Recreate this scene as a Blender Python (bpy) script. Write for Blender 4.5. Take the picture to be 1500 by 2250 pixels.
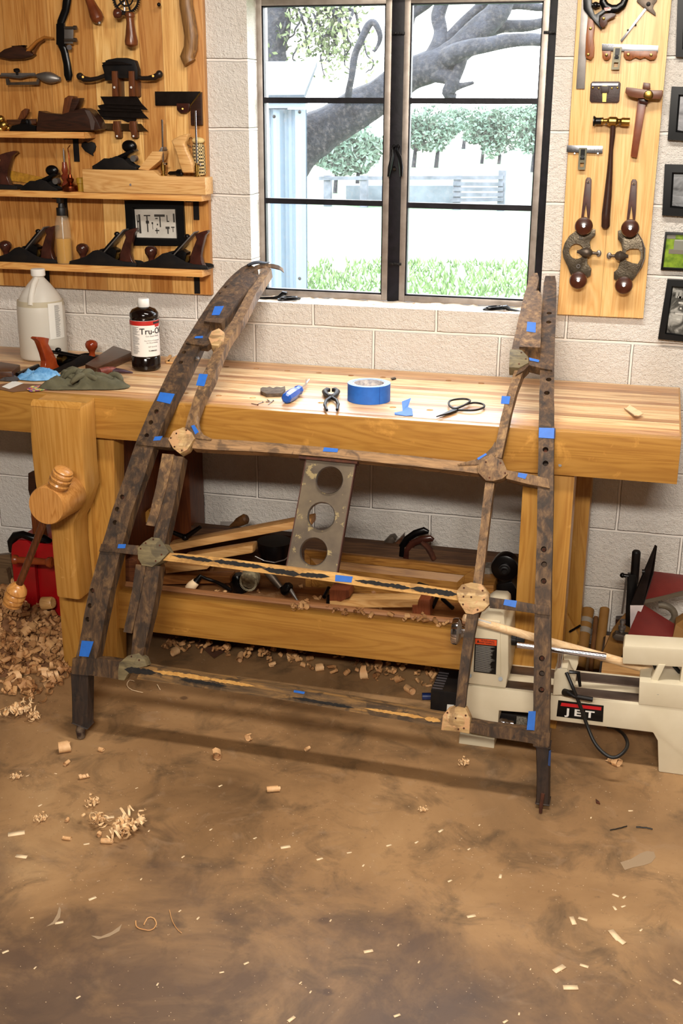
import bpy, bmesh, math, random
from math import sin, cos, pi, radians, sqrt
from mathutils import Vector, Matrix, noise
random.seed(7)
for o in list(bpy.data.objects): bpy.data.objects.remove(o)
SC = bpy.context.scene
COL = SC.collection

# ------------------------------------------------------------ camera
FPX, YAW, PIT, ROL = 2572.2, -0.25955, 0.32979, 0.005858
CAMP = Vector((0.66453, -3.65845, 1.6806))
FW = Vector((sin(YAW)*cos(PIT), cos(YAW)*cos(PIT), -sin(PIT)))
RT0 = Vector((cos(YAW), -sin(YAW), 0)); UP0 = RT0.cross(FW)
RT = RT0*cos(ROL)+UP0*sin(ROL); UP = -RT0*sin(ROL)+UP0*cos(ROL)
cd = bpy.data.cameras.new('camera'); cam = bpy.data.objects.new('camera', cd); COL.objects.link(cam)
cd.sensor_fit = 'VERTICAL'; cd.sensor_height = 36; cd.lens = FPX/2250*36; cd.clip_start = .05; cd.clip_end = 300
cam.matrix_world = Matrix(((RT.x, UP.x, -FW.x, CAMP.x), (RT.y, UP.y, -FW.y, CAMP.y), (RT.z, UP.z, -FW.z, CAMP.z), (0, 0, 0, 1)))
SC.camera = cam

# ------------------------------------------------------------ light and exposure
SC.view_settings.view_transform = 'Standard'; SC.view_settings.look = 'None'
SC.view_settings.exposure = 0.0; SC.view_settings.gamma = 1.0
SC.view_settings.use_curve_mapping = False
W_STR = 12.8
wd = bpy.data.worlds.new('world'); SC.world = wd; wd.use_nodes = True
nt = wd.node_tree; bg = nt.nodes['Background']
tc = nt.nodes.new('ShaderNodeTexCoord'); sx = nt.nodes.new('ShaderNodeSeparateXYZ'); rp = nt.nodes.new('ShaderNodeValToRGB')
nt.links.new(tc.outputs['Generated'], sx.inputs[0]); nt.links.new(sx.outputs['Z'], rp.inputs[0]); nt.links.new(rp.outputs[0], bg.inputs[0])
rp.color_ramp.elements[0].color = (.95, .97, 1, 1); rp.color_ramp.elements[1].color = (.78, .88, 1, 1)
bg.inputs[1].default_value = W_STR
sd = bpy.data.lights.new('sun', 'SUN'); sd.energy = 3.0; sd.angle = radians(.6); sd.color = (1, .97, .9)
sun = bpy.data.objects.new('sun', sd); COL.objects.link(sun); sun.rotation_euler = (radians(38), radians(-22), 0)
def area(name, loc, tgt, sx_, sy_, power, col, portal=False):
    l = bpy.data.lights.new(name, 'AREA'); l.shape = 'RECTANGLE'; l.size = sx_; l.size_y = sy_; l.energy = power; l.color = col
    o = bpy.data.objects.new(name, l); COL.objects.link(o); o.location = loc
    o.rotation_euler = (Vector(tgt)-Vector(loc)).to_track_quat('-Z', 'Y').to_euler()
    if portal: l.cycles.is_portal = True
    return o
area('window_portal', (-.147, .30, 1.56), (-.147, -1, 1.56), .95, .95, 1, (1, 1, 1), True)
# two strip lights on the ceiling behind the camera and one above the bench
LAMPS = [('lamp_a', (.70, -4.85, 2.68), 1.25, .20, 165.0), ('lamp_b', (.35, -1.30, 2.55), 1.25, .16, 49.0)]
for n, l, a, b, p in LAMPS: area(n, l, (.1, 0, .55) if n == 'lamp_a' else (l[0], l[1]+.001, 0), a, b, p, (1, .925, .82))

# ------------------------------------------------------------ pixel -> world on real planes
def ray(px, py): return FW+RT*((px-750)/FPX)-UP*((py-1125)/FPX)
def wp(px, py, Y=0.0):
    d = ray(px, py); return CAMP+d*((Y-CAMP.y)/d.y)
def fp(px, py, z=0.0):
    d = ray(px, py); return CAMP+d*((z-CAMP.z)/d.z)

# ------------------------------------------------------------ mesh helpers
class MB:
    def __init__(s): s.v = []; s.f = []
    def add(s, vs, fs):
        n = len(s.v); s.v += [Vector(v) for v in vs]; s.f += [tuple(i+n for i in f) for f in fs]; return s
    def box(s, c, d, rot=None):
        c = Vector(c); h = [x/2 for x in d]; vs = []
        for x in (-1, 1):
            for y in (-1, 1):
                for z in (-1, 1):
                    q = Vector((x*h[0], y*h[1], z*h[2]))
                    if rot is not None: q = rot@q
                    vs.append(c+q)
        return s.add(vs, [(0, 1, 3, 2), (4, 6, 7, 5), (0, 4, 5, 1), (2, 3, 7, 6), (0, 2, 6, 4), (1, 5, 7, 3)])
    def box2(s, a, b):
        a = Vector(a); b = Vector(b); return s.box((a+b)/2, [abs(x) for x in (b-a)])
    def prism(s, pts, ext):
        ext = Vector(ext); n = len(pts); a = [Vector(p) for p in pts]; b = [p+ext for p in a]
        fs = [tuple(range(n)), tuple(range(2*n-1, n-1, -1))]+[(i, i+n, (i+1) % n+n, (i+1) % n) for i in range(n)]
        return s.add(a+b, fs)
    def plate(s, px, Y, t):          # outline seen at the plane y=Y, thickness t going back
        return s.prism([wp(x, y, Y) for x, y in px], (0, t, 0))
    def tube(s, pts, r, n=10, cap=True, sq=1.0):
        pts = [Vector(p) for p in pts]; m = len(pts)
        rs = r if isinstance(r, (list, tuple)) else [r]*m
        vs = []; ref = None
        for i, p in enumerate(pts):
            t = (pts[min(i+1, m-1)]-pts[max(i-1, 0)]).normalized()
            if ref is None:
                ref = Vector((0, 0, 1)) if abs(t.z) < .9 else Vector((0, 1, 0))
            a = t.cross(ref).normalized() if t.cross(ref).length > 1e-6 else t.orthogonal().normalized()
            b = a.cross(t).normalized(); ref = b
            for k in range(n):
                w = 2*pi*k/n; vs.append(p+a*(rs[i]*cos(w))+b*(rs[i]*sq*sin(w)))
        fs = [(i*n+k, i*n+(k+1) % n, (i+1)*n+(k+1) % n, (i+1)*n+k) for i in range(m-1) for k in range(n)]
        if cap: fs += [tuple(range(n-1, -1, -1)), tuple((m-1)*n+k for k in range(n))]
        return s.add(vs, fs)
    def lathe(s, p0, p1, prof, n=20):    # prof: (t along p0->p1 in 0..1, radius)
        p0 = Vector(p0); p1 = Vector(p1); ax = (p1-p0).normalized(); a = ax.orthogonal().normalized(); b = ax.cross(a)
        vs = []
        for t, r in prof:
            c = p0.lerp(p1, t)
            for k in range(n): w = 2*pi*k/n; vs.append(c+(a*cos(w)+b*sin(w))*max(r, 1e-5))
        m = len(prof)
        fs = [(i*n+k, i*n+(k+1) % n, (i+1)*n+(k+1) % n, (i+1)*n+k) for i in range(m-1) for k in range(n)]
        fs += [tuple(range(n-1, -1, -1)), tuple((m-1)*n+k for k in range(n))]
        return s.add(vs, fs)
    def cyl(s, p0, p1, r, n=20): return s.lathe(p0, p1, [(0, r), (1, r)], n)
    def ball(s, c, r, n=14, sc=(1, 1, 1)):
        c = Vector(c); vs = []; m = n//2+1
        for i in range(m+1):
            th = pi*i/m
            for k in range(n):
                w = 2*pi*k/n; vs.append(c+Vector((r*sc[0]*sin(th)*cos(w), r*sc[1]*sin(th)*sin(w), r*sc[2]*cos(th))))
        return s.add(vs, [(i*n+k, (i+1)*n+k, (i+1)*n+(k+1) % n, i*n+(k+1) % n) for i in range(m) for k in range(n)])
    def ring(s, c, R, r, ax=(0, 1, 0), n=28, m=8, sq=(1, 1)):
        c = Vector(c); ax = Vector(ax).normalized(); a = ax.orthogonal().normalized(); b = ax.cross(a); vs = []
        for i in range(n):
            w = 2*pi*i/n; d = a*cos(w)*sq[0]+b*sin(w)*sq[1]
            for k in range(m):
                q = 2*pi*k/m; vs.append(c+d*(R+r*cos(q))+ax*(r*sin(q)))
        return s.add(vs, [(i*m+k, ((i+1) % n)*m+k, ((i+1) % n)*m+(k+1) % m, i*m+(k+1) % m) for i in range(n) for k in range(m)])
    def xf(s, M):
        s.v = [M@v for v in s.v]; return s
    def build(s, name, m, parent=None, smooth=False, bev=0.0, org=None, ang=40):
        o0 = Vector(parent['_loc']) if parent is not None and '_loc' in parent else Vector(org or (0, 0, 0))
        me = bpy.data.meshes.new(name); me.from_pydata([v-o0 for v in s.v], [], s.f); me.validate()
        bm = bmesh.new(); bm.from_mesh(me)
        if bev:
            es = [e for e in bm.edges if len(e.link_faces) == 2 and e.calc_face_angle(0) > radians(30)]
            try: bmesh.ops.bevel(bm, geom=es, offset=bev, segments=2, affect='EDGES', profile=.6, clamp_overlap=True)
            except Exception: pass
        bmesh.ops.remove_doubles(bm, verts=bm.verts, dist=1e-6)
        bmesh.ops.recalc_face_normals(bm, faces=bm.faces)
        if smooth or bev:
            for f in bm.faces: f.smooth = True
            for e in bm.edges:
                if len(e.link_faces) == 2: e.smooth = e.calc_face_angle(0) < radians(ang)
        bm.to_mesh(me); bm.free()
        o = bpy.data.objects.new(name, me); COL.objects.link(o)
        if m is not None: me.materials.append(m)
        if parent is not None: 
            o.parent = parent
            if '_loc' in parent: o['_loc'] = parent['_loc']
        else: o.location = o0
        return o
def thing(name, label, cat, loc, group=None):
    o = bpy.data.objects.new(name, None); COL.objects.link(o); o.location = loc; o.empty_display_size = .05
    o['_loc'] = list(loc); o['label'] = label; o['category'] = cat
    if group: o['group'] = group
    return o
def tag(o, label, cat, group=None, kind=None):
    o['label'] = label; o['category'] = cat
    if group: o['group'] = group
    if kind: o['kind'] = kind
    return o
def solo(mb, name, m, label, cat, group=None, kind=None, **k):
    lo = Vector((min(v.x for v in mb.v), min(v.y for v in mb.v), min(v.z for v in mb.v)))
    hi = Vector((max(v.x for v in mb.v), max(v.y for v in mb.v), max(v.z for v in mb.v)))
    return tag(mb.build(name, m, org=((lo.x+hi.x)/2, (lo.y+hi.y)/2, lo.z), **k), label, cat, group, kind)
def struct(mb, name, m, **k):
    o = mb.build(name, m, **k); o['kind'] = 'structure'; return o
def cut(o, mb):                      # real holes: boolean difference, applied, cutter removed
    off = Vector(o['_loc']) if '_loc' in o else o.location
    c = MB(); c.v = [v-off for v in mb.v]; c.f = mb.f
    if '_loc' not in o: c.v = [v for v in c.v]
    co = c.build('cutter', None)
    co.location = (0, 0, 0)
    base = o.copy(); base.parent = None; base.location = (0, 0, 0); COL.objects.link(base)
    md = base.modifiers.new('b', 'BOOLEAN'); md.operation = 'DIFFERENCE'; md.object = co; md.solver = 'EXACT'
    dg = bpy.context.evaluated_depsgraph_get(); dg.update()
    me = bpy.data.meshes.new_from_object(base.evaluated_get(dg))
    if len(me.polygons) > 3: o.data = me
    bpy.data.objects.remove(base); bpy.data.objects.remove(co)
def text(body, size, M, ext=.0003, bend=None, align='CENTER', bold=0.0, sx=1.0):
    cu = bpy.data.curves.new('t', 'FONT'); cu.body = body; cu.size = size; cu.extrude = ext; cu.align_x = align; cu.align_y = 'CENTER'; cu.offset = bold
    cu.resolution_u = 3
    o = bpy.data.objects.new('t', cu); COL.objects.link(o)
    dg = bpy.context.evaluated_depsgraph_get(); me = bpy.data.meshes.new_from_object(o.evaluated_get(dg))
    mb = MB(); vs = []
    for v in me.vertices:
        c = v.co.copy(); c.x *= sx
        if bend:                      # wrap round a vertical cylinder: bend = (centre, radius, angle)
            a = bend[2]+c.x/bend[1]; r = bend[1]+c.z+.0004; c = Vector((bend[0][0]+r*sin(a), bend[0][1]-r*cos(a), bend[0][2]+c.y))
        else: c = M@c
        vs.append(c)
    mb.add(vs, [tuple(p.vertices) for p in me.polygons])
    bpy.data.objects.remove(o); bpy.data.curves.remove(cu); return mb
def dup(root, loc, rz=0, label=None, rot=None, scale=None):
    r = root.copy(); COL.objects.link(r); r.location = loc
    r.rotation_euler = rot if rot else (0, 0, rz)
    if scale: r.scale = (scale,)*3
    if label: r['label'] = label
    for ch in list(root.children):
        c = ch.copy(); COL.objects.link(c); c.parent = r
        for g in ch.children:
            d = g.copy(); COL.objects.link(d); d.parent = c
    return r

# ------------------------------------------------------------ materials
def H(h):
    c = [int(h[i:i+2], 16)/255 for i in (0, 2, 4)]
    return tuple((x/12.92 if x <= .04045 else ((x+.055)/1.055)**2.4) for x in c)+(1,)
class NT:
    def __init__(s, name):
        s.m = bpy.data.materials.new(name); s.m.use_nodes = True; s.t = s.m.node_tree; s.b = s.t.nodes['Principled BSDF']
    def n(s, typ, **k):
        x = s.t.nodes.new('ShaderNode'+typ)
        for a, b in k.items(): setattr(x, a, b)
        return x
    def l(s, a, b): s.t.links.new(a, b)
    def coord(s, scale=(1, 1, 1), rot=(0, 0, 0), out='Object'):
        t = s.n('TexCoord'); m = s.n('Mapping'); s.l(t.outputs[out], m.inputs[0]); m.inputs['Scale'].default_value = scale; m.inputs['Rotation'].default_value = rot
        return m.outputs[0]
    def noise(s, vec, scale, detail=4, rough=.55, dist=0.0):
        x = s.n('TexNoise'); s.l(vec, x.inputs['Vector']); x.inputs['Scale'].default_value = scale; x.inputs['Detail'].default_value = detail
        x.inputs['Roughness'].default_value = rough; x.inputs['Distortion'].default_value = dist; return x.outputs['Fac']
    def ramp(s, fac, stops, interp='LINEAR'):
        x = s.n('ValToRGB'); s.l(fac, x.inputs[0]); e = x.color_ramp.elements; x.color_ramp.interpolation = interp
        while len(e) < len(stops): e.new(.5)
        for el, (p, c) in zip(e, stops): el.position = p; el.color = c if not isinstance(c, str) else H(c)
        return x.outputs[0]
    def mix(s, a, b, fac, mode='MIX'):
        x = s.n('Mix', data_type='RGBA', blend_type=mode)
        for sock, v in ((x.inputs[0], fac), (x.inputs[6], a), (x.inputs[7], b)):
            if isinstance(v, (int, float, tuple)): sock.default_value = v
            elif isinstance(v, str): sock.default_value = H(v)
            else: s.l(v, sock)
        return x.outputs[2]
    def math(s, op, a, b=0.0, c=None):
        x = s.n('Math', operation=op)
        for i, v in enumerate((a, b) if c is None else (a, b, c)):
            if isinstance(v, (int, float)): x.inputs[i].default_value = v
            else: s.l(v, x.inputs[i])
        return x.outputs[0]
    def bump(s, h, strength=.3, dist=.01):
        x = s.n('Bump'); s.l(h, x.inputs['Height']); x.inputs['Strength'].default_value = strength; x.inputs['Distance'].default_value = dist
        s.l(x.outputs[0], s.b.inputs['Normal'])
    def fin(s, col=None, rough=.5, metal=0.0):
        if col is not None:
            if isinstance(col, (tuple, str)): s.b.inputs['Base Color'].default_value = H(col) if isinstance(col, str) else col
            else: s.l(col, s.b.inputs['Base Color'])
        if isinstance(rough, (int, float)): s.b.inputs['Roughness'].default_value = rough
        else: s.l(rough, s.b.inputs['Roughness'])
        s.b.inputs['Metallic'].default_value = metal
        return s.m
def mat(name, c, rough=.5, metal=0, c2=None, sc=20, bump=0, bs=80, bd=.002, wear=None, wt=.62, spec=None):
    m = NT(name); v = m.coord()
    col = c
    if c2: col = m.mix(c, c2, m.ramp(m.noise(v, sc, 5), [(.35, (0, 0, 0, 1)), (.65, (1, 1, 1, 1))]))
    if wear: col = m.mix(col, wear, m.ramp(m.noise(v, sc*3, 6, .7), [(wt, (0, 0, 0, 1)), (wt+.04, (1, 1, 1, 1))]))
    if bump: m.bump(m.noise(v, bs, 4), bump, bd)
    if spec is not None: m.b.inputs['Specular IOR Level'].default_value = spec
    return m.fin(col, rough, metal)
def wood(name, cs, ax='x', sc=1.0, plank=None, pcols=None, rough=.45, knots=0, bump=.15, stain=None):
    m = NT(name)
    st = {'x': (.07, 1, 1), 'y': (1, .07, 1), 'z': (1, 1, .07)}[ax]
    v0 = m.coord(); vec = v0
    if plank:                        # plank = (axis, width): each plank its own grain offset and tint
        sp = m.n('SeparateXYZ'); m.l(v0, sp.inputs[0]); idx = m.math('FLOOR', m.math('DIVIDE', sp.outputs[plank[0].upper()], plank[1]))
        wn = m.n('TexWhiteNoise', noise_dimensions='1D'); m.l(idx, wn.inputs['W'])
        off = m.n('CombineXYZ'); k = m.math('MULTIPLY', idx, 3.17); m.l(k, off.inputs[0]); m.l(k, off.inputs[2])
        ad = m.n('VectorMath', operation='ADD'); m.l(v0, ad.inputs[0]); m.l(off.outputs[0], ad.inputs[1]); vec = ad.outputs[0]
    mp = m.n('Mapping'); m.l(vec, mp.inputs[0]); mp.inputs['Scale'].default_value = st
    g = m.noise(mp.outputs[0], 14*sc, 3, .5, 1.6)
    w = m.math('PINGPONG', m.math('MULTIPLY', g, 9), .5)
    fine = m.noise(mp.outputs[0], 120*sc, 5, .7)
    f = m.math('ADD', m.math('MULTIPLY', w, .9), m.math('MULTIPLY', m.math('SUBTRACT', fine, .5), .9))
    col = m.ramp(m.math('ADD', f, .15), [(0, cs[0]), (.45, cs[1]), (1, cs[2])])
    if plank:
        tint = m.ramp(wn.outputs['Value'], pcols or [(0, (.8, .7, .6, 1)), (1, (1.1, 1.1, 1.1, 1))], 'CONSTANT' if pcols else 'LINEAR')
        col = m.mix(col, tint, 1.0, 'MULTIPLY')
        fr = m.math('FRACT', m.math('DIVIDE', sp.outputs[plank[0].upper()], plank[1]))
        seam = m.math('LESS_THAN', fr, .0012/plank[1]); col = m.mix(col, '5a3a1c', m.math('MULTIPLY', seam, .6))
    if knots:
        vo = m.n('TexVoronoi'); mq = m.n('Mapping'); m.l(v0, mq.inputs[0]); mq.inputs['Scale'].default_value = {'x': (.5, 1, 1), 'y': (1, .5, 1), 'z': (1, .001, .6)}[ax]
        m.l(mq.outputs[0], vo.inputs[0]); vo.inputs['Scale'].default_value = knots
        kf = m.ramp(vo.outputs['Distance'], [(.035, (1, 1, 1, 1)), (.075, (0, 0, 0, 1))]); col = m.mix(col, '7a3c14', m.math('MULTIPLY', kf, .9))
    if stain:
        col = m.mix(col, stain[0], m.ramp(m.noise(v0, stain[1], 6, .65, .5), [(stain[2], (0, 0, 0, 1)), (stain[2]+.12, (1, 1, 1, 1))]))
    if bump: m.bump(fine, bump, .001)
    return m.fin(col, rough)
# ------------------------------------------------------------ shared materials
M = {}
M['pine'] = wood('pine_panel', ['b57d3f', 'd6a562', 'e6c086'], 'z', 1.0, ('x', .078), [(0, (.72, .58, .44, 1)), (.28, (1.1, 1.12, 1.1, 1)), (.55, (.86, .74, .60, 1)), (.70, (1.12, 1.15, 1.15, 1)), (.9, (.80, .66, .52, 1))], .38, 4.5)
M['pine_r'] = wood('pine_board', ['cf9c5e', 'e2b97c', 'eccb98'], 'z', .9, ('x', .128), [(0, (1, .97, .93, 1)), (.5, (1.04, 1.03, 1, 1))], .38, 3.0)
M['shelf'] = wood('shelf_pine', ['b9783a', 'd79f5a', 'e6b877'], 'x', 1.2, rough=.4)
M['apron'] = wood('bench_apron_maple', ['98662b', 'ae7d38', 'b88743'], 'x', .8, rough=.32, stain=('d29a4c', 9, .62))
M['leg'] = wood('bench_leg_poplar', ['a06c2c', 'b5833c', 'c2924b'], 'z', .8, rough=.35, stain=('d8a55c', 11, .64))
M['chop'] = wood('vise_chop_maple', ['a8732f', 'bb8843', 'c69452'], 'z', .7, rough=.3, stain=('dcab68', 13, .62))
M['turned'] = wood('turned_maple', ['a86c30', 'c48a4a', 'd09a5c'], 'z', 1.5, rough=.28)
M['top'] = wood('bench_top_laminate', ['b5865c', 'e0bd90', 'ecd0a8'], 'x', .6, ('y', .0335), [(0, (1.0, .98, .93, 1)), (.22, (.60, .48, .42, 1)), (.36, (1.05, 1.02, .96, 1)), (.55, (.84, .68, .56, 1)), (.68, (1.06, 1.03, 1, 1)), (.88, (.66, .53, .47, 1))], .38, 0, .1)
M['walnut'] = wood('walnut', ['2a160b', '4a2a17', '5f3820'], 'x', 1.5, rough=.35)
M['walnut_z'] = wood('walnut_upright', ['3a1d0d', '5e3218', '74431f'], 'z', 1.5, rough=.35)
M['rosewood'] = mat('rosewood', '2e1510', .22, 0, '45231a', 30)
M['cherry'] = mat('red_cherry_handle', '7a2a12', .2, 0, '96401c', 25)
M['oakpanel'] = wood('oak_panel', ['7d4e20', 'a87536', 'bb8a48'], 'x', 1.6, rough=.4)
M['lightwood'] = wood('pale_lumber', ['c08a50', 'dba96c', 'e6bb82'], 'x', 1.0, rough=.45)
M['beech'] = wood('beech_body', ['b98448', 'd3a468', 'dcb37c'], 'x', 1.3, rough=.4)
M['dowelwood'] = wood('pale_dowel', ['d6ae80', 'e8c79c', 'f0d6b2'], 'x', 1.0, rough=.4)
M['redwood'] = wood('reddish_plywood', ['4b220d', '6a3516', '7d451d'], 'z', 1.0, rough=.4)
M['darkwood'] = wood('dark_hardwood', ['1c100a', '31190f', '3c2114'], 'x', 1.6, rough=.35)
M['black'] = mat('black_japanning', '060506', .28, 0, spec=.3)
M['blackmat'] = mat('black_matte_metal', '0a080a', .5, .0, '17120f', 30, spec=.25)
M['blackframe'] = mat('black_picture_frame', '050506', .4, spec=.25)
M['iron'] = mat('grey_cast_iron', '4a4038', .45, .7, '61554a', 25, .2, 150)
M['steel'] = mat('bright_steel', 'b5b5b8', .28, 1, '8d8d92', 20)
M['chrome'] = mat('polished_chrome', 'd8d8e2', .1, 1)
M['dullsteel'] = mat('dull_steel', '77716e', .45, .85, '8f8a86', 14)
M['blade'] = mat('blued_steel_sheet', '26201f', .28, .8, '3a322f', 12)
M['brass'] = mat('brass', 'b58f4c', .3, 1, '8f6d34', 30)
M['copper'] = mat('copper', '8f4a2c', .3, 1, '6d331d', 30)
M['rust'] = mat('rusty_iron', '3a1d10', .85, .2, '5b2f1a', 40, .5)
M['white_plastic'] = mat('white_plastic', 'e6e2dc', .4)
M['rubber'] = mat('black_rubber', '0b0a0b', .5)
M['casement'] = mat('grey_brushed_casement', 'a2978e', .42, .55, '8a7f76', 25)
M['framepaint'] = mat('window_frame_black_paint', '0b090d', .5, 0, '17131a', 40, .3, 60, spec=.25)
M['shaving'] = mat('wood_shaving_pale', 'd9a871', .6, 0, 'c48a52', 14)
M['shaving2'] = mat('wood_shaving_brown', 'b07a48', .65, 0, 'c9935c', 14)
M['chip'] = mat('white_wood_chip', 'efd2aa', .6)
M['paper'] = mat('white_paper', 'dedad2', .7)
M['glasspane'] = None

# painted block wall
def wallmat(name, tint='eae5df', dirt='b79468'):
    m = NT(name); v = m.coord(); sp = m.n('SeparateXYZ'); m.l(v, sp.inputs[0]); cb = m.n('CombineXYZ')
    m.l(m.math('ADD', sp.outputs['X'], 0.0), cb.inputs[0]); m.l(sp.outputs['Z'], cb.inputs[1])
    wob = m.noise(v, 9, 2); cbw = m.n('VectorMath', operation='ADD'); m.l(cb.outputs[0], cbw.inputs[0])
    w2 = m.n('CombineXYZ'); q = m.math('MULTIPLY', m.math('SUBTRACT', wob, .5), .006); m.l(q, w2.inputs[0]); m.l(q, w2.inputs[1]); m.l(w2.outputs[0], cbw.inputs[1])
    br = m.n('TexBrick'); m.l(cbw.outputs[0], br.inputs['Vector']); br.inputs['Scale'].default_value = 1
    br.inputs['Brick Width'].default_value = .4064; br.inputs['Row Height'].default_value = .2032; br.inputs['Mortar Size'].default_value = .0055; br.inputs['Mortar Smooth'].default_value = .4
    n1 = m.noise(v, 75, 4, .65); n2 = m.noise(v, 260, 3, .6); n3 = m.noise(v, 3, 3)
    h = m.math('ADD', m.math('MULTIPLY', n1, 1.0), m.math('MULTIPLY', n2, .5))
    inv = m.math('SUBTRACT', 1.0, br.outputs['Fac']); h = m.math('MULTIPLY', h, m.math('ADD', m.math('MULTIPLY', inv, .85), .15))
    h = m.math('SUBTRACT', h, m.math('MULTIPLY', br.outputs['Fac'], 1.0))
    m.bump(h, 1.0, .0105)
    col = m.mix(tint, 'dcd3c8', m.ramp(n3, [(.35, (0, 0, 0, 1)), (.7, (1, 1, 1, 1))]))
    sd_ = m.n('Mapping'); m.l(v, sd_.inputs[0]); sd_.inputs['Scale'].default_value = (1, 1, .35)
    d = m.ramp(m.noise(sd_.outputs[0], 13, 5, .6), [(.70, (0, 0, 0, 1)), (.78, (1, 1, 1, 1))]); col = m.mix(col, dirt, m.math('MULTIPLY', d, .45))
    return m.fin(col, .75)
M['wall'] = wallmat('painted_block_wall')
M['plain'] = mat('plain_painted_wall', '6d6152', .85)

def floormat():
    m = NT('stained_concrete'); v = m.coord()
    big = m.noise(v, 1.7, 6, .62, .4); med = m.noise(v, 7, 6, .65, .6); fine = m.noise(v, 60, 5, .7)
    col = m.ramp(big, [(.3, '6a5036'), (.46, '906e4a'), (.6, 'a37f57'), (.75, 'b29168')])
    col = m.mix(col, '54422f', m.math('MULTIPLY', m.ramp(med, [(.5, (0, 0, 0, 1)), (.68, (1, 1, 1, 1))]), .75))
    col = m.mix(col, 'a3876b', m.math('MULTIPLY', m.ramp(m.noise(v, 11, 5, .6, 1.5), [(.58, (0, 0, 0, 1)), (.72, (1, 1, 1, 1))]), .35))
    col = m.mix(col, '3c2c24', m.math('MULTIPLY', m.ramp(fine, [(.60, (0, 0, 0, 1)), (.75, (1, 1, 1, 1))]), .5))
    vo = m.n('TexVoronoi'); m.l(v, vo.inputs[0]); vo.inputs['Scale'].default_value = 55; vo.inputs['Randomness'].default_value = 1
    sp = m.math('MULTIPLY', m.ramp(vo.outputs['Distance'], [(.07, (1, 1, 1, 1)), (.13, (0, 0, 0, 1))]), m.ramp(m.noise(v, 4, 3), [(.5, (0, 0, 0, 1)), (.6, (1, 1, 1, 1))]))
    col = m.mix(col, 'c2a98c', m.math('MULTIPLY', sp, .7))
    vp = m.n('TexVoronoi'); m.l(v, vp.inputs[0]); vp.inputs['Scale'].default_value = 6
    st = m.ramp(m.math('ADD', vp.outputs['Distance'], m.math('MULTIPLY', fine, .08)), [(.10, (1, 1, 1, 1)), (.13, (0, 0, 0, 1))])
    st = m.math('MULTIPLY', st, m.ramp(m.noise(v, 2.2, 2), [(.5, (0, 0, 0, 1)), (.56, (1, 1, 1, 1))])); col = m.mix(col, '33201c', m.math('MULTIPLY', st, .6))
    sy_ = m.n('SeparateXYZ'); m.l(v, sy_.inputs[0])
    stain_falloff = m.ramp(m.math('MULTIPLY', m.math('SUBTRACT', m.math('ADD', m.math('MULTIPLY', m.noise(v, 2.6, 6, .65, .8), .9), m.math('MULTIPLY', sy_.outputs['Y'], -.42)), 1.06), 4.5), [(0, (0, 0, 0, 1)), (1.0, (1, 1, 1, 1))]); stain_falloff = m.math('MULTIPLY', stain_falloff, .8)  # mottled stain, strengthened towards the camera to paint in the dimmer foreground light
    col = m.mix(col, '4c3a30', stain_falloff)
    m.bump(fine, .15, .001)
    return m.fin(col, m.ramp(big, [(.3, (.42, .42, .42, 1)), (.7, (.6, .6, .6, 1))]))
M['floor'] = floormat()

# ------------------------------------------------------------ room shell
WX0, WX1, WZ0, WZ1 = -.615, .322, 1.088, 2.030      # window opening
XL, XR, YF, ZC, TH = -2.6, 2.4, -5.4, 2.80, .20
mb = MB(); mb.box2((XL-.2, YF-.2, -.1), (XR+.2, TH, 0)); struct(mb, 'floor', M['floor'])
mb = MB()                                        # back wall with the window opening, as one mesh with thickness
for a, b in (((XL, 0), (WX0, ZC)), ((WX1, 0), (XR, ZC)), ((WX0, 0), (WX1, WZ0)), ((WX0, WZ1), (WX1, ZC))):
    mb.box2((a[0], 0, a[1]), (b[0], TH, b[1]))
struct(mb, 'wall_back', M['wall'])
struct(MB().box2((XL-.2, YF, 0), (XL, TH, ZC)), 'wall_left', M['plain'])
struct(MB().box2((XR, YF, 0), (XR+.2, TH, ZC)), 'wall_right', M['plain'])
struct(MB().box2((XL, YF-.2, 0), (XR, YF, ZC)), 'wall_front', M['plain'])
struct(MB().box2((XL-.2, YF-.2, ZC), (XR+.2, TH, ZC+.1)), 'ceiling', M['plain'])

# ------------------------------------------------------------ window
def glassmat():
    m = NT('dusty_window_glass'); g = m.n('BsdfGlass'); g.inputs['IOR'].default_value = 1.0; g.inputs['Roughness'].default_value = 0
    tr = m.n('BsdfTransparent'); df = m.n('BsdfDiffuse'); df.inputs[0].default_value = (.85, .88, .92, 1)
    v = m.coord(); f = m.ramp(m.noise(v, 90, 5, .7), [(.5, (.035, .035, .035, 1)), (.72, (.16, .16, .16, 1))])
    mx = m.n('MixShader'); m.l(f, mx.inputs[0]); m.l(tr.outputs[0], mx.inputs[1]); m.l(df.outputs[0], mx.inputs[2])
    out = [n for n in m.t.nodes if n.type == 'OUTPUT_MATERIAL'][0]; m.l(mx.outputs[0], out.inputs[0]); return m.m
M['glasspane'] = glassmat()
GY = .100                                        # plane of the steel window
win = bpy.data.objects.new('window_1', None); COL.objects.link(win); win.location = (-.147, GY, WZ0); win['kind'] = 'structure'; win['_loc'] = list(win.location)
fr = MB()
for a, b in (((-.640, 1.070), (-.617, 2.045)), ((.292, 1.070), (.335, 2.045)), ((-.182, 1.070), (-.143, 2.045)), ((-.640, 1.060), (.335, 1.093)), ((-.640, 2.012), (.335, 2.045))):
    fr.box2((a[0], GY-.006, a[1]), (b[0], GY+.035, b[1]))
fr.build('window_frame', M['framepaint'], win, bev=.002)
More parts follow.
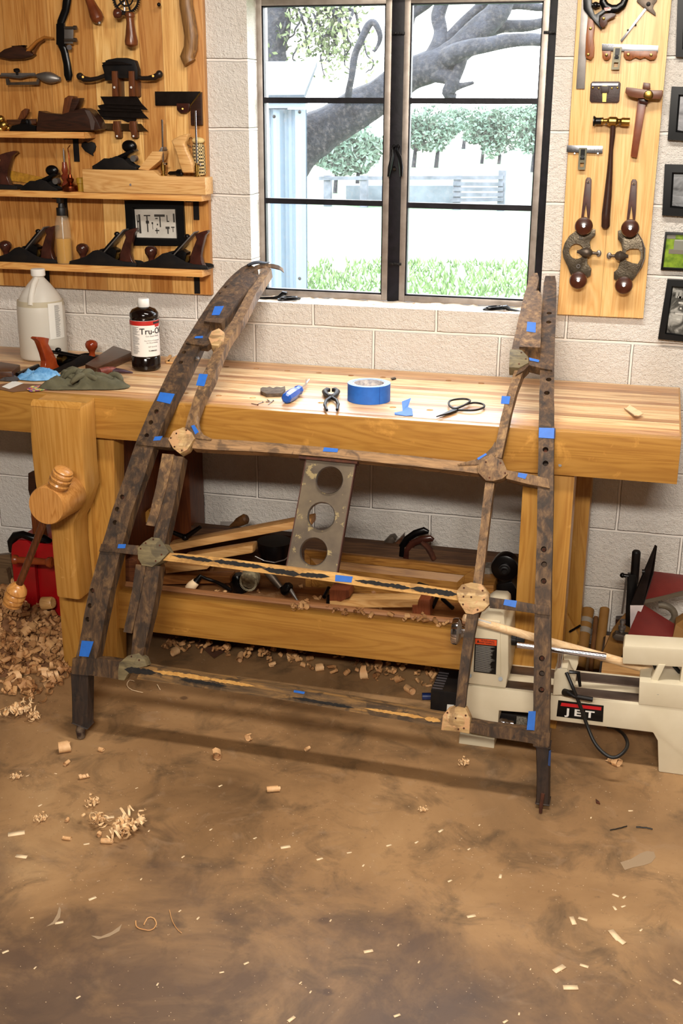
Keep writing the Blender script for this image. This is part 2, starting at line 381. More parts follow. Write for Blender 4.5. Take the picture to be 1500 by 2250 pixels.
def sash(x0, x1, mx, bars):
    z0, z1, w = 1.096, 2.008, .019
    s = MB()
    for a, b in (((x0, z0), (x0+w, z1)), ((x1-w, z0), (x1, z1)), ((x0+w, z0), (x1-w, z0+w)), ((x0+w, z1-w), (x1-w, z1))):
        s.box2((a[0], GY-.010, a[1]), (b[0], GY+.014, b[1]))
    so = s.build('casement', M['casement'], win, bev=.0015)
    k = MB()
    for a, b in (((x0+w, z0+w), (x0+w+.004, z1-w)), ((x1-w-.004, z0+w), (x1-w, z1-w)), ((x0+w, z0+w), (x1-w, z0+w+.005)), ((x0+w, z1-w-.004), (x1-w, z1-w))):
        k.box2((a[0], GY-.006, a[1]), (b[0], GY+.016, b[1]))
    for z in bars: k.box2((x0+w, GY-.007, z-.0085), (x1-w, GY+.014, z+.0085))
    k.build('muntin', M['framepaint'], so)
    MB().box2((x0+w, GY+.002, z0+w), (x1-w, GY+.005, z1-w)).build('pane', M['glasspane'], so)
sash(-.617, -.182, None, (1.7125, 1.403)); sash(-.143, .291, None, (1.7125, 1.400))
for px, py in ((875, 73), (868, 580), (1209, 71), (571, 578)):
    c = wp(px, py, GY-.012); k = MB().box(c, (.040, .004, .008))
    for s in (-.008, .008): k.cyl(c+Vector((s, 0, 0)), c+Vector((s, -.008, 0)), .004, 10)
    k.build('clip', M['blackmat'], win, bev=.001)
for sx_ in (-1, 1):                               # the two casement handles on the mullion
    a = wp(866+6*(sx_ > 0)+(-1 if sx_ < 0 else 2), 322, GY-.012)
    pts = [a, a+Vector((.000, -.018, -.01)), wp(861 if sx_ < 0 else 878, 345, GY-.03), wp(856 if sx_ < 0 else 881, 368, GY-.035), wp(853 if sx_ < 0 else 881, 388, GY-.035)]
    k = MB().tube(pts, [.004, .0045, .006, .0065, .004], 8); k.ball(a, .006, 8); k.build('handle', M['black'], win, smooth=True)
MB().tube([wp(866, 368, GY-.012), wp(866, 372, GY-.02)], .005, 8).build('latch_pin', M['black'], win)
for pts in ([(556, 655), (600, 655), (612, 653), (622, 644), (630, 646)], [(1150, 688), (1136, 684), (1120, 681), (1112, 675), (1105, 676)]):   # crank stays on the sill
    k = MB().tube([wp(x, y, .045) for x, y in pts], [.004, .005, .006, .008, .007], 8)
    k.build('sill_lever', M['black'], win, smooth=True)
for px, py in ((635, 657), (1085, 678)):
    c = fp(px, py, WZ0+.009); k = MB(); k.ring(c+Vector((0, 0, .004)), .024, .004, (0, 0, 1), 24, 6, (1.15, .6)); k.ring(c, .036, .003, (0, 0, 1), 24, 6, (1.1, .5)); k.build('catch_ring', M['black'], win, smooth=True)
# sill: a sloping mortar bed with a rough brown edge against the frame
k = MB(); n = 60; rr = random.Random(4)
for i in range(n+1):
    x = WX0+(WX1-WX0)*i/n; k.v += [Vector((x, .002, WZ0-.006)), Vector((x, .045, WZ0+.003+rr.uniform(-.001, .001))), Vector((x, GY-.004, WZ0+.007+rr.uniform(-.002, .004))), Vector((x, GY-.003, WZ0-.01)), Vector((x, .002, WZ0-.012))]
k.f = [(i*5+j, i*5+j+1, i*5+j+6, i*5+j+5) for i in range(n) for j in range(4)]
struct(k, 'trim_1', mat('sill_mortar', 'ddd2c6', .8, 0, 'c9b49a', 20, .4, 90, wear='b07a48', wt=.6))

# ------------------------------------------------------------ outdoors
def groundmat():
    m = NT('sunlit_ground'); v = m.coord(); sp = m.n('SeparateXYZ'); m.l(v, sp.inputs[0])
    y = m.math('ADD', sp.outputs['Y'], m.math('MULTIPLY', m.math('SUBTRACT', m.noise(v, .5, 4), .5), 2.0))
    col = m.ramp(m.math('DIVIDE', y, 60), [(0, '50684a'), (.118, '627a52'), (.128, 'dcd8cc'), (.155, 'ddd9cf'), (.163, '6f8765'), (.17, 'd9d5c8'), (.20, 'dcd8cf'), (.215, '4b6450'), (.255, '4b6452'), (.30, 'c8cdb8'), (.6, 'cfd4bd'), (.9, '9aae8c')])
    g = m.noise(v, 2.2, 6, .7); col = m.mix(col, '415c38', m.math('MULTIPLY', m.ramp(g, [(.48, (0, 0, 0, 1)), (.6, (1, 1, 1, 1))]), .35))
    return m.fin(col, .9)
GZ = -.15
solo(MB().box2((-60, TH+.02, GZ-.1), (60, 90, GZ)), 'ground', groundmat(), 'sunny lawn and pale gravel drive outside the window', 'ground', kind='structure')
def corr():
    m = NT('white_corrugated_metal'); return m.fin('5d6c79', .5, .0)
SHY = 4.2
sr = wp(672, 400, SHY).x; st_ = wp(600, 240, SHY).z
shed = thing('shed', 'white corrugated metal shed outside the left window panes', 'shed', (sr-1.2, SHY, GZ))
k = MB(); n = 120; x0 = sr-2.6
for i in range(n+1):
    x = x0+(sr-x0)*i/n; y = SHY+.05*max(-.6, min(.6, sin(2*pi*(x-sr)/.16)))
    k.v += [Vector((x, y, GZ)), Vector((x, y, st_))]
k.f = [(2*i, 2*i+2, 2*i+3, 2*i+1) for i in range(n)]
k.prism([(x0, SHY+.06, GZ), (sr-.01, SHY+.06, GZ), (sr-1.3, SHY+2.0, GZ), (x0-1.3, SHY+2.0, GZ)], (0, 0, st_-GZ))
k.build('wall_panel', corr(), shed)
a = wp(584, 253, SHY-.06); b = wp(676, 232, SHY-.06)
k = MB(); k.prism([(x0-.1, SHY-.07, st_-.03), (sr+.02, SHY-.07, st_+.01), (sr+.02, SHY-.07, st_+.07), (x0-.1, SHY-.07, st_+.03)], (0, .05, 0)); k.build('eave_trim', mat('white_trim', '5d6c7a', .4), shed)
k = MB(); zt = wp(640, 146, SHY+1.9).z; xt = wp(697, 150, SHY+1.9).x
k.add([(x0-.1, SHY-.1, st_+.02), (sr+.02, SHY-.1, st_+.05), (xt, SHY+1.9, zt), (x0-.1, SHY+1.9, zt), (x0-.1, SHY-.1, st_+.06), (sr+.02, SHY-.1, st_+.09), (xt, SHY+1.9, zt+.04), (x0-.1, SHY+1.9, zt+.04)], [(0, 1, 2, 3), (4, 7, 6, 5), (0, 4, 5, 1), (1, 5, 6, 2), (2, 6, 7, 3), (3, 7, 4, 0)])
k.build('roof', mat('pale_metal_roof', '27313a', .8), shed)
k = MB()
for px, py in ((602, 256), (658, 246), (658, 612)): MB().ball(wp(px, py, SHY-.09), .012, 8).build('screw_head', M['blackmat'], shed)

bark = mat('oak_bark', '101218', .95, 0, '23262e', 9, .8, 30, .02)
leafm = mat('oak_leaf', '4b5738', .8, 0, '68734a', 4)
def limb(k, pts, Y, rad, wob=.02):
    P = [wp(x, y, Y+dy) for x, y, dy in pts]; Q = []; R_ = []
    n = 6
    for i in range(len(P)-1):
        p0 = P[max(i-1, 0)]; p1 = P[i]; p2 = P[i+1]; p3 = P[min(i+2, len(P)-1)]
        for j in range(n):
            t = j/n; q = .5*((2*p1)+(-p0+p2)*t+(2*p0-5*p1+4*p2-p3)*t*t+(-p0+3*p1-3*p2+p3)*t**3)
            r = rad[i]*(1-t)+rad[i+1]*t
            Q.append(q+Vector((noise.noise(q*3), 0, noise.noise(q*3+Vector((5, 0, 0)))))*wob*2); R_.append(r*(1+.12*noise.noise(q*6)))
    Q.append(P[-1]); R_.append(rad[-1]); k.tube(Q, R_, 10)
TY = 6.5; pm = 1/(FPX/10.4)                      # metres per pixel at that distance
tree = thing('oak_tree', 'big oak limb with crooked branches crossing the window view', 'tree', (wp(640, 380, TY).x-.6, TY, GZ))
k = MB()
limb(k, [(560, 700, 0), (570, 520, 0), (600, 400, 0), (660, 320, 0), (740, 262, 0), (830, 210, 0), (900, 165, 0), (970, 125, 0), (1040, 80, 0), (1090, 30, 0), (1130, -60, 0)], TY, [70*pm, 62*pm, 55*pm, 50*pm, 42*pm, 36*pm, 34*pm, 30*pm, 27*pm, 24*pm, 18*pm])
k.build('trunk', bark, tree, smooth=True)
for pts, rad in (
    ([(960, 125, 0), (1010, 110, -.2), (1070, 105, -.3), (1120, 92, -.3), (1180, 88, -.3), (1260, 96, -.3)], [22, 18, 15, 13, 11, 8]),
    ([(1010, 90, 0), (1070, 68, .2), (1130, 55, .2), (1190, 48, .2), (1250, 40, .3)], [20, 16, 12, 10, 7]),
    ([(930, 150, 0), (990, 165, -.1), (985, 195, -.1), (1000, 205, -.1)], [20, 15, 14, 3]),
    ([(985, 185, -.1), (1015, 182, -.1), (1040, 180, -.1)], [12, 6, 3]),
    ([(1010, 110, -.1), (1003, 150, -.1), (990, 180, -.1)], [14, 11, 12]),
    ([(945, 125, 0), (965, 70, .1), (960, 30, .1), (985, -30, .1)], [20, 15, 15, 14]),
    ([(975, 90, .1), (1020, 50, .1), (1060, 5, .1), (1090, -40, .1)], [14, 11, 9, 7]),
    ([(765, 235, -.2), (770, 180, -.3), (782, 110, -.3), (805, 55, -.3), (822, 45, -.3), (832, 75, -.3), (818, 110, -.3)], [9, 7, 7, 8, 7, 5, 2]),
    ([(890, 60, .3), (905, 30, .3), (945, -10, .3)], [8, 11, 14]),
    ([(880, 120, .3), (895, 70, .3), (905, 20, .3), (930, -40, .3)], [5, 9, 12, 14]),
    ([(1050, 20, .5), (1120, 12, .5), (1200, 18, .5)], [8, 10, 7])):
    MB_ = MB(); limb(MB_, pts, TY, [r*pm for r in rad]); MB_.build('branch', bark, tree, smooth=True)
tree2 = thing('oak_tree', 'dark upright oak trunk with hanging twigs behind the shed roof', 'tree', (wp(610, 200, TY+2).x, TY+2, GZ))
k = MB(); limb(k, [(600, 800, 0), (605, 300, 0), (608, 140, 0), (612, 60, 0), (610, -60, 0)], TY+2, [r*pm*1.2 for r in (26, 24, 26, 26, 24)], .03); k.build('trunk', bark, tree2, smooth=True)
rr = random.Random(11)
lv = MB()
for i in range(16):
    x0_ = rr.uniform(640, 790); y = rr.uniform(-20, 40); pts = [(625 if i < 9 else x0_-40, -10+rr.uniform(-20, 30), 0)]; x = x0_
    for j in range(rr.randint(4, 6)):
        pts.append((x, y, rr.uniform(-.2, .2))); x += rr.uniform(-16, 16); y += rr.uniform(18, 40)
    t_ = MB(); limb(t_, pts, TY+2, [.022]+[.02*(1-.8*q/len(pts)) for q in range(1, len(pts))], .05); t_.build('twig', bark, tree2, smooth=True)
    for (x, y, d) in pts[1:]:
        for q in range(16):
            c = wp(x+rr.gauss(0, 14), y+rr.gauss(0, 16), TY+2+d+rr.uniform(-.3, .3)); a_ = Vector((rr.gauss(0, 1), rr.gauss(0, 1), rr.gauss(0, 1))).normalized()*.035; b_ = Vector((rr.gauss(0, 1), rr.gauss(0, 1), rr.gauss(0, 1))).normalized()*.02
            lv.add([c, c+a_+b_, c+2*a_, c+a_-b_], [(0, 1, 2, 3)])
lv.build('foliage', leafm, tree2)
def farbush(px, py, w, h, Y, lab, seed, trunks=2):
    rr = random.Random(seed); c = wp(px, py, Y); s = Y+3.66; u = s/FPX
    t_ = thing('distant_tree', lab, 'tree', (c.x, Y, GZ)); k = MB()
    for i in range(4200):
        a = rr.uniform(0, 2*pi); r = sqrt(rr.random()); d = rr.uniform(-1, 1)
        bump_ = 1+.7*noise.noise(Vector((a*1.3, seed, d)))
        q = c+Vector((cos(a)*r*w*u*bump_, d*w*u*.6, sin(a)*r*h*u*bump_)); z = .015*w*u/3+.05
        n1 = Vector((rr.gauss(0, 1), rr.gauss(0, 1), rr.gauss(0, 1))).normalized()*z*1.6; n2 = Vector((rr.gauss(0, 1), rr.gauss(0, 1), rr.gauss(0, 1))).normalized()*z
        k.add([q-n1, q+n2, q+n1, q-n2], [(0, 1, 2, 3)])
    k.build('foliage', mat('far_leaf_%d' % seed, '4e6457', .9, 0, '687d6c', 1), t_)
    for i in range(trunks):
        x = c.x+(i-(trunks-1)/2)*w*u*.7
        MB().tube([(x, Y, GZ), (x+w*u*.08, Y, c.z-h*u*.3), (x+w*u*.25*(i-.3), Y, c.z+h*u*.2)], [w*u*.07, w*u*.05, w*u*.03], 8).build('trunk', bark, t_, smooth=True)
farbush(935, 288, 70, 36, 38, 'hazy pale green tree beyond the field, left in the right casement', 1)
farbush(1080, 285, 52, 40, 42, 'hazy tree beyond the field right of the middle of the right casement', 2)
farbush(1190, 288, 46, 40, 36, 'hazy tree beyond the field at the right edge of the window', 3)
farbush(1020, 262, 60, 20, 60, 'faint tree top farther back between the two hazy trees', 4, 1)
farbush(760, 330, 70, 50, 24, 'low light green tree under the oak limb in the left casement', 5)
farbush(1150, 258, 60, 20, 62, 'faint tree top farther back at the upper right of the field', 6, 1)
FY = 20
grey = mat('weathered_fence_wood', '3f454c', .9, 0, '575c64', 6)
fe = thing('fence', 'weathered grey rail fence and pen across the field', 'fence', (wp(1000, 440, FY).x, FY, GZ))
for px in (720, 800, 1005, 1103): 
    k = MB(); c = wp(px, 400, FY); k.box2((c.x-.07, FY-.07, GZ), (c.x+.07, FY+.07, wp(px, 385 if px < 1100 else 374, FY).z)); k.build('post', grey, fe)
for y0, y1, a, b in ((388, 386, 700, 1105), (400, 401, 995, 1105), (412, 412, 995, 1105), (424, 424, 995, 1105), (436, 434, 990, 1105)):
    A = wp(a, y0, FY-.1); B = wp(b, y1, FY-.1); MB().prism([A, B, B+Vector((0, 0, -.07)), A+Vector((0, 0, -.07))], (0, .05, 0)).build('rail', grey, fe)
solo(MB().plate([(760, 408), (995, 408), (995, 446), (760, 446)], FY+.3, .8), 'stock_trough', mat('grey_concrete_trough', '4c555c', .9, 0, '5e676e', 3), 'long grey trough in front of the pen by the fence', 'trough')
rr = random.Random(21); k = MB()
for i in range(1500):
    px = rr.uniform(670, 1180); py = rr.uniform(575, 655); c = fp(px, py, GZ); a = rr.uniform(0, 2*pi); h = rr.uniform(.03, .10)
    k.add([c+Vector((.012, 0, 0)), c-Vector((.012, 0, 0)), c+Vector((cos(a)*.04, sin(a)*.04, h))], [(0, 1, 2)])
solo(k, 'grass_tufts', mat('grass_blade', '55703c', .9), 'tall sunlit grass growing close to the window', 'grass', kind='stuff')
for px, py, w in ((690, 580, 16), (745, 588, 26), (1012, 605, 12)):
    c = fp(px, py+10, GZ); k = MB().ball(c+Vector((0, 0, .06)), 1, 10, (w*.0035, .12, .12)); k.v = [v+Vector((0, 0, .03*noise.noise(v*9))) for v in k.v]
    solo(k, 'rock', mat('pale_rock', '9a958e', .9), {690: 'grey rock in the grass beside the corner of the shed', 745: 'wide grey rock in the grass right of the shed', 1012: 'small grey rock in the grass seen in the right casement'}[px], 'rock', smooth=True)
# ------------------------------------------------------------ workbench
BZ, BY = .889, -.63
bench = thing('workbench', 'long maple workbench with a striped laminated top below the window', 'workbench', (-.3, -.33, 0))
BX0, BX1 = -1.75, .757
slab = MB().box2((BX0, -.006-.59, BZ-.095), (BX1, -.006, BZ)).build('benchtop', M['top'], bench, bev=.002)
c = MB()
for i, (px, py) in enumerate(((432, 794), (497, 806), (563, 810), (631, 815), (700, 819), (771, 825), (841, 829), (985, 836), (1057, 842))):
    q = fp(px, py, BZ); c.cyl((q.x, q.y, BZ-.04), (q.x, q.y, BZ+.01), .0098, 20)
for px, py in ((407, 864), (480, 869), (555, 874), (705, 885), (863, 895), (944, 901)):
    q = fp(px, py, BZ); c.cyl((q.x, q.y, BZ-.009), (q.x, q.y, BZ+.01), .0098, 20)
cut(slab, c)
ap = MB().box2((BX0, BY, .768), (BX1+.004, BY+.034, BZ-.0005)).build('front_apron', M['apron'], bench, bev=.002)
MB().cyl(wp(1230, 1022, BY+.001), wp(1230, 1022, BY-.0006), .0045, 14).build('screw_plug', M['darkwood'], bench)
MB().box2((BX1-.03, BY+.036, .775), (BX1+.004, -.006, BZ-.0005)).build('end_apron', M['apron'], bench)
LZ = .766
def bleg(x0, x1, y0, y1, m='leg'): return MB().box2((x0, y0, 0), (x1, y1, LZ)).build('leg', M[m], bench, bev=.002)
bleg(-1.055, -.925, BY+.01, BY+.12); bleg(.362, .498, BY+.02, BY+.135); bleg(-.93, -.80, -.145, -.02, 'redwood'); bleg(.395, .525, -.145, -.02)
k = MB().prism([(-.925, BY+.03, LZ), (-.845, BY+.03, LZ), (-.88, BY+.03, 0), (-.925, BY+.03, 0)], (0, .07, 0)); k.build('leg_facing', M['leg'], bench, bev=.002)
SY = BY+.045
MB().box2((-.93, SY, .138), (.362, SY+.045, .262)).build('stretcher', M['apron'], bench, bev=.002)
MB().box2((-.80, -.13, .138), (.395, -.09, .262)).build('stretcher', M['apron'], bench, bev=.002)
MB().box2((-.925, SY+.045, .20), (.362, -.13, .225)).build('shelf_board', wood('shelf_board_ply', ['7a4c26', '9c6a3c', 'b07c4a'], 'x', 1.0, rough=.6, stain=('c9a075', 12, .6)), bench)
k = MB(); k.tube([(-.915, SY+.062, .262), (.355, SY+.062, .262)], .013, 10, sq=.8); k.build('edge_lip', wood('shelf_lip_wood', ['8a5a30', 'a9744a', 'b98452'], 'x', 1, rough=.55), bench, smooth=True)
for z0, z1, y in ((.05, .13, -.40), ): pass
# diagonal brace and cut-out panel behind the left leg
k = MB().box2((-.915, SY+.06, .226), (-.895, -.15, LZ)); pn = k.build('side_panel', M['redwood'], bench)
MB().prism([wp(262, 1205, -.30), wp(262, 1180, -.30), wp(325, 1120, -.30), wp(335, 1135, -.30)], (0, .03, 0)).build('diagonal_brace', M['leg'], bench)

# leg vise
vise = thing('leg_vise', 'leg vise with a carved maple chop and a turned hub at the left bench leg', 'vise', (-.96, -.68, 0))
VY0, VY1 = -.725, BY-.001
def chop_pt(px, py): p_ = wp(px, py, VY0); return (p_.x, p_.z)
L_ = [(66, 890), (66, 960), (70, 1010), (76, 1060), (84, 1110), (108, 1144), (112, 1180), (116, 1230), (124, 1313)]
R_ = [(176, 893), (180, 960), (184, 1030), (189, 1080), (175, 1125), (162, 1150), (163, 1200), (168, 1250), (176, 1320)]
xl = [wp(x, y, VY0) for x, y in L_]; xr = [wp(x, y, VY0) for x, y in R_]
k = MB(); out = xl+xr[::-1]; k.prism(out, (0, VY1-VY0, 0))
ch = k.build('chop', M['chop'], vise, bev=.010, ang=50)
# rounded top of the chop
tz = wp(66, 890, VY0).z; x0 = wp(66, 890, VY0).x; x1 = wp(176, 893, VY0).x
pr = [(VY0, tz-.002), (VY0+.004, tz+.006), (VY0+.016, tz+.014), (VY0+.04, BZ-.003), (VY1, BZ), (VY1, tz-.002)]
MB().prism([(x0+.002, y, z) for y, z in pr], (x1-x0-.004, 0, 0)).build('chop_top', M['chop'], vise, smooth=True)
hub_c = wp(101, 1112, -.86); hub_b = Vector((hub_c.x, VY0+.002, hub_c.z))
hub_b = Vector((hub_c.x, VY0+.001, hub_c.z-.004))
k = MB().lathe(hub_b, hub_c, [(0, .054), (.04, .057), (.95, .056), (1, .053)], 40); hub = k.build('hub', M['turned'], vise, smooth=True)
mid = hub_c.lerp(hub_b, .22)
top = wp(125, 1028, -.80); bot = wp(40, 1290, -.83)
ax = (bot-mid).normalized() 
# handle passes through the hub
k = MB().cyl(mid-ax*.06, bot, .0105, 18); k.build('handle_bar', M['walnut_z'], vise, smooth=True)
def knob_prof(): return [(0, .010), (.05, .018), (.2, .028), (.32, .031), (.40, .0275), (.46, .031), (.56, .031), (.62, .0265), (.68, .030), (.78, .0295), (.84, .025), (.90, .027), (.97, .021), (1, .008)]
k = MB().lathe(mid-ax*.046, mid-ax*.118, knob_prof(), 32); k.build('handle_knob', M['turned'], vise, smooth=True)
k = MB().lathe(bot-ax*.012, bot+ax*.072, knob_prof(), 32); k.build('handle_knob', M['turned'], vise, smooth=True)
k = MB().box2((-.995, VY1-.002, .30), (-.972, -.35, .40)) if False else None
0 and MB().box2((-1.03, BY+.009, .15), (-.955, VY0+.03, .215)).build('parallel_guide', M['leg'], vise)

# ------------------------------------------------------------ things on the bench
def on(px, py, dz=0.0): q = fp(px, py, BZ); q.z += dz; return q
# gallon jug
jp = on(98, 787); jp.z = BZ+.001
jug = thing('jug', 'translucent gallon jug with a white cap, part full, at the left end of the bench', 'jug', jp)
def clearish(name, col, tr, rough):
    m = NT(name); m.fin(col, rough); t = m.n('BsdfTransparent'); x = m.n('MixShader'); x.inputs[0].default_value = tr
    out = [n for n in m.t.nodes if n.type == 'OUTPUT_MATERIAL'][0]; m.l(m.b.outputs[0], x.inputs[1]); m.l(t.outputs[0], x.inputs[2]); m.l(x.outputs[0], out.inputs[0]); return m.m
def plastic():
    return clearish('translucent_jug_plastic', 'ece6dc', .42, .4)
jr = .078; JH = .296
J = lambda z: Vector((jp.x, jp.y, BZ+.001+z))
prof = [(0, jr*.86), (.02, jr*.97), (.05, jr), (.56, jr), (.62, jr*.985), (.69, jr*.91), (.78, jr*.72), (.87, jr*.47), (.925, jr*.29), (.94, .019), (.97, .019)]
k = MB().lathe(J(0), J(JH*.96), prof, 48); k.build('body', plastic(), jug, smooth=True)
MB().lathe(J(.003), J(.196), [(0, jr*.84), (.03, jr*.955), (.09, jr*.975), (.95, jr*.975), (1, jr*.96)], 48).build('liquid', clearish('pale_liquid', 'c9bda2', .25, .3), jug, smooth=True)
k = MB().lathe(J(JH*.925), J(JH*1.0), [(0, .0225), (.1, .0235), (.9, .0235), (1, .021)], 32); k.build('cap', M['white_plastic'], jug, smooth=True)
k = MB().tube([J(JH*.90)+Vector((.004, -.020, 0)), J(JH*.84)+Vector((.004, -.042, 0)), J(JH*.74)+Vector((.004, -.060, 0)), J(JH*.63)+Vector((.004, -.070, 0))], [.009, .0095, .010, .011], 14); k.build('handle', plastic(), jug, smooth=True)
k = MB(); n = 14
for i in range(n+1):
    a = radians(46+44*i/n); d = Vector((sin(a), -cos(a), 0))*(jr+.0012); k.v += [J(.075)+d, J(.192)+d]
k.f = [(2*i, 2*i+2, 2*i+3, 2*i+1) for i in range(n)]
lab = k.build('label', M['paper'], jug)
k = MB()
for i in range(34):
    z = .081+.0031*i
    a0, a1 = radians(62), radians(72+7*random.random())
    for q in range(4):
        b0 = a0+(a1-a0)*q/4; b1 = a0+(a1-a0)*(q+1)/4; P = [J(z)+Vector((sin(b0), -cos(b0), 0))*(jr+.002), J(z)+Vector((sin(b1), -cos(b1), 0))*(jr+.002)]
        k.add([P[0], P[1], P[1]+Vector((0, 0, .0015)), P[0]+Vector((0, 0, .0015))], [(0, 1, 2, 3)])
k.build('print', mat('grey_print', '8d8a86', .7), lab)

# finish bottle
bp = on(322, 811); bc = Vector((bp.x, bp.y, BZ))
btl = thing('bottle', 'dark brown round bottle of gun stock oil with a white cap and label', 'bottle', bc)
br_ = .0460; B = lambda z: bc+Vector((0, 0, z*1.16))
sc_ = 1.0
k = MB().lathe(B(.001), B(.175), [(0, .038), (.03, br_), (.20, br_), (.215, br_-.002), (.24, br_-.001), (.80, br_-.001), (.82, br_-.002), (.84, br_), (.90, br_*.985), (.955, br_*.80), (.985, br_*.45), (1, .016)], 48)
k.build('body', mat('dark_brown_bottle', '120806', .12), btl, smooth=True)
k = MB().lathe(B(.172), B(.196), [(0, .017), (.08, .0185), (.9, .0185), (1, .0165)], 40); k.build('cap', M['white_plastic'], btl, smooth=True)
def wrap(z0, z1, a0, a1, r, mm, nm, par, n=24):
    k = MB()
    for i in range(n+1):
        a = radians(a0+(a1-a0)*i/n); d = Vector((sin(a), -cos(a), 0))*r; k.v += [B(z0)+d, B(z1)+d]
    k.f = [(2*i, 2*i+2, 2*i+3, 2*i+1) for i in range(n)]; return k.build(nm, mm, par)
lb = wrap(.042, .140, -85, 150, br_+.0002, mat('bottle_label_white', 'ece6df', .5), 'label', btl, 60)
redm = mat('label_red', 'b8231c', .45); ink = mat('label_black_ink', '181316', .5); gink = mat('label_grey_ink', '6d6766', .6)
wrap(.1275, .1395, -70, 150, br_+.0006, redm, 'red_band', lb, 50)
k = MB(); 
wrap(.131, .1365, 60, 105, br_+.0010, ink, 'badge', lb, 12); wrap(.1225, .131, 68, 97, br_+.0010, redm, 'badge', lb, 10)
BA = radians(55)
text('Tru-Oil', .0270, None, .0001, (B(.111), br_+.0006, BA), bold=.0003).build('lettering', ink, lb)
text('Gun Stock Finish', .0068, None, .0001, (B(.0985), br_+.0006, BA)).build('lettering', gink, lb)
text('Fine Choice of Professionals', .0048, None, .0001, (B(.086), br_+.0006, BA)).build('lettering', gink, lb)
text('for Wood Finishing', .0052, None, .0001, (B(.080), br_+.0006, BA)).build('lettering', gink, lb)
text('NET 32 FL OZ', .0052, None, .0001, (B(.069), br_+.0006, BA)).build('lettering', gink, lb)
text('FLAMMABLE', .0056, None, .0001, (B(.058), br_+.0006, BA), bold=.0001).build('lettering', ink, lb)
k = MB()
for i in range(26):
    z = .050+.0029*i; wd_ = random.uniform(20, 34) if i % 9 != 8 else 12
    for q in range(5):
        a = [radians(-30+wd_*(q+e)/5) for e in (0, 1)]
        P = [B(z)+Vector((sin(w), -cos(w), 0))*(br_+.0008) for w in a]; k.add([P[0], P[1], P[1]+Vector((0, 0, .0012)), P[0]+Vector((0, 0, .0012))], [(0, 1, 2, 3)])
k.build('fine_print', gink, lb)

# a bench plane; local x towards the toe, y across, z up
def bench_plane(name, label, loc, rz, L=.245, Wd=.062, tote='rosewood', knob='rosewood', group=None, body='blackmat', iron='blade', h=.052, low=False):
    t = thing(name, label, 'hand plane', (0, 0, 0), group)
    hf = L/2
    sil = [(-hf, .010), (-hf*.92, .014), (-hf*.62, .016), (-hf*.40, .022), (-hf*.18, h*.72), (.0, h*.93), (hf*.12, h), (hf*.26, h*.92), (hf*.48, h*.55), (hf*.72, .018), (hf*.92, .012), (hf, .009)]
    k = MB()
    for s in (-1, 1):
        k.prism([(x, s*Wd/2, z) for x, z in [(-hf, 0)]+sil+[(hf, 0)]], (0, -s*.004, 0))
    k.box((0, 0, .0025), (L, Wd-.002, .005)); k.build('body', M[body], t, bev=.0008)
    k = MB().prism([(-.035, -Wd*.32, .005), (.022, -Wd*.32, .005), (.012, -Wd*.32, .020), (-.030, -Wd*.32, .030 if low else .058), (-.048, -Wd*.32, .024 if low else .050)], (0, Wd*.64, 0)); k.build('frog', M['black'], t, bev=.001)
    d = Vector((-.707, 0, .707)); p0 = Vector((.030, 0, .008)); nrm = Vector((.707, 0, .707))
    if low: d = Vector((-.957, 0, .29)); p0 = Vector((.055, 0, .016)); nrm = Vector((.29, 0, .957))
    R_ = Matrix.Rotation(-radians(-45), 3, 'Y')
    Rm = Matrix(((d.x, 0, nrm.x), (0, 1, 0), (d.z, 0, nrm.z)))
    k = MB().box(p0+d*.075, (.155, Wd*.72, .004), Rm); k.build('iron', M[iron], t, bev=.0006)
    k = MB().box(p0+d*.070+nrm*.006, (.105, Wd*.60, .006), Rm); k.ball(p0+d*.118+nrm*.012, .010, 10, (1, 1.1, .8)); k.build('lever_cap', M['black'], t, bev=.0015)
    k = MB().lathe((hf*.68, 0, .004), (hf*.68, 0, .066), [(0, .014), (.12, .012), (.3, .009), (.45, .013), (.62, .020), (.8, .021), (.93, .016), (1, .006)], 28); k.build('knob', M[knob], t, smooth=True)
    # tote: curved open handle
    C_ = [(-hf*.50, .006), (-hf*.49, .030), (-hf*.56, .055), (-hf*.68, .082), (-hf*.80, .106), (-hf*.86, .117)]
    Wt = [.020, .015, .0135, .014, .015, .006]
    T = [(-hf*.36, .006), (-hf*.44, .020), (-hf*.47, .040), (-hf*.56, .066), (-hf*.66, .092), (-hf*.62, .108), (-hf*.78, .116), (-hf*.95, .122), (-hf*1.0, .118), (-hf*.90, .106), (-hf*.86, .092), (-hf*.80, .066), (-hf*.76, .040), (-hf*.80, .018), (-hf*.86, .008), (-hf*.86, .004)]
    k = MB().prism([(x*1.0, -.011, z) for x, z in T], (0, .022, 0)); k.build('tote', M[tote], t, bev=.006, ang=60)
    k = MB().cyl((-.040, -.011, .030), (-.040, .011, .030), .013, 16); k.cyl((-.052, 0, .030), (-.038, 0, .030), .003, 8); k.build('adjuster', M['brass'], t, smooth=True)
    t.location = loc; t.rotation_euler = (0, 0, rz); return t
# big plane lying on the bench
pt = on(100, 820); pk = on(198, 792); dv = (pk-pt); rz = math.atan2(dv.y, dv.x)
cpl = (pt+pk)/2+dv.normalized()*.01; cpl.z = BZ+.001
bench_plane('bench_plane', 'large plane with a red wooden tote and knob lying on the left of the bench', cpl, rz, L=.34, Wd=.072, tote='cherry', knob='cherry', h=.034, low=True)
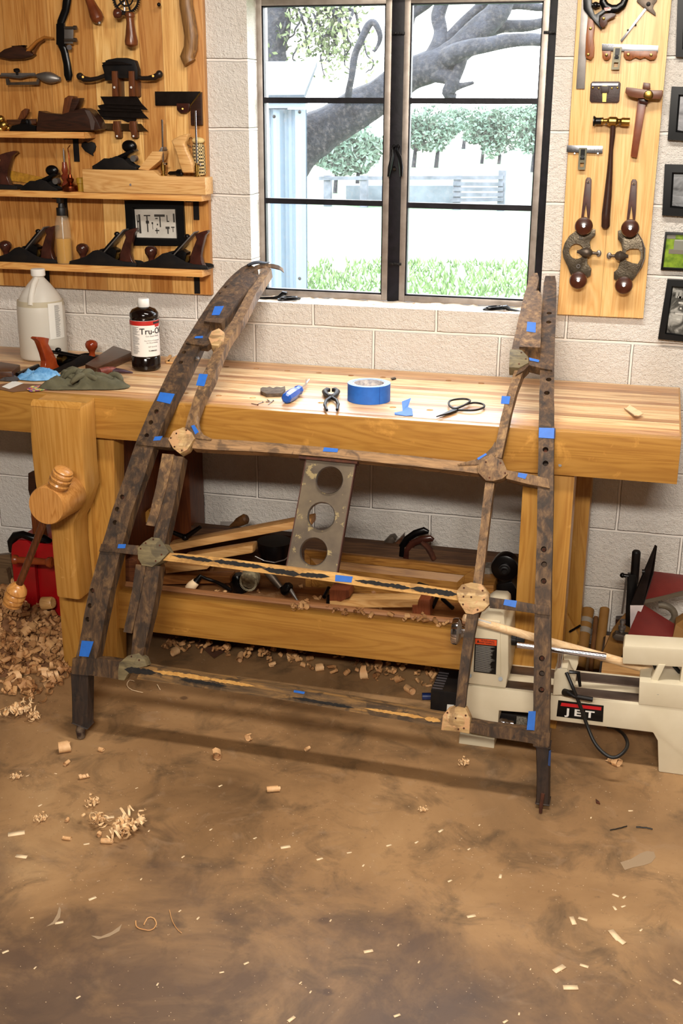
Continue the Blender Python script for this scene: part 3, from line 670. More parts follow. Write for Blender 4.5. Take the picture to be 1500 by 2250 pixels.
# walnut board in front of it
q = [on(188, 818), on(212, 827), on(292, 790), on(250, 776)]
k = MB().prism([Vector((v.x, v.y, BZ+.0005)) for v in q], (0, 0, .026)); solo(k, 'wood_block', M['walnut'], 'dark walnut block lying beside the big plane on the bench', 'wood block', bev=.002)
q = [on(-20, 838), on(28, 838), on(46, 822), on(2, 815)]
k = MB().prism([Vector((v.x, v.y, BZ+.0005)) for v in q], (0, 0, .03)); solo(k, 'wood_block', M['walnut'], 'dark brown wood block at the far left end of the bench', 'wood block', bev=.003)
# cloth
def cloth(name, label, px, m, ra, rb, rot, h, seed, lobes=3, kind_='towel'):
    c = on(*px); rr_, ra_ = 34, 72; k = MB(); k.v.append(Vector((c.x, c.y, BZ+h*.6)))
    for i in range(1, rr_+1):
        r = i/rr_
        for j in range(ra_):
            a = 2*pi*j/ra_; e = 1+.20*sin(lobes*a+seed)+.13*noise.noise(Vector((cos(a)*2, sin(a)*2, seed)))
            x = cos(a)*r*ra*e; y = sin(a)*r*rb*e; X = x*cos(rot)-y*sin(rot); Y = x*sin(rot)+y*cos(rot)
            s = Vector((X*13, Y*30, seed*3.1)); f = 1-2.2*abs(noise.noise(s*.9+Vector((noise.noise(s*.7)*2.5, noise.noise(s*.5)*2, 0)))); f = max(0, f)*.55; f2 = 1-2*abs(noise.noise(s*2.3+Vector((3, 1, 0)))); f2 = f2*.3
            z = h*(1-r**3.5)*(.12+.85*f+.40*f2)+.0035+h*.16*(1-r)*abs(noise.noise(s*4))
            k.v.append(Vector((c.x+X, c.y+Y, BZ+max(.0025, z))))
    k.f = [(0, 1+j, 1+(j+1) % ra_) for j in range(ra_)]+[(1+(i-1)*ra_+j, 1+i*ra_+j, 1+i*ra_+(j+1) % ra_, 1+(i-1)*ra_+(j+1) % ra_) for i in range(1, rr_) for j in range(ra_)]
    return k
k = cloth('t', '', (184, 848), None, .122, .074, .12, .058, 2.3)
rf = random.Random(12)
for i in range(11):                               # rolled folds lying across the towel
    cx_, cy_ = rf.uniform(-.085, .085), rf.uniform(-.045, .04); a0 = rf.uniform(-.5, .5)+(1.2 if i % 3 == 0 else 0); L0 = rf.uniform(.05, .10); bd = rf.uniform(-1.4, 1.4); P = []; c0 = on(184, 848); x, y = cx_-cos(a0)*L0/2, cy_-sin(a0)*L0/2; a1 = a0-bd/2
    zt0 = .018+.020*max(0, 1-(cx_/.11)**2)+rf.uniform(0, .008)
    for j in range(8): P.append(Vector((c0.x+x, c0.y+y, BZ+zt0*(.45+.55*sin(pi*(j+.3)/7.6))))); x += cos(a1)*L0/7; y += sin(a1)*L0/7; a1 += bd/7
    r0 = rf.uniform(.007, .012); k.tube(P, [r0*.5, r0*.85, r0, r0*1.1, r0, r0*.95, r0*.8, r0*.4], 10)
for v in k.v:                                     # the front corner hangs over the vise chop
    ov = (BY-.012)-v.y
    if ov > 0 : v.z -= ov*.8; 
solo(k, 'rag', mat('olive_towel', '5f5a44', .95, 0, '4e4a37', 30, .6, 500, .002), 'crumpled olive green rag at the front left of the bench', 'rag', smooth=True, ang=80)
k = cloth('t', '', (86, 832), None, .080, .040, .1, .044, 5.1, 2)
solo(k, 'rag', mat('blue_shop_towel', '4c86b8', .9, 0, '7fb0d8', 60, .4, 300, .002), 'crumpled light blue shop towel beside the olive rag', 'rag', smooth=True, ang=80)
k = cloth('t', '', (16, 836), None, .034, .026, .0, .030, 7.7, 2)
solo(k, 'rag', mat('grey_rag', '4b4645', .95, 0, '3a3535', 40, .5, 400), 'small dark grey rag left of the blue shop towel', 'rag', smooth=True, ang=80)
def sheet(pts, z, m, lab, cat='paper', nm='paper_sheet', th=.0006):
    k = MB().prism([Vector((on(*p).x, on(*p).y, BZ+z)) for p in pts], (0, 0, th)); return solo(k, nm, m, lab, cat)
sheet([(-30, 850), (28, 862), (90, 856), (110, 846), (20, 842)], .0006, mat('brown_sandpaper', '6e4a2c', .9), 'brown paper sheet under the rags at the left bench edge', nm='paper_sheet')
sheet([(4, 851), (20, 856), (52, 843), (30, 838)], .0016, M['paper'], 'white paper corner sticking out below the blue shop towel')
cardm = NT('printed_card'); v = cardm.coord(); cm = cardm.m
cardm.fin(cardm.ramp(cardm.noise(v, 60, 2), [(0, '2f4f9c'), (.42, 'c03a34'), (.5, 'e6d27a'), (.58, '3c9a55'), (.65, 'e8e2da')], 'CONSTANT'), .5)
sheet([(58, 857), (68, 863), (104, 858), (100, 848), (70, 850)], .0026, cm, 'colourful printed card peeking out in front of the blue shop towel', 'card', 'printed_card')
k = MB().tube([on(38, 832, .012), on(84, 812, .012)], .007, 10); solo(k, 'marker', M['black'], 'black rod lying behind the blue shop towel', 'rod', smooth=True)
# sheathed knife on the rag
kn = thing('sheathed_knife', 'knife with a wrapped grip in a dark purple leather sheath on the olive rag', 'knife', on(255, 838))
a_ = on(220, 838, .030); b_ = on(252, 833, .028); c_ = on(292, 830, .016)
MB().tube([a_, a_.lerp(b_, .5)+Vector((0, 0, .002)), b_], [.011, .012, .011], 14).build('grip', mat('woven_leather_grip', '5a231d', .5, 0, '7d3b2b', 120, .5, 200), kn, smooth=True)
k = MB().tube([a_.lerp(b_, .75), b_, b_.lerp(c_, .5), c_], [.0125, .0145, .012, .004], 14, sq=.6); k.build('sheath', mat('purple_leather', '2a131c', .3, 0, '3a1d29', 40), kn, smooth=True)

# small tools in the middle
q = on(600, 865); sw = Matrix.Translation(q)
pts = [(572, 861), (577, 858), (586, 859), (592, 857), (600, 860), (608, 857), (617, 859), (626, 856), (627, 864), (619, 872), (585, 873), (573, 867)]
k = MB().prism([Vector((on(*p).x, on(*p).y, BZ+.001)) for p in pts], (0, 0, .010)); solo(k, 'broken_wood_piece', mat('old_grey_wood', '6d5c4a', .85, 0, '4a3c30', 60, .5, 120), 'broken octagonal piece of old grey wood on the bench', 'wood piece', bev=.001)
nails = [((552, 888), (566, 891)), ((568, 888), (577, 885)), ((584, 884), (597, 885)), ((589, 890), (600, 882)), ((587, 879), (590, 882))]
for i, (a, b) in enumerate(nails):
    A = on(*a, .0018); Bq = on(*b, .0018); k = MB().cyl(A, Bq, .0011, 8); k.cyl(Bq, Bq+(Bq-A).normalized()*.001, .0025, 8)
    solo(k, 'nail', M['rust'] if i == 0 else M['dullsteel'], 'small loose nail on the bench left of the blue tack puller', 'nail', 'loose nails on the bench')
tp = thing('tack_puller', 'tack puller with a blue plastic handle and forked steel tip', 'tack puller', on(650, 880))
a_ = on(628, 888, .016); b_ = on(658, 868, .017); c_ = on(671, 855, .012); d_ = on(675, 848, .016)
k = MB().lathe(a_, b_, [(0, .010), (.04, .0155), (.3, .0175), (.62, .0165), (.76, .012), (.82, .0125), (.9, .0155), (.97, .014), (1, .008)], 8); k.build('handle', mat('blue_plastic', '1c55b4', .3, 0, '1a4fa8', 10), tp, smooth=True, ang=25)
k = MB().tube([b_, c_, c_.lerp(d_, .6)], [.0036, .0034, .004], 10); 
for s in (-1, 1): k.tube([c_.lerp(d_, .4), d_+Vector((s*.005, .004, .004))], [.0035, .0015], 8)
k.build('shank', M['chrome'], tp, smooth=True)
# pincers
pc = thing('pincers', 'dark steel pincers lying open beside the blue tape roll', 'pincers', on(727, 885))
Z_ = .010
for s, hand in ((-1, [(728, 880), (716, 888), (713, 897), (718, 909)]), (1, [(727, 880), (739, 887), (743, 896), (740, 908)])):
    k = MB().tube([on(x, y, Z_) for x, y in hand], [.0055, .005, .0045, .0038], 10)
    jaw = [(727, 881), (727+s*11, 874), (727+s*14, 868), (727+s*9, 864), (727+s*1.5, 864)]
    k.tube([on(x, y, Z_) for x, y in jaw], [.006, .0075, .0085, .008, .005], 10); k.build('jaw_arm', M['blackmat'], pc, smooth=True)
MB().cyl(on(727, 879, Z_-.008), on(727, 879, Z_+.009), .006, 14).build('rivet', M['dullsteel'], pc, smooth=True)
# tape roll
tpx = on(810, 879); tl = Vector((tpx.x, tpx.y, BZ))
ro = thing('tape_roll', 'roll of blue painter tape standing on the bench', 'tape roll', tl)
tapem = mat('blue_painter_tape', '2166c2', .55, 0, '1e5eb6', 60, .1, 300)
RO, RI, RH = .0620, .047, .051
k = MB().lathe(tl+Vector((0, 0, .0005)), tl+Vector((0, 0, RH)), [(0, RI), (0, RO), (1, RO), (1, RI)], 72); k.f = k.f[:-2]
n = 72; k.f += [(3*n+i, 3*n+(i+1) % n, (i+1) % n, i) for i in range(n)]
k.build('tape', tapem, ro, smooth=True)
k = MB().lathe(tl+Vector((0, 0, .0008)), tl+Vector((0, 0, RH-.0003)), [(0, RI-.004), (0, RI-.0002), (1, RI-.0002), (1, RI-.004)], 72); k.f = k.f[:-2]+[(3*n+i, 3*n+(i+1) % n, (i+1) % n, i) for i in range(n)]
k.build('cardboard_core', mat('printed_core', 'cfc9c4', .7, 0, '8f8d98', 90), ro, smooth=True)
k = MB().lathe(tl+Vector((0, 0, RH)), tl+Vector((0, 0, RH+.0004)), [(0, RI), (0, RO-.0006), (1, RO-.0006), (1, RI)], 72); k.f = k.f[:-2]; k.build('tape_side', mat('pale_blue_tape_side', '7fa3d4', .7, 0, '9ab8e0', 200), ro)
k = MB()
for i in range(2):
    a = radians(42+i*.6); d = Vector((sin(a), -cos(a), 0)); e = Vector((cos(a), sin(a), 0)); k.add([tl+d*(RO+.0005), tl+d*(RO+.0005)+e*.001, tl+d*(RO+.0005)+e*.001+Vector((0, 0, RH)), tl+d*(RO+.0005)+Vector((0, 0, RH))], [(0, 1, 2, 3)])
k.build('tape_end', mat('tape_end_dark', '17489a', .6), ro)
# torn tape scrap
k = MB().add([on(867, 912, .001), on(890, 915, .001), on(907, 915, .002), on(905, 906, .010), on(884, 908, .006), on(866, 910, .004), on(882, 898, .020), on(902, 896, .028), on(896, 904, .012)], [(0, 1, 4, 5), (1, 2, 3, 4), (4, 3, 8), (4, 8, 7, 6)])
k2 = MB(); k2.v = k.v+[v+Vector((0, .0004, .0006)) for v in k.v]; k2.f = k.f+[tuple(i+9 for i in f[::-1]) for f in k.f]
solo(k2, 'tape_scrap', tapem, 'torn folded scrap of blue tape right of the tape roll', 'tape scrap')
k = MB().prism([on(858, 833, .001), on(868, 831, .001), on(870, 834, .001), on(861, 836, .001)], (0, 0, .003)); solo(k, 'black_chip', M['black'], 'tiny black chip near the back edge of the bench', 'chip')
# snips with bow handles
sn = thing('scissors', 'black iron scissors with large bow handles on the bench', 'scissors', on(1010, 902))
def loop(pts, r, m, par, nm, cl=True):
    P = [on(x, y, dz) for x, y, dz in pts]; Q = []
    n_ = len(P)
    for i in range(n_ if cl else n_-1):
        p0, p1, p2, p3 = (P[(i-1) % n_], P[i], P[(i+1) % n_], P[(i+2) % n_]) if cl else (P[max(i-1, 0)], P[i], P[i+1], P[min(i+2, n_-1)])
        for j in range(6):
            t = j/6; Q.append(.5*((2*p1)+(-p0+p2)*t+(2*p0-5*p1+4*p2-p3)*t*t+(-p0+3*p1-3*p2+p3)*t**3))
    Q.append(P[0] if cl else P[-1]); return MB().tube(Q, r, 8)
k = loop([(1000, 904, .006), (1020, 896, .008), (1040, 891, .008), (1060, 894, .008), (1062, 901, .008), (1045, 907, .008), (1022, 907, .007)], .0030, None, None, '')
k.prism([on(958, 919, .003), on(1000, 902, .003), on(1006, 906, .003), on(990, 912, .003)], (0, 0, .003)); k.build('blade_half', M['blackmat'], sn, smooth=True)
k = loop([(997, 906, .010), (986, 898, .011), (988, 890, .012), (1005, 886, .012), (1024, 886, .012), (1032, 890, .012), (1022, 897, .011), (1008, 903, .010)], .0030, None, None, '')
k.prism([on(962, 921, .007), on(998, 904, .007), on(1004, 908, .007), on(988, 914, .007)], (0, 0, .003)); k.build('blade_half', M['blackmat'], sn, smooth=True)
MB().cyl(on(999, 905, .002), on(999, 905, .014), .0045, 12).build('pivot', M['dullsteel'], sn, smooth=True)
# curled chip on the right
k = MB(); n = 10
for i in range(n+1):
    t = i/n; p = on(1370+22*t, 899+24*t, .004+.010*t); q = on(1382+30*t, 897+21*t, .010+.003*t); mq = p.lerp(q, .5)+Vector((0, 0, -.004)); k.v += [p, mq, q]
k.f = [(3*i+j, 3*i+3+j, 3*i+4+j, 3*i+1+j) for i in range(n) for j in range(2)]
nv = len(k.v); k.v += [v+Vector((0, 0, -.0025)) for v in k.v]; k.f += [tuple(a+nv for a in f[::-1]) for f in k.f]
nn = 3*(n+1); k.f += [(2, 2+nv, 1+nv, 1), (1, 1+nv, nv, 0), (3*n, 3*n+nv, 3*n+1+nv, 3*n+1), (3*n+1, 3*n+1+nv, 3*n+2+nv, 3*n+2)]
solo(k, 'wood_shaving', M['dowelwood'], 'thick curled gouge chip at the right end of the bench top', 'wood shaving', smooth=True)
for pts, l_ in (([(362, 796), (372, 784), (377, 784), (372, 799)], 'small pale wood scrap right of the oil bottle'), ([(365, 799), (388, 785), (402, 783), (384, 800)], 'pale triangular wood scrap by the bench back edge')):
    solo(MB().prism([Vector((on(*p).x, on(*p).y, BZ+.001)) for p in pts], (0, 0, .006)), 'wood_scrap', M['lightwood'], l_, 'wood scrap')
# ------------------------------------------------------------ old curved body frame leaning on the bench
PROF = [(-.05, -1.035), (0, -1.03), (.10, -1.02), (.20, -1.0), (.35, -.957), (.50, -.90), (.65, -.830), (.79, -.752), (.90, -.672), (.96, -.602), (1.0, -.535), (1.05, -.445), (1.10, -.335), (1.15, -.215), (1.19, -.118), (1.215, -.062), (1.235, -.030), (1.5, -.03)]
def g(z):
    for i in range(len(PROF)-1):
        if z <= PROF[i+1][0] or i == len(PROF)-2:
            z1, y1 = PROF[i]; z2, y2 = PROF[i+1]; z0, y0 = PROF[max(i-1, 0)]; z3, y3 = PROF[min(i+2, len(PROF)-1)]
            m1 = (y2-y0)/(z2-z0); m2 = (y3-y1)/(z3-z1); h = z2-z1; t = min(max((z-z1)/h, 0), 1)
            return y1*(2*t**3-3*t*t+1)+y2*(3*t*t-2*t**3)+h*m1*(t**3-2*t*t+t)+h*m2*(t**3-t*t)
    return PROF[-1][1]
def sn_(z):
    d = (g(z+.004)-g(z-.004))/.008; return Vector((0, -1, d)).normalized()
def sp(px, py, off=0.0):             # the point of the frame's outer surface seen at this spot
    d = ray(px, py); lo = 2.0; hi = None; t = 2.0
    while t < 4.6:
        p = CAMP+d*t
        if p.y-g(p.z) > 0: hi = t; break
        lo = t; t += .02
    if hi is None: hi = (-.04-CAMP.y)/d.y; lo = hi
    for _ in range(30):
        m = (lo+hi)/2; p = CAMP+d*m
        if p.y-g(p.z) > 0: hi = m
        else: lo = m
    p = CAMP+d*hi; return p+sn_(p.z)*off
def strip(k, prs, t, off=0.0, sub=4, rough=.0012, seed=0):   # pairs of edge pixels -> a thick board following the surface
    st = []
    for i in range(len(prs)-1):
        for j in range(sub):
            u = j/sub; a, b = prs[i], prs[i+1]; st.append([a[q]*(1-u)+b[q]*u for q in range(4)])
    st.append(list(prs[-1])); n = len(st); vs = []
    for s in st:
        A = sp(s[0], s[1], off); B_ = sp(s[2], s[3], off); na = sn_(A.z); nb = sn_(B_.z)
        w = Vector((noise.noise(A*22+Vector((seed, 0, 0))), noise.noise(A*22+Vector((0, seed+9, 0))), noise.noise(B_*22)))*rough
        vs += [A+w, B_+w*.7, B_-nb*t-w, A-na*t+w]
    fs = [(4*i+q, 4*i+(q+1) % 4, 4*i+4+(q+1) % 4, 4*i+4+q) for i in range(n-1) for q in range(4)]+[(0, 1, 2, 3), (4*n-4, 4*n-1, 4*n-2, 4*n-3)]
    return k.add(vs, fs)
def spoly(k, px, t, off=0.0):
    A = [sp(x, y, off) for x, y in px]; c = sum(A, Vector())/len(A); nn_ = sn_(c.z)
    return k.prism(A, -nn_*t)
def oldwood(name, c1, c2, c3, ax='z', patch=None, black=None):
    m = NT(name); v = m.coord(); mp = m.n('Mapping'); m.l(v, mp.inputs[0]); mp.inputs['Scale'].default_value = {'x': (.12, 1, 1), 'z': (1, 1, .12)}[ax]
    f = m.noise(mp.outputs[0], 60, 6, .7, .5); col = m.ramp(f, [(.3, c1), (.5, c2), (.72, c3)])
    b = m.noise(v, 16, 5, .6, .8); col = m.mix(col, c1, m.math('MULTIPLY', m.ramp(b, [(.52, (0, 0, 0, 1)), (.6, (1, 1, 1, 1))]), .7))
    if patch: col = m.mix(col, patch, m.ramp(m.noise(v, 26, 6, .65, 1.0), [(.52, (0, 0, 0, 1)), (.58, (1, 1, 1, 1))]))
    if black: col = m.mix(col, '14100f', m.ramp(m.noise(mp.outputs[0], black[0], 6, .7, .4), [(black[1], (0, 0, 0, 1)), (black[1]+.03, (1, 1, 1, 1))]))
    m.bump(f, .5, .003); return m.fin(col, .68)
OW = oldwood('weathered_ash', '1c120b', '4a331e', '785a38')
OWL = oldwood('weathered_ash_light', '35261a', '735537', 'a07d50')
OWX = oldwood('weathered_cross_rail', '4a3727', '8d6b47', 'b48b5e', 'x')
OWD = oldwood('dark_damp_wood', '150d0a', '2b1c13', '3d2a1c')
OWS = oldwood('raw_scraped_joint', '7a5a38', 'b2905f', 'd8ba8c', 'x', 'c09468')
OWG = oldwood('grey_green_joint', '453b2a', '6b5e42', '8a7a56', 'x')
PAL = oldwood('pale_rail_black_paint', '8f6736', 'c2924f', 'd8ab68', 'x')
BPT = mat('flaking_black_paint', '0c0908', .8, 0, '1b1512', 90, .4, 200)
frm = thing('vehicle_body_frame', 'large weathered curved wooden vehicle body frame leaning against the workbench and window sill', 'body frame', (-.15, -1.03, 0))
hole_pts_L = [(343, 904), (331, 928), (322, 957), (268, 1092), (257, 1119), (252, 1148), (202, 1298), (197, 1331), (192, 1361), (404, 774), (397, 796), (486, 645), (478, 662), (497, 631), (500, 655)]
hole_pts_R = [(1206, 688), (1205, 708), (1205, 834), (1201, 863), (1198, 988), (1198, 1018), (1194, 1207), (1195, 1240), (1194, 1277), (1190, 1447), (1190, 1480), (1189, 1516)]
RL_ = [(163, 1458, 208, 1462), (172, 1425, 216, 1430), (183, 1360, 229, 1364), (197, 1290, 243, 1296), (219, 1214, 262, 1222), (247, 1120, 288, 1128), (277, 1035, 318, 1043), (300, 968, 340, 976), (328, 902, 366, 912), (350, 858, 386, 868), (377, 802, 413, 814), (407, 748, 438, 762), (437, 700, 462, 712), (463, 660, 486, 672), (487, 630, 510, 642), (508, 606, 532, 618), (530, 588, 552, 600), (545, 580, 566, 590)]
def holes(o, pts, r, m_):
    c = MB(); p = MB()
    for px, py in pts:
        a = sp(px, py); n_ = sn_(a.z); c.cyl(a+n_*.01, a-n_*.022, r*1.35, 14)
    cut(o, c)
k = strip(MB(), RL_, .036, seed=1); rail_l = k.build('outer_rail', OW, frm); holes(rail_l, hole_pts_L, .0052, OWD)
RR_ = [(1171, 1640, 1205, 1646), (1170, 1590, 1206, 1596), (1172, 1500, 1208, 1504), (1173, 1400, 1209, 1404), (1175, 1300, 1210, 1304), (1178, 1200, 1213, 1203), (1180, 1100, 1215, 1103), (1182, 1000, 1216, 1002), (1184, 900, 1217, 902), (1186, 800, 1217, 801), (1188, 740, 1219, 741), (1190, 690, 1221, 690), (1192, 650, 1222, 650), (1194, 622, 1222, 622), (1198, 606, 1219, 606)]
k = strip(MB(), RR_, .040, seed=4); rail_r = k.build('outer_rail', OW, frm); holes(rail_r, hole_pts_R, .0055, OWD)
for px, py in ((343, 904), (322, 957), (268, 1092), (202, 1298), (1206, 608+62), (1201, 864), (1198, 988), (1194, 1207), (1194, 1277), (1190, 1447), (1190, 1516), (322, 957)):
    a = sp(px, py); n_ = sn_(a.z); MB().cyl(a-n_*.020, a-n_*.010, .0048, 10).build('bolt', M['rust'], frm)
# inner rails, in lengths between the joints
IL = [(396, 985, 418, 990)]
def seg(name, prs, t, m, off=0.0, seed=0, **kw): return strip(MB(), prs, t, off, seed=seed).build(name, m, frm, **kw)
seg('inner_rail', [(405, 950, 424, 955), (413, 915, 432, 918), (424, 880, 443, 884), (434, 852, 456, 858), (447, 822, 470, 828), (459, 796, 480, 800), (470, 772, 490, 775), (484, 748, 501, 751), (496, 728, 512, 732), (513, 700, 532, 706), (530, 668, 548, 676), (547, 638, 562, 646), (562, 614, 577, 622), (573, 598, 588, 605), (584, 586, 596, 592)], .030, OWL, .002, 7)
seg('inner_rail', [(372, 1000, 403, 1004), (362, 1050, 393, 1054), (352, 1100, 383, 1105), (342, 1150, 372, 1155), (336, 1192, 362, 1196)], .036, OW, .001, 9)
seg('inner_rail', [(315, 1240, 352, 1244), (307, 1290, 345, 1294), (299, 1340, 335, 1345), (292, 1400, 322, 1404), (288, 1445, 312, 1448)], .036, OW, .001, 11)
seg('inner_rail', [(1131, 812, 1150, 814), (1119, 848, 1137, 850), (1108, 885, 1127, 887), (1100, 920, 1119, 922), (1092, 960, 1111, 962), (1083, 1004, 1101, 1007)], .030, OWL, .001, 13)
seg('inner_rail', [(1066, 1060, 1086, 1062), (1060, 1110, 1079, 1112), (1055, 1160, 1073, 1162), (1047, 1220, 1066, 1222), (1038, 1288, 1058, 1290)], .026, OWL, .001, 15)
seg('inner_rail', [(1026, 1345, 1050, 1348), (1018, 1400, 1040, 1402), (1010, 1460, 1031, 1462), (1003, 1520, 1024, 1522), (999, 1562, 1020, 1564)], .030, OW, .001, 17)
seg('inner_rail', [(1123, 772, 1141, 775), (1131, 735, 1152, 738), (1140, 695, 1163, 698), (1149, 658, 1172, 660), (1157, 628, 1180, 630), (1163, 610, 1184, 612), (1170, 600, 1180, 600)], .034, OWL, .001, 19)
# splintered end, right inner rail
k = MB(); rr = random.Random(5)
for i in range(14):
    a = sp(1164+rr.uniform(0, 17), 622, -.004-rr.uniform(0, .02)); b = sp(1164+rr.uniform(0, 18), 603+rr.uniform(-6, 8), -.006-rr.uniform(0, .02)); k.tube([a, a.lerp(b, .6)+Vector((rr.uniform(-.003, .003), 0, 0)), b], [.005, .004, .001], 5)
k.build('splintered_end', OWD, frm)
# backing strips and filler pieces
seg('backing_strip', [(358, 998, 384, 1000), (350, 1040, 374, 1042), (340, 1090, 362, 1092), (330, 1130, 350, 1132), (322, 1154, 341, 1157)], .012, OWL, .006, 21)
seg('backing_strip', [(300, 1240, 322, 1242), (293, 1290, 313, 1294), (284, 1340, 303, 1342), (273, 1388, 291, 1391)], .012, OW, .006, 23)
seg('filler_block', [(449, 712, 487, 716), (462, 686, 505, 694), (482, 655, 523, 668), (503, 632, 541, 646), (520, 615, 558, 626), (537, 602, 568, 610)], .030, OW, .010, 25)
seg('filler_block', [(1141, 768, 1187, 770), (1146, 735, 1188, 737), (1152, 700, 1189, 702), (1158, 668, 1190, 669), (1163, 652, 1189, 654), (1170, 645, 1183, 645)], .042, OWL, .010, 27)
# flap at the top left
k = MB(); P = [(552, 592), (560, 584), (572, 580), (586, 579), (600, 580), (612, 583), (621, 589)]
Q = [wp(x, y, -.06+.012*i) for i, (x, y) in enumerate(P)]
for i, q in enumerate(Q): k.v += [q, q+Vector((.004, -.004+.0, -.012 if i > 3 else -.010))]
k.f = [(2*i, 2*i+2, 2*i+3, 2*i+1) for i in range(len(Q)-1)]; nv = len(k.v); k.v += [v+Vector((0, .006, -.004)) for v in k.v]; k.f += [tuple(a+nv for a in f[::-1]) for f in k.f]
k.f += [(0, 1, 1+nv, nv), (nv-2, 2*nv-2, 2*nv-1, nv-1)]+[(2*i, 2*i+nv, 2*i+2+nv, 2*i+2) for i in range(len(Q)-1)]+[(2*i+1, 2*i+3, 2*i+3+nv, 2*i+1+nv) for i in range(len(Q)-1)]
k.build('top_splinter', OWL, frm, smooth=True)
k = MB(); P = [(544, 583), (556, 578), (568, 576), (582, 578), (592, 576)]
Q = [wp(x, y, -.075+.010*i) for i, (x, y) in enumerate(P)]
k.tube(Q, [.010, .013, .013, .010, .004], 8, sq=.4); k.build('leather_scrap', mat('old_black_leather', '1b1e26', .6, 0, '2b2f3a', 60, .5, 200), frm, smooth=True)
# cross rails
seg('cross_rail', [(425, 962, 422, 985), (465, 964, 464, 988), (560, 970, 560, 992), (660, 978, 660, 999), (760, 987, 760, 1008), (880, 999, 880, 1021), (980, 1010, 980, 1032), (1050, 1018, 1050, 1040)], .038, OWX, 0, 31)
seg('cross_rail', [(362, 1213, 358, 1231), (440, 1220, 440, 1241), (540, 1232, 540, 1254), (640, 1245, 640, 1267), (740, 1258, 740, 1280), (850, 1274, 850, 1296), (950, 1288, 950, 1310), (1015, 1298, 1015, 1321)], .036, PAL, 0, 33)
PAL2 = oldwood('half_scraped_rail', '2e2216', '6b5030', 'a5793f', 'x')
PAL3 = mat('fresh_split_wood', 'b98540', .6, 0, 'cf9f58', 90, .4, 200)
seg('bottom_rail', [(312, 1463, 300, 1492), (400, 1478, 395, 1505), (500, 1493, 498, 1519), (600, 1508, 600, 1534), (700, 1524, 700, 1551), (800, 1542, 800, 1569), (900, 1560, 900, 1586), (985, 1575, 985, 1601)], .045, PAL2, 0, 35)
seg('bottom_rail', [(1030, 1588, 1030, 1608), (1090, 1597, 1090, 1621), (1150, 1604, 1150, 1630), (1208, 1610, 1206, 1640)], .05, OW, .002, 37)
seg('bottom_rail', [(160, 1446, 158, 1482), (200, 1446, 200, 1484), (240, 1450, 240, 1489), (275, 1455, 268, 1493)], .045, OW, .003, 39)
# black paint left on the two scraped rails, flaked to ragged streaks
def streak(x0, x1, ya, yb, h0, h1, nm, seed, off=.0008, m_=None):
    rr = random.Random(seed); up_ = []; dn_ = []; n = max(8, int((x1-x0)/4))
    for i in range(n+1):
        u = i/n; x = x0+(x1-x0)*u; y = ya+(yb-ya)*u; e = min(1, 6*u, 6*(1-u)); a = (h0+(h1-h0)*u)*e
        up_.append((x, y-a*(.55+.45*rr.random()))); dn_.append((x+rr.uniform(-1, 1), y+a*(.55+.45*rr.random())))
    spoly(MB(), up_+dn_[::-1], .0005, off).build(nm, m_ or BPT, frm)
streak(376, 470, 1220, 1233, 3, 6, 'paint_streak', 1); streak(466, 585, 1232, 1247, 6, 5, 'paint_streak', 2); streak(575, 660, 1249, 1263, 6, 7, 'paint_streak', 3); streak(655, 725, 1262, 1267, 6, 5, 'paint_streak', 4); streak(778, 905, 1275, 1293, 5, 6, 'paint_streak', 5); streak(900, 1006, 1292, 1306, 6, 8, 'paint_streak', 6)
streak(335, 470, 1474, 1493, 5, 6, 'split_patch', 7, .0006, PAL3); streak(455, 560, 1491, 1508, 5, 4, 'split_patch', 8, .0006, PAL3); streak(800, 935, 1556, 1578, 3, 5, 'split_patch', 9, .0006, PAL3); streak(932, 968, 1578, 1584, 6, 6, 'split_patch', 12, .0006, PAL3)
streak(276, 345, 1469, 1477, 8, 7, 'paint_streak', 10, .0105); streak(395, 500, 1492, 1508, 5, 4, 'paint_streak', 11, .0012); streak(640, 780, 1532, 1556, 4, 4, 'paint_streak', 13, .0008)
# arms from the joints out to the rails
for i, (px, t, m_) in enumerate((([(376, 963), (322, 961), (303, 970), (300, 978), (325, 981), (376, 985)], .032, OW), ([(306, 1199), (262, 1195), (224, 1195), (219, 1212), (260, 1215), (305, 1220)], .032, OW),
    ([(1112, 1034), (1160, 1042), (1204, 1053), (1208, 1074), (1160, 1065), (1112, 1053)], .034, OWL), ([(1074, 1312), (1130, 1320), (1206, 1333), (1208, 1353), (1140, 1343), (1076, 1336)], .034, OW),
    ([(408, 757), (428, 744), (452, 741), (470, 752), (455, 763), (425, 760)], .022, OW), ([(1158, 790), (1190, 797), (1208, 808), (1213, 817), (1186, 812), (1162, 806)], .026, OW),
    ([(1132, 828), (1150, 818), (1162, 806), (1158, 800), (1140, 812)], .03, OW))):
    spoly(MB(), px, t, .006).build('arm', m_, frm, bev=.0012)
# curved corner braces
def arc_brace(outer, inner): return spoly(MB(), outer+inner[::-1], .026, .004).build('corner_brace', OWL, frm, bev=.001)
arc_brace([(434, 905), (433, 925), (437, 943), (448, 956), (466, 965)], [(425, 918), (418, 940), (420, 958), (428, 964), (464, 968)])
arc_brace([(1088, 970), (1080, 984), (1066, 998), (1045, 1010), (1005, 1020)], [(1090, 1000), (1082, 1010), (1066, 1018), (1045, 1022), (1008, 1023)])
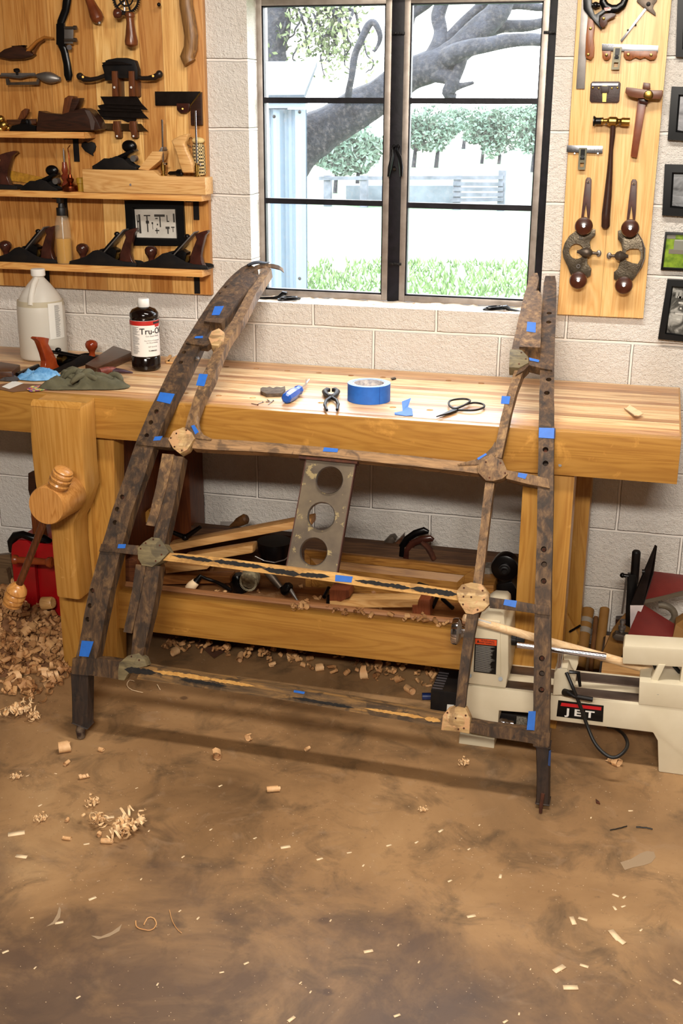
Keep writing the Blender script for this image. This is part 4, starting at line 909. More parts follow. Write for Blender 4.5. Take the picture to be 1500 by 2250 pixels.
# eight-sided joint plates
def joint(px, t, m_, ns=()):
    o = spoly(MB(), px, t, .010).build('joint_plate', m_, frm, bev=.0015)
    for x, y in ns:
        a = sp(x, y, .010); MB().cyl(a-sn_(a.z)*.003, a+sn_(a.z)*.0006, .0026, 8).build('nail_head', M['rust'], frm)
joint([(372, 968), (383, 950), (405, 941), (423, 952), (430, 966), (414, 990), (398, 999), (383, 988)], .030, OWS, [(378, 965), (390, 955), (412, 948), (386, 984), (402, 992)])
joint([(305, 1205), (318, 1192), (336, 1181), (352, 1183), (366, 1200), (374, 1214), (355, 1234), (337, 1246), (315, 1243), (306, 1228)], .040, OWG, [(323, 1194), (340, 1186), (354, 1199), (358, 1219), (345, 1233), (312, 1206)])
joint([(262, 1474), (265, 1455), (283, 1440), (305, 1435), (320, 1446), (326, 1462), (300, 1468), (284, 1480), (276, 1494), (263, 1492)], .030, OWG, [(292, 1441), (309, 1449)])
joint([(1048, 1026), (1062, 1013), (1084, 1005), (1104, 1012), (1112, 1030), (1116, 1044), (1104, 1054), (1084, 1059), (1068, 1058), (1050, 1040)], .034, OWL, [(1068, 1018), (1100, 1020), (1110, 1042), (1076, 1052)])
joint([(1003, 1300), (1015, 1285), (1036, 1280), (1058, 1284), (1074, 1304), (1076, 1328), (1062, 1342), (1040, 1350), (1024, 1348), (1008, 1322)], .034, OWS, [(1020, 1292), (1036, 1312), (1061, 1298), (1064, 1318), (1050, 1340), (1018, 1328), (1019, 1311)])
joint([(974, 1570), (984, 1558), (1005, 1552), (1024, 1556), (1034, 1578), (1032, 1610), (1010, 1606), (970, 1602)], .034, OWS, [(984, 1564), (1002, 1576), (1024, 1570), (1020, 1598), (1008, 1600)])
joint([(459, 748), (466, 734), (482, 727), (494, 736), (492, 752), (480, 766), (466, 764)], .030, OWS)
joint([(1120, 773), (1146, 775), (1160, 790), (1161, 803), (1140, 814), (1118, 813)], .028, OWG, [(1145, 781), (1155, 795), (1140, 806)])
# feet
lf = [(157, 1478), (196, 1484)]
def foot(pl, pr, zb, bot_l, bot_r, nm='foot_post'):
    A = sp(*pl, .004); B_ = sp(*pr, .004); z = A.z
    C_ = wp(*bot_r, g(.03)-.004); D = wp(*bot_l, g(.03)-.004); k = MB()
    ring_ = [[A, B_], [A.lerp(D, .5)+Vector((.002, 0, 0)), B_.lerp(C_, .5)], [D, C_]]
    for a, b in ring_: k.v += [a, b, b+Vector((0, .042, 0)), a+Vector((0, .042, 0))]
    k.f = [(4*i+q, 4*i+(q+1) % 4, 4*i+4+(q+1) % 4, 4*i+4+q) for i in range(2) for q in range(4)]+[(0, 1, 2, 3), (8, 11, 10, 9)]
    return k.build(nm, OWD, frm, bev=.002)
foot((156, 1480), (194, 1484), 0, (158, 1589), (191, 1602)); foot((1177, 1640), (1207, 1644), 0, (1177, 1766), (1205, 1770))
a = fp(178, 1620, .004); MB().tube([a+Vector((.004, .01, .052)), a+Vector((0, 0, .022)), a], [.011, .014, .011], 10).build('foot_tip', mat('rotted_foot', '2a150e', .9, 0, '6b5a48', 60, .5, 200), frm, smooth=True)
a = fp(1187, 1786, .002); MB().tube([a+Vector((.002, .01, .05)), a+Vector((.0, .002, .02)), a], [.005, .0048, .004], 8).build('foot_tip', M['rust'], frm, smooth=True)
# pierced metal plate hanging between the cross rails
c = MB(); k = spoly(MB(), [(669, 1006), (778, 1016), (735, 1268), (624, 1250)], .0025, -.012); plate_ = k.build('pierced_plate', mat('tarnished_metal_plate', '51453a', .5, .5, '6d5f4c', 10, .15, 60, wear='94825c', wt=.58), frm)
for px, py, r in ((721, 1052, .036), (703, 1132, .0365), (686, 1211, .0365)):
    a = sp(px, py, -.012); n_ = sn_(a.z); c.cyl(a+n_*.02, a-n_*.03, r, 48)
cut(plate_, c)
for px, py, r in ((721, 1052, .036), (703, 1132, .0365), (686, 1211, .0365)):
    a = sp(px, py, -.012); n_ = sn_(a.z); k = MB(); N = 48; u = n_.orthogonal().normalized(); w = n_.cross(u)
    for i in range(N):
        d = u*cos(2*pi*i/N)+w*sin(2*pi*i/N); k.v += [a+d*(r+.0015)+n_*.001, a+d*r-n_*.001, a+d*r-n_*.012, a+d*(r+.0015)-n_*.012]
    k.f = [(4*i+q, 4*((i+1) % N)+q, 4*((i+1) % N)+(q+1) % 4, 4*i+(q+1) % 4) for i in range(N) for q in range(4)]; k.build('hole_rim', M['dullsteel'], plate_, smooth=True)
for e0, e1 in (((669, 1006), (624, 1250)), ((778, 1016), (735, 1268))):
    A = sp(*e0, -.010); B_ = sp(*e1, -.010); n_ = sn_((A.z+B_.z)/2); MB().prism([A, B_, B_-n_*.016, A-n_*.016], (.0025, 0, 0)).build('plate_flange', mat('rusty_flange', '4a2a20', .6, .4), frm)
spoly(MB(), [(655, 1000), (785, 1012), (783, 1018), (655, 1006)], .02, -.004).build('plate_flange', M['rust'], frm)
# blue tape strips stuck on the frame
TAPES = [([(473, 680), (493, 679), (483, 699), (466, 699)], .0105), ([(430, 743), (447, 742), (446, 747), (428, 747)], .0062), ([(438, 823), (457, 824), (449, 850), (431, 848)], .0025), ([(352, 862), (384, 866), (374, 888), (344, 881)], .0005),
    ([(342, 961), (359, 960), (354, 969), (338, 970)], .0064), ([(421, 937), (428, 935), (438, 950), (430, 956)], .0045), ([(262, 1196), (279, 1196), (277, 1205), (260, 1205)], .0064), ([(181, 1407), (207, 1409), (196, 1443), (175, 1441)], .0036),
    ([(712, 983), (743, 986), (741, 994), (709, 992)], .0006), ([(737, 1263), (775, 1267), (772, 1280), (736, 1277)], .0006), ([(646, 1516), (670, 1520), (668, 1525), (645, 1521)], .0006), ([(1158, 714), (1177, 716), (1176, 738), (1156, 735)], .0105),
    ([(1162, 790), (1184, 795), (1183, 800), (1163, 796)], .0064), ([(1102, 871), (1121, 872), (1118, 889), (1100, 888)], .0015), ([(1184, 940), (1217, 941), (1216, 964), (1183, 962)], .0006), ([(1048, 1008), (1067, 997), (1070, 1000), (1051, 1012)], .0045),
    ([(1139, 1040), (1159, 1043), (1154, 1054), (1137, 1049)], .0064), ([(1109, 1317), (1136, 1320), (1133, 1335), (1106, 1329)], .0064), ([(1161, 1562), (1177, 1562), (1174, 1604), (1157, 1603)], .0032)]
for px, off in TAPES: 
    o = spoly(MB(), px, .0006, off+.0006).build('tape_strip', tapem, frm); o['label'] = 'blue tape strip'
o = MB().prism([wp(1206, 1650, -1.03), wp(1210, 1648, -1.0), wp(1208, 1684, -1.0), wp(1204, 1682, -1.03)], (.0006, 0, 0)).build('tape_strip', tapem, frm); o['label'] = 'blue tape strip'
A = sp(1217, 941, .0006); B_ = sp(1216, 964, .0006); MB().prism([A, B_, B_+Vector((.001, .03, -.008)), A+Vector((.001, .03, -.008))], (.0006, 0, 0)).build('tape_strip', tapem, frm)
k = MB().tube([sp(431, 775, -.02), sp(432, 782, -.012), sp(428, 784, -.006)], .005, 8); k.build('wing_nut', M['dullsteel'], frm, smooth=True)
# ------------------------------------------------------------ left tool board with shelves
LB = -.025
solo(MB().box2((-1.80, LB, 1.106), (-.748, -.001, 2.42)), 'tool_board', M['pine'], 'large pine plank tool board on the wall left of the window', 'tool board', bev=.002)
SF = -.107
def shelf(name, xr_px, ytop, ybot, label, brs):
    xr = wp(*xr_px, SF).x; zt = wp(60, ytop, SF).z; zb = wp(60, ybot, SF).z
    t = thing(name, label, 'shelf', ((xr-1.8)/2, (SF+LB)/2, zb))
    MB().box2((-1.80, SF, zb), (xr, LB-.0005, zt)).build('board', M['shelf'], t, bev=.0015)
    for px, py, pyb in brs:
        c = wp(px, py, LB-.003); b = wp(px, pyb, LB-.003); x = c.x
        k = MB().box2((x-.0095, LB-.004, b.z), (x+.0095, LB-.0006, zb)); k.box2((x-.0095, SF+.015, zb-.004), (x+.0095, LB-.001, zb)); k.cyl((x, LB-.004, b.z+.012), (x, LB-.0055, b.z+.012), .003, 10)
        k.build('bracket', M['blackmat'], t)
    return zt
Z1 = shelf('wall_shelf', (184, 295), 289, 303, 'short top pine shelf on the left tool board', [(166, 310, 355)])
Z2 = shelf('wall_shelf', (443, 432), 419, 433, 'middle pine shelf on the left tool board carrying the long wooden plane', [(141, 440, 478), (430, 440, 483)])
Z3 = shelf('wall_shelf', (444, 596), 578, 593, 'lowest pine shelf on the left tool board with three iron planes', [(102, 600, 640), (432, 610, 645)])
def onz(px, Y, z): # x at this plane for the column px near height z
    q = wp(px, 1125, Y)
    lo, hi = 0, 1500
    for _ in range(30):
        m = (lo+hi)/2
        if wp(px, m, Y).z > z: lo = m
        else: hi = m
    return Vector((wp(px, lo, Y).x, Y, z))
PY = (SF+LB)/2-.002
# three bench planes
for (a, b, lab) in ((-8, 134, 'black iron bench plane behind the spray bottle on the lowest shelf'), (160, 308, 'black iron bench plane in the middle of the lowest shelf'), (309, 463, 'black iron bench plane at the right end of the lowest shelf')):
    A = onz(a, PY, Z3); B_ = onz(b, PY, Z3); L = B_.x-A.x
    bench_plane('bench_plane', lab, ((A.x+B_.x)/2, PY, Z3+.0005), pi, L=L, Wd=.058, body='blackmat', iron='dullsteel', tote='rosewood', knob='rosewood', h=.050)
# spray bottle
c = onz(143, -.085, Z3+.0005); c.y = -.085
sb = thing('spray_bottle', 'clear spray bottle half full of amber oil with a black pump on the lowest shelf', 'bottle', c)
gm = clearish('clear_bottle_plastic', 'cbb79a', .78, .12)
om = clearish('amber_oil', 'd69a00', .3, .15)
S = lambda z: c+Vector((0, 0, z))
MB().lathe(S(0), S(.165), [(0, .024), (.04, .0265), (.5, .0262), (.78, .0245), (.9, .020), (.97, .013), (1, .012)], 32).build('body', gm, sb, smooth=True)
MB().lathe(S(.002), S(.082), [(0, .023), (.06, .0252), (.94, .0250), (1, .0245)], 32).build('oil', om, sb, smooth=True)
k = MB().lathe(S(.155), S(.180), [(0, .0165), (1, .0165)], 24); k.lathe(S(.180), S(.195), [(0, .011), (1, .0085)], 20); k.box(S(.208)+Vector((0, -.004, 0)), (.014, .026, .026)); k.build('pump', M['rubber'], sb, bev=.001)
MB().cyl(S(.01), S(.15), .0018, 8).build('dip_tube', M['white_plastic'], sb)
# framed picture of tools leaning on the board
def picture(name, label, outer, inner, Yf, m, t=.018, wall=LB, extra=None, fw=None):
    o = [wp(x, y, Yf) for x, y in outer]; i_ = [wp(x, y, Yf+.001) for x, y in inner]
    th_ = thing(name, label, 'picture', (sum(v.x for v in o)/4, Yf, min(v.z for v in o)))
    k = MB(); n = 4; k.v = o+[v+Vector((0, t, 0)) for v in o]+[v+Vector((0, .004, 0)) for v in i_]+[v+Vector((0, t, 0)) for v in i_]
    mid_ = [a.lerp(b, .8)+Vector((0, -.002, 0)) for a, b in zip(o, i_)]; k.v += mid_
    for j in range(4):
        q = (j+1) % 4; k.f += [(j, q, 16+q, 16+j), (16+j, 16+q, 8+q, 8+j), (j, j+4, q+4, q), (8+j, 8+q, 12+q, 12+j), (4+j, 12+j, 12+q, 4+q)]
    k.build('frame', M['blackframe'], th_, ang=20, smooth=True)
    k = MB().prism([v+Vector((0, .005, 0)) for v in i_], (0, .003, 0)); pic = k.build('print', m, th_)
    return th_, pic, i_
pm_ = mat('grey_photo_paper', 'c9c4ba', .5, 0, 'b3aca2', 12)
th_, pic, I = picture('picture_frame', 'black framed photograph of old tools standing behind the planes on the lowest shelf', [(273, 441), (402, 441), (407, 540), (280, 539)], [(294, 460), (383, 460), (387, 524), (299, 522)], -.036, pm_, t=.010)
dk = mat('photo_dark_grey', '3a3632', .5)
def ip(I, u, v, dy): a = I[0].lerp(I[1], u); b = I[3].lerp(I[2], u); return a.lerp(b, v)+Vector((0, dy, 0))
def iquads(I, items, m, name, par, dy=.0042):
    k = MB()
    for u0, v0, u1, v1 in items:
        k.prism([ip(I, u0, v0, dy), ip(I, u1, v0, dy), ip(I, u1, v1, dy), ip(I, u0, v1, dy)], (0, .0004, 0))
    return k.build(name, m, par)
iquads(I, [(.04, .2, .06, .8), (.08, .18, .13, .85), (.04, .4, .12, .46), (.22, .2, .38, .24), (.28, .24, .31, .8), (.26, .4, .34, .5), (.40, .45, .44, .52), (.42, .5, .43, .7), (.48, .18, .74, .26), (.50, .3, .56, .34), (.60, .26, .63, .62), (.53, .5, .56, .56), (.48, .72, .58, .76), (.51, .65, .53, .85), (.78, .2, .80, .42), (.78, .40, .84, .44), (.94, .15, .98, .45), (.74, .6, .84, .68), (.78, .68, .81, .85), (.88, .6, .96, .64), (.915, .6, .93, .78)], dk, 'tool_images', pic)
# long wooden jointer plane on the middle shelf
zt = wp(300, 374, SF-.006).z; a = onz(183, SF-.006, Z2); b = onz(452, SF-.006, Z2)
wj = thing('wooden_plane', 'long pale beech plane body with tote and wedge on the middle shelf', 'wooden plane', ((a.x+b.x)/2, -.08, Z2))
out = [(a.x, Z2+.0005), (b.x, Z2+.0005), (b.x, zt-.018), (wp(352, 382, SF).x, zt-.016), (wp(338, 373, SF).x, zt), (a.x, zt)]
k = MB().prism([(x, SF-.006, z) for x, z in out], (0, .066, 0)); k.build('body', M['beech'], wj, bev=.003)
k = MB().plate([(303, 372), (334, 333), (357, 333), (352, 352), (326, 374)], -.098, .045); k.build('wedge', M['beech'], wj, bev=.001)
k = MB().plate([(318, 374), (334, 358), (354, 323), (357, 330), (338, 362), (326, 374)], -.096, .04); k.build('iron', M['dullsteel'], wj, bev=.0006)
k = MB().plate([(375, 309), (392, 299), (414, 293), (409, 306), (404, 316), (410, 332), (420, 352), (426, 380), (400, 380), (392, 358), (386, 334)], -.092, .028); k.build('tote', M['beech'], wj, bev=.005, ang=60)
k = MB().plate([(443, 384), (452, 384), (452, 416), (443, 416)], SF-.0075, .001) if False else None
MB().cyl(wp(287, 406, SF-.006), wp(287, 406, SF-.0068), .004, 12).build('plug', M['darkwood'], wj)
# steel gauge rods with brass bodies standing on the plane body
for px, top, bot, lab in ((359, 263, 379, 'left of the two steel rods with brass bases standing on the wooden plane'), (433, 243, 381, 'right and taller steel rod with a brass base, in front of the woven cord')):
    b_ = onz(px, -.088, zt-.016); t_ = wp(px-3 if px < 400 else px-4, top, -.088); t_.y = -.088; g_ = thing('gauge_rod', lab, 'gauge', b_); up = (t_-b_)
    MB().cyl(b_+Vector((0, 0, .002)), t_, .0030, 14).build('rod', M['chrome'], g_, smooth=True)
    k = MB().lathe(b_, b_+Vector((0, 0, .040)), [(0, .011), (.08, .011), (.1, .006), (.35, .006), (.37, .008), (.8, .008), (.82, .0055), (1, .0055)], 18); k.build('base', M['brass'], g_, smooth=True, ang=25)
    k = MB().cyl(b_+Vector((.004, -.002, .036)), b_+Vector((.014, -.004, .036)), .004, 10); k.build('thumb_screw', M['chrome'], g_)
c = onz(392, -.088, zt-.006)
solo(MB().lathe(c+Vector((.014, 0, -.001)), c+Vector((-.036, .004, -.003)), [(0, .006), (.06, .0115), (.3, .012), (.45, .007), (.6, .006), (.9, .006), (1, .003)], 18), 'black_knob_handle', M['black'], 'black bulbous knob handle lying between the two steel rods', 'knob', smooth=True)
# woven cord handle
wcm = NT('woven_cord'); v = wcm.coord(); ck = wcm.n('TexChecker'); wcm.l(v, ck.inputs[0]); ck.inputs['Scale'].default_value = 190; ck.inputs[1].default_value = H('d8c08a'); ck.inputs[2].default_value = H('2e2418'); wcm = wcm.fin(ck.outputs[0], .8)
c = onz(439, -.045, zt-.014); t_ = wp(436, 316, -.045)
wc = thing('woven_bundle', 'pale woven cord bundle with a knotted top at the right end of the middle shelf', 'woven bundle', c)
MB().lathe(c, Vector((c.x-.002, -.045, t_.z)), [(0, .018), (.05, .020), (.95, .019), (1, .014)], 20).build('weave', wcm, wc, smooth=True)
MB().ball((c.x-.002, -.045, wp(436, 309, -.045).z), .017, 14, (1.25, 1, .62)).build('knot', mat('cream_cord', 'd9bf83', .7), wc, smooth=True)
MB().tube([wp(427, 312, -.045), wp(420, 302, -.05), wp(412, 306, -.05), wp(408, 318, -.05), wp(420, 322, -.045)], .0012, 6).build('string', M['blackmat'], wc)
# low angle block plane on top of the wooden plane
def block_plane(name, label, A, B_, Y, z, group=None):
    t = thing(name, label, 'hand plane', ((A+B_)/2, Y, z), group); L = B_-A
    f = lambda u, h: (A+L*u, h*L+z)
    k = MB()
    for y in (Y-.024, Y+.020): k.prism([(x, y, zz) for x, zz in (f(0, 0), f(1, 0), f(1, .05), f(.86, .10), f(.72, .22), f(.56, .27), f(.42, .22), f(.28, .22), f(.12, .12), f(0, .06))], (0, .004, 0))
    k.box(((A+B_)/2, Y, z+.003), (L, .046, .005)); k.build('body', M['blackmat'], t, bev=.0008)
    k = MB().prism([(x, Y-.018, zz) for x, zz in (f(.40, .20), f(.92, .42), f(.96, .37), f(.45, .12))], (0, .036, 0)); k.build('lever_cap', M['black'], t, bev=.002)
    k = MB().ball((A+L*.80, Y, z+L*.46), L*.16, 16, (1.05, .62, .8)); k.build('palm_rest', M['black'], t, smooth=True)
    k = MB().cyl((A+L*.90, Y-.010, z+L*.22), (A+L*.90, Y+.010, z+L*.22), .010, 16); k.build('adjuster', M['dullsteel'], t, smooth=True)
    return t
a = onz(210, -.085, zt+.0005); b = onz(306, -.085, zt); block_plane('block_plane', 'black block plane resting on the long wooden plane', a.x, b.x, -.085, zt+.0008)
a = onz(52, -.075, Z2); b = onz(134, -.075, Z2); block_plane('block_plane', 'black block plane on the middle shelf left of the copper oiler', a.x, b.x, -.075, Z2+.0008)
# big plane cut by the frame edge at left, on the middle shelf
a = onz(-160, -.045, Z2); b = onz(50, -.045, Z2)
t_ = bench_plane('bench_plane', 'long black bench plane cut off by the left edge on the middle shelf', ((a.x+b.x)/2, -.055, Z2+.0005), pi, L=b.x-a.x, Wd=.050, body='blackmat', tote='rosewood', knob='rosewood', h=.05)
k = MB().plate([(16, 375), (30, 376), (130, 398), (130, 409), (60, 402), (16, 396)], -.0325, .003)
rl = solo(k, 'folding_rule', mat('yellow_boxwood_rule', 'b88426', .5, 0, '8e6018', 60), 'old yellow boxwood rule leaning behind the planes on the middle shelf', 'ruler')
# copper oiler and awls
c = onz(156, -.088, Z2+.0005); ol = thing('oil_can', 'small copper oil can with a long bent spout on the middle shelf', 'oil can', c)
k = MB().lathe(c, c+Vector((0, 0, .052)), [(0, .026), (.06, .027), (.30, .026), (.42, .015), (.52, .008), (.62, .011), (.75, .012), (.82, .007), (1, .005)], 28); k.build('body', M['copper'], ol, smooth=True)
q = [c+Vector((0, 0, .048)), wp(154, 370, -.088), wp(151, 340, -.088), wp(149, 326, -.088), wp(154, 319, -.088)]; MB().tube(q, [.0032, .0028, .0022, .0018, .0014], 8).build('spout', M['copper'], ol, smooth=True)
c = onz(146, -.055, Z2+.0005); aw = thing('awl', 'awl with a turned reddish handle and steel spike behind the oil can', 'awl', c); e = wp(144, 356, -.055); e.x = c.x-.001
MB().lathe(c, e, [(0, .010), (.1, .015), (.22, .014), (.32, .008), (.42, .013), (.52, .014), (.6, .008), (.7, .011), (.85, .0085), (1, .007)], 22).build('handle', mat('red_turned_wood', '6b2a18', .25, 0, '853a22', 30), aw, smooth=True)
s_ = wp(143, 325, -.055); s_.x = e.x; MB().lathe(e, s_, [(0, .003), (.8, .0025), (1, .0006)], 10).build('spike', M['dullsteel'], aw, smooth=True)
c = onz(178, -.080, Z2+.0005); k = MB().lathe(c, c+Vector((0, 0, .042)), [(0, .010), (.05, .0105), (.55, .0105), (.6, .013), (.95, .013), (1, .011)], 20); solo(k, 'small_jar', mat('yellow_wax', 'a8801e', .5), 'small yellow wax jar between the oil can and the wooden plane', 'jar', smooth=True, ang=30)
# top shelf
a = onz(80, PY, Z1+.0005); wpb = thing('wooden_plane', 'dark coffin shaped wooden smoothing plane on the top shelf', 'wooden plane', (a.x+.1, PY, Z1))
k = MB().plate([(79, 288), (84, 243), (100, 248), (135, 251), (160, 243), (184, 237), (196, 242), (212, 262), (222, 284), (206, 287)], -.085, .050); k.build('body', M['darkwood'], wpb, bev=.003)
k = MB().plate([(136, 250), (141, 216), (150, 210), (160, 212), (158, 222), (152, 249)], -.080, .035); k.build('iron', M['walnut_z'], wpb, bev=.002)
k = MB().plate([(150, 249), (158, 217), (175, 215), (172, 226), (160, 248)], -.084, .035); k.build('wedge', M['darkwood'], wpb, bev=.002)
k = MB().plate([(186, 242), (197, 243), (208, 268), (206, 285), (200, 285), (196, 262)], -.0862, .001); k.build('worn_face', mat('worn_grey_edge', '4d403c', .4), wpb)
pp = thing('plough_plane', 'plough plane of brass and blackened steel at the left end of the top shelf', 'hand plane', wp(38, 288, -.08))
k = MB().plate([(20, 288), (26, 276), (44, 272), (48, 262), (62, 262), (66, 274), (78, 276), (78, 288)], -.085, .012); k.build('skate', M['black'], pp, bev=.001)
k = MB().plate([(14, 263), (79, 261), (79, 272), (14, 274)], -.074, .006); k.build('fence', M['walnut'], pp, bev=.001)
k = MB()
for px, py, r in ((2, 262, 8), (8, 275, 10), (2, 284, 9), (18, 282, 5)): q = wp(px, py, -.085); k.ball(q, r/620, 12)
k.build('brass_fittings', M['brass'], pp, smooth=True)
k = MB().plate([(38, 262), (46, 244), (54, 238), (62, 240), (60, 250), (52, 262)], -.078, .014); k.build('handle', M['walnut_z'], pp, bev=.003)
MB().cyl(wp(48, 267, -.088), wp(58, 267, -.088), .005, 12).build('wing_screw', M['black'], pp)
# heart pendant
hp = thing('heart_pendant', 'blackened iron heart hanging on a ring under the top shelf', 'pendant', wp(193, 343, -.035))
MB().ring(wp(192, 298, -.040), .013, .0014, (.3, 1, 0)).build('ring', M['dullsteel'], hp, smooth=True)
k = MB().plate([(192, 314), (200, 311), (207, 314), (210, 322), (208, 331), (203, 338), (205, 343), (198, 339), (186, 332), (178, 322), (179, 314), (186, 311)], -.034, .007); k.build('heart', M['blackmat'], hp, bev=.002)
# wall tools on the left board
k = MB().tube([wp(408, -30, -.045), wp(409, 10, -.045), wp(415, 45, -.045), wp(420, 78, -.045), wp(419, 105, -.045), wp(411, 126, -.045), wp(417, 138, -.045)], [.022, .0215, .022, .022, .022, .023, .021], 16, sq=.75)
solo(k, 'axe_handle', wood('worn_hickory', ['5f4022', '8a6236', '9d7646'], 'z', 2, rough=.45), 'curved worn wooden axe handle hanging at the top right of the tool board', 'handle', smooth=True)
dr = thing('hand_drill', 'eggbeater hand drill with a wooden handle hanging above the scraper plane', 'hand drill', wp(286, 104, -.06))
h0 = wp(285, 27, -.062); h1 = wp(289, 104, -.062)
MB().lathe(h0, h1, [(0, .012), (.04, .0155), (.12, .0155), (.16, .012), (.3, .012), (.62, .0165), (.82, .0205), (.93, .0195), (1, .010)], 24).build('handle', M['rosewood'] if False else mat('turned_brown_wood', '5d3118', .28, 0, '744022', 30), dr, smooth=True)
gc = wp(277, -4, -.062); k = MB().ring(gc, .040, .0035, (0, 1, 0), 40, 6); k.ring(gc, .022, .0025, (0, 1, 0), 30, 6)
for i in range(5): a_ = 2*pi*i/5; k.tube([gc, gc+Vector((cos(a_)*.04, 0, sin(a_)*.04))], .003, 6)
for i in range(44): a_ = 2*pi*i/44; k.box(gc+Vector((cos(a_)*.0445, 0, sin(a_)*.0445)), (.003, .006, .003), Matrix.Rotation(-a_, 3, 'Y'))
k.build('gear', M['blackmat'], dr)
MB().tube([wp(272, -30, -.05), wp(274, 28, -.05), h0], .0035, 8).build('shaft', M['chrome'], dr, smooth=True)
k = MB().tube([wp(285, 31, -.062), wp(268, 30, -.070)], .004, 8); k.build('crank', M['blackmat'], dr, smooth=True)
MB().lathe(wp(268, 30, -.070), wp(249, 30, -.074), [(0, .006), (.15, .012), (.5, .0155), (.85, .013), (1, .006)], 20).build('side_knob', mat('turned_dark_wood', '3e1d10', .25, 0, '55291a', 30), dr, smooth=True)
th = thing('hanging_chisel', 'brown turned tool handle with a steel tip hanging left of the hand drill', 'tool', wp(216, 52, -.05))
MB().lathe(wp(188, -20, -.05), wp(218, 49, -.05), [(0, .011), (.2, .012), (.5, .0155), (.75, .0205), (.9, .020), (1, .010)], 22).build('grip', mat('chestnut_wood', '5e2c14', .25, 0, '743a1c', 30), th, smooth=True)
MB().cyl(wp(217, 47, -.05), wp(219, 53, -.05), .0055, 14).build('tip', M['dullsteel'], th)
k = MB().cyl(wp(350, 12, LB), wp(349, 10, -.055), .0032, 10); k.ball(wp(349, 10, -.056), .006, 10); solo(k, 'wall_hook', M['black'], 'small black hook screwed into the tool board beside the axe handle', 'hook', smooth=True)
# long black spokeshave, hung upright
dk_ = thing('drawknife_shave', 'long black iron shave hanging upright beside the hand drill', 'spokeshave', wp(150, 178, -.04))
k = MB().tube([wp(147, -40, -.045), wp(147, 0, -.045), wp(144, 22, -.045), wp(134, 48, -.045), wp(133, 62, -.045), wp(134, 95, -.045), wp(141, 112, -.045), wp(147, 140, -.045), wp(150, 165, -.045), wp(151, 177, -.045)], [.015, .0145, .013, .013, .014, .014, .013, .013, .015, .009], 14, sq=.5); k.build('handle_bar', M['black'], dk_, smooth=True)
k = MB().plate([(123, 52), (140, 50), (144, 104), (123, 98)], -.052, .010); k.build('body', M['black'], dk_, bev=.002)
k = MB().plate([(141, 58), (161, 58), (160, 96), (141, 96)], -.058, .004); k.build('blade', M['dullsteel'], dk_, bev=.0006)
for y in (61, 88): k = MB().cyl(wp(142, y, -.060), wp(164, y, -.060), .0042, 10); k.cyl(wp(162, y, -.060), wp(168, y, -.060), .0065, 12); k.build('adjusting_screw', M['iron'], dk_, smooth=True)
MB().lathe(wp(152, 104, -.050), wp(152, 104, -.064), [(0, .008), (1, .008)], 18).build('thumb_nut', M['chrome'], dk_)
# wooden compass-like shave
ws = thing('wooden_shave', 'dark oval wooden shave with a curved honey coloured handle on the upper left board', 'spokeshave', wp(60, 130, -.05))
k = MB().plate([(-6, 118), (8, 108), (30, 101), (46, 101), (62, 112), (74, 120), (66, 126), (50, 130), (20, 131), (-6, 126)], -.055, .028); k.build('body', M['darkwood'], ws, bev=.006, ang=60)
k = MB().plate([(24, 101), (53, 99), (50, 103), (30, 105)], -.05, .02); k.build('wear_plate', M['black'], ws)
k = MB().tube([wp(60, 114, -.045), wp(70, 103, -.045), wp(82, 91, -.045), wp(98, 82, -.045), wp(118, 84, -.045)], [.010, .0095, .009, .008, .004], 12, sq=.6); k.build('handle', mat('honey_wood', '8a5520', .35, 0, 'a3682c', 20), ws, smooth=True)
k = MB().tube([wp(74, 120, -.042), wp(78, 108, -.042), wp(88, 94, -.042), wp(98, 88, -.042)], [.007, .006, .005, .003], 10, sq=.6); k.build('side_rail', mat('brown_wood', '57300f', .4), ws, smooth=True)
# metal spokeshave
ms = thing('spokeshave', 'grey metal spokeshave with ribbed handles on the left tool board', 'spokeshave', wp(60, 187, -.04))
k = MB().tube([wp(-20, 166, -.045), wp(14, 167, -.045), wp(44, 171, -.045), wp(66, 166, -.045), wp(86, 166, -.045)], [.006, .0065, .0065, .006, .007], 10, sq=.6); k.box(wp(40, 164, -.045), (.12, .008, .010)); k.build('body', M['dullsteel'], ms, smooth=True)
k = MB(); A = wp(82, 167, -.045); B_ = wp(132, 174, -.045); pr = []
for i in range(25): u = i/24; pr.append((u, .007+.010*sin(pi*min(1, u*1.05)**1.1)*(1 if u < .97 else .6)+(.0009 if i % 2 else 0)))
k.lathe(A, B_, pr, 20); k.build('ribbed_handle', M['dullsteel'], ms, smooth=True)
k = MB().plate([(12, 172), (14, 187), (84, 186), (86, 174), (80, 174), (80, 179), (20, 181), (18, 172)], -.055, .006); k.build('blade_clamp', M['iron'], ms)
MB().lathe(wp(38, 164, -.050), wp(36, 151, -.056), [(0, .004), (.5, .004), (.55, .010), (.9, .010), (1, .006)], 16).build('thumb_screw', M['blackmat'], ms, smooth=True)
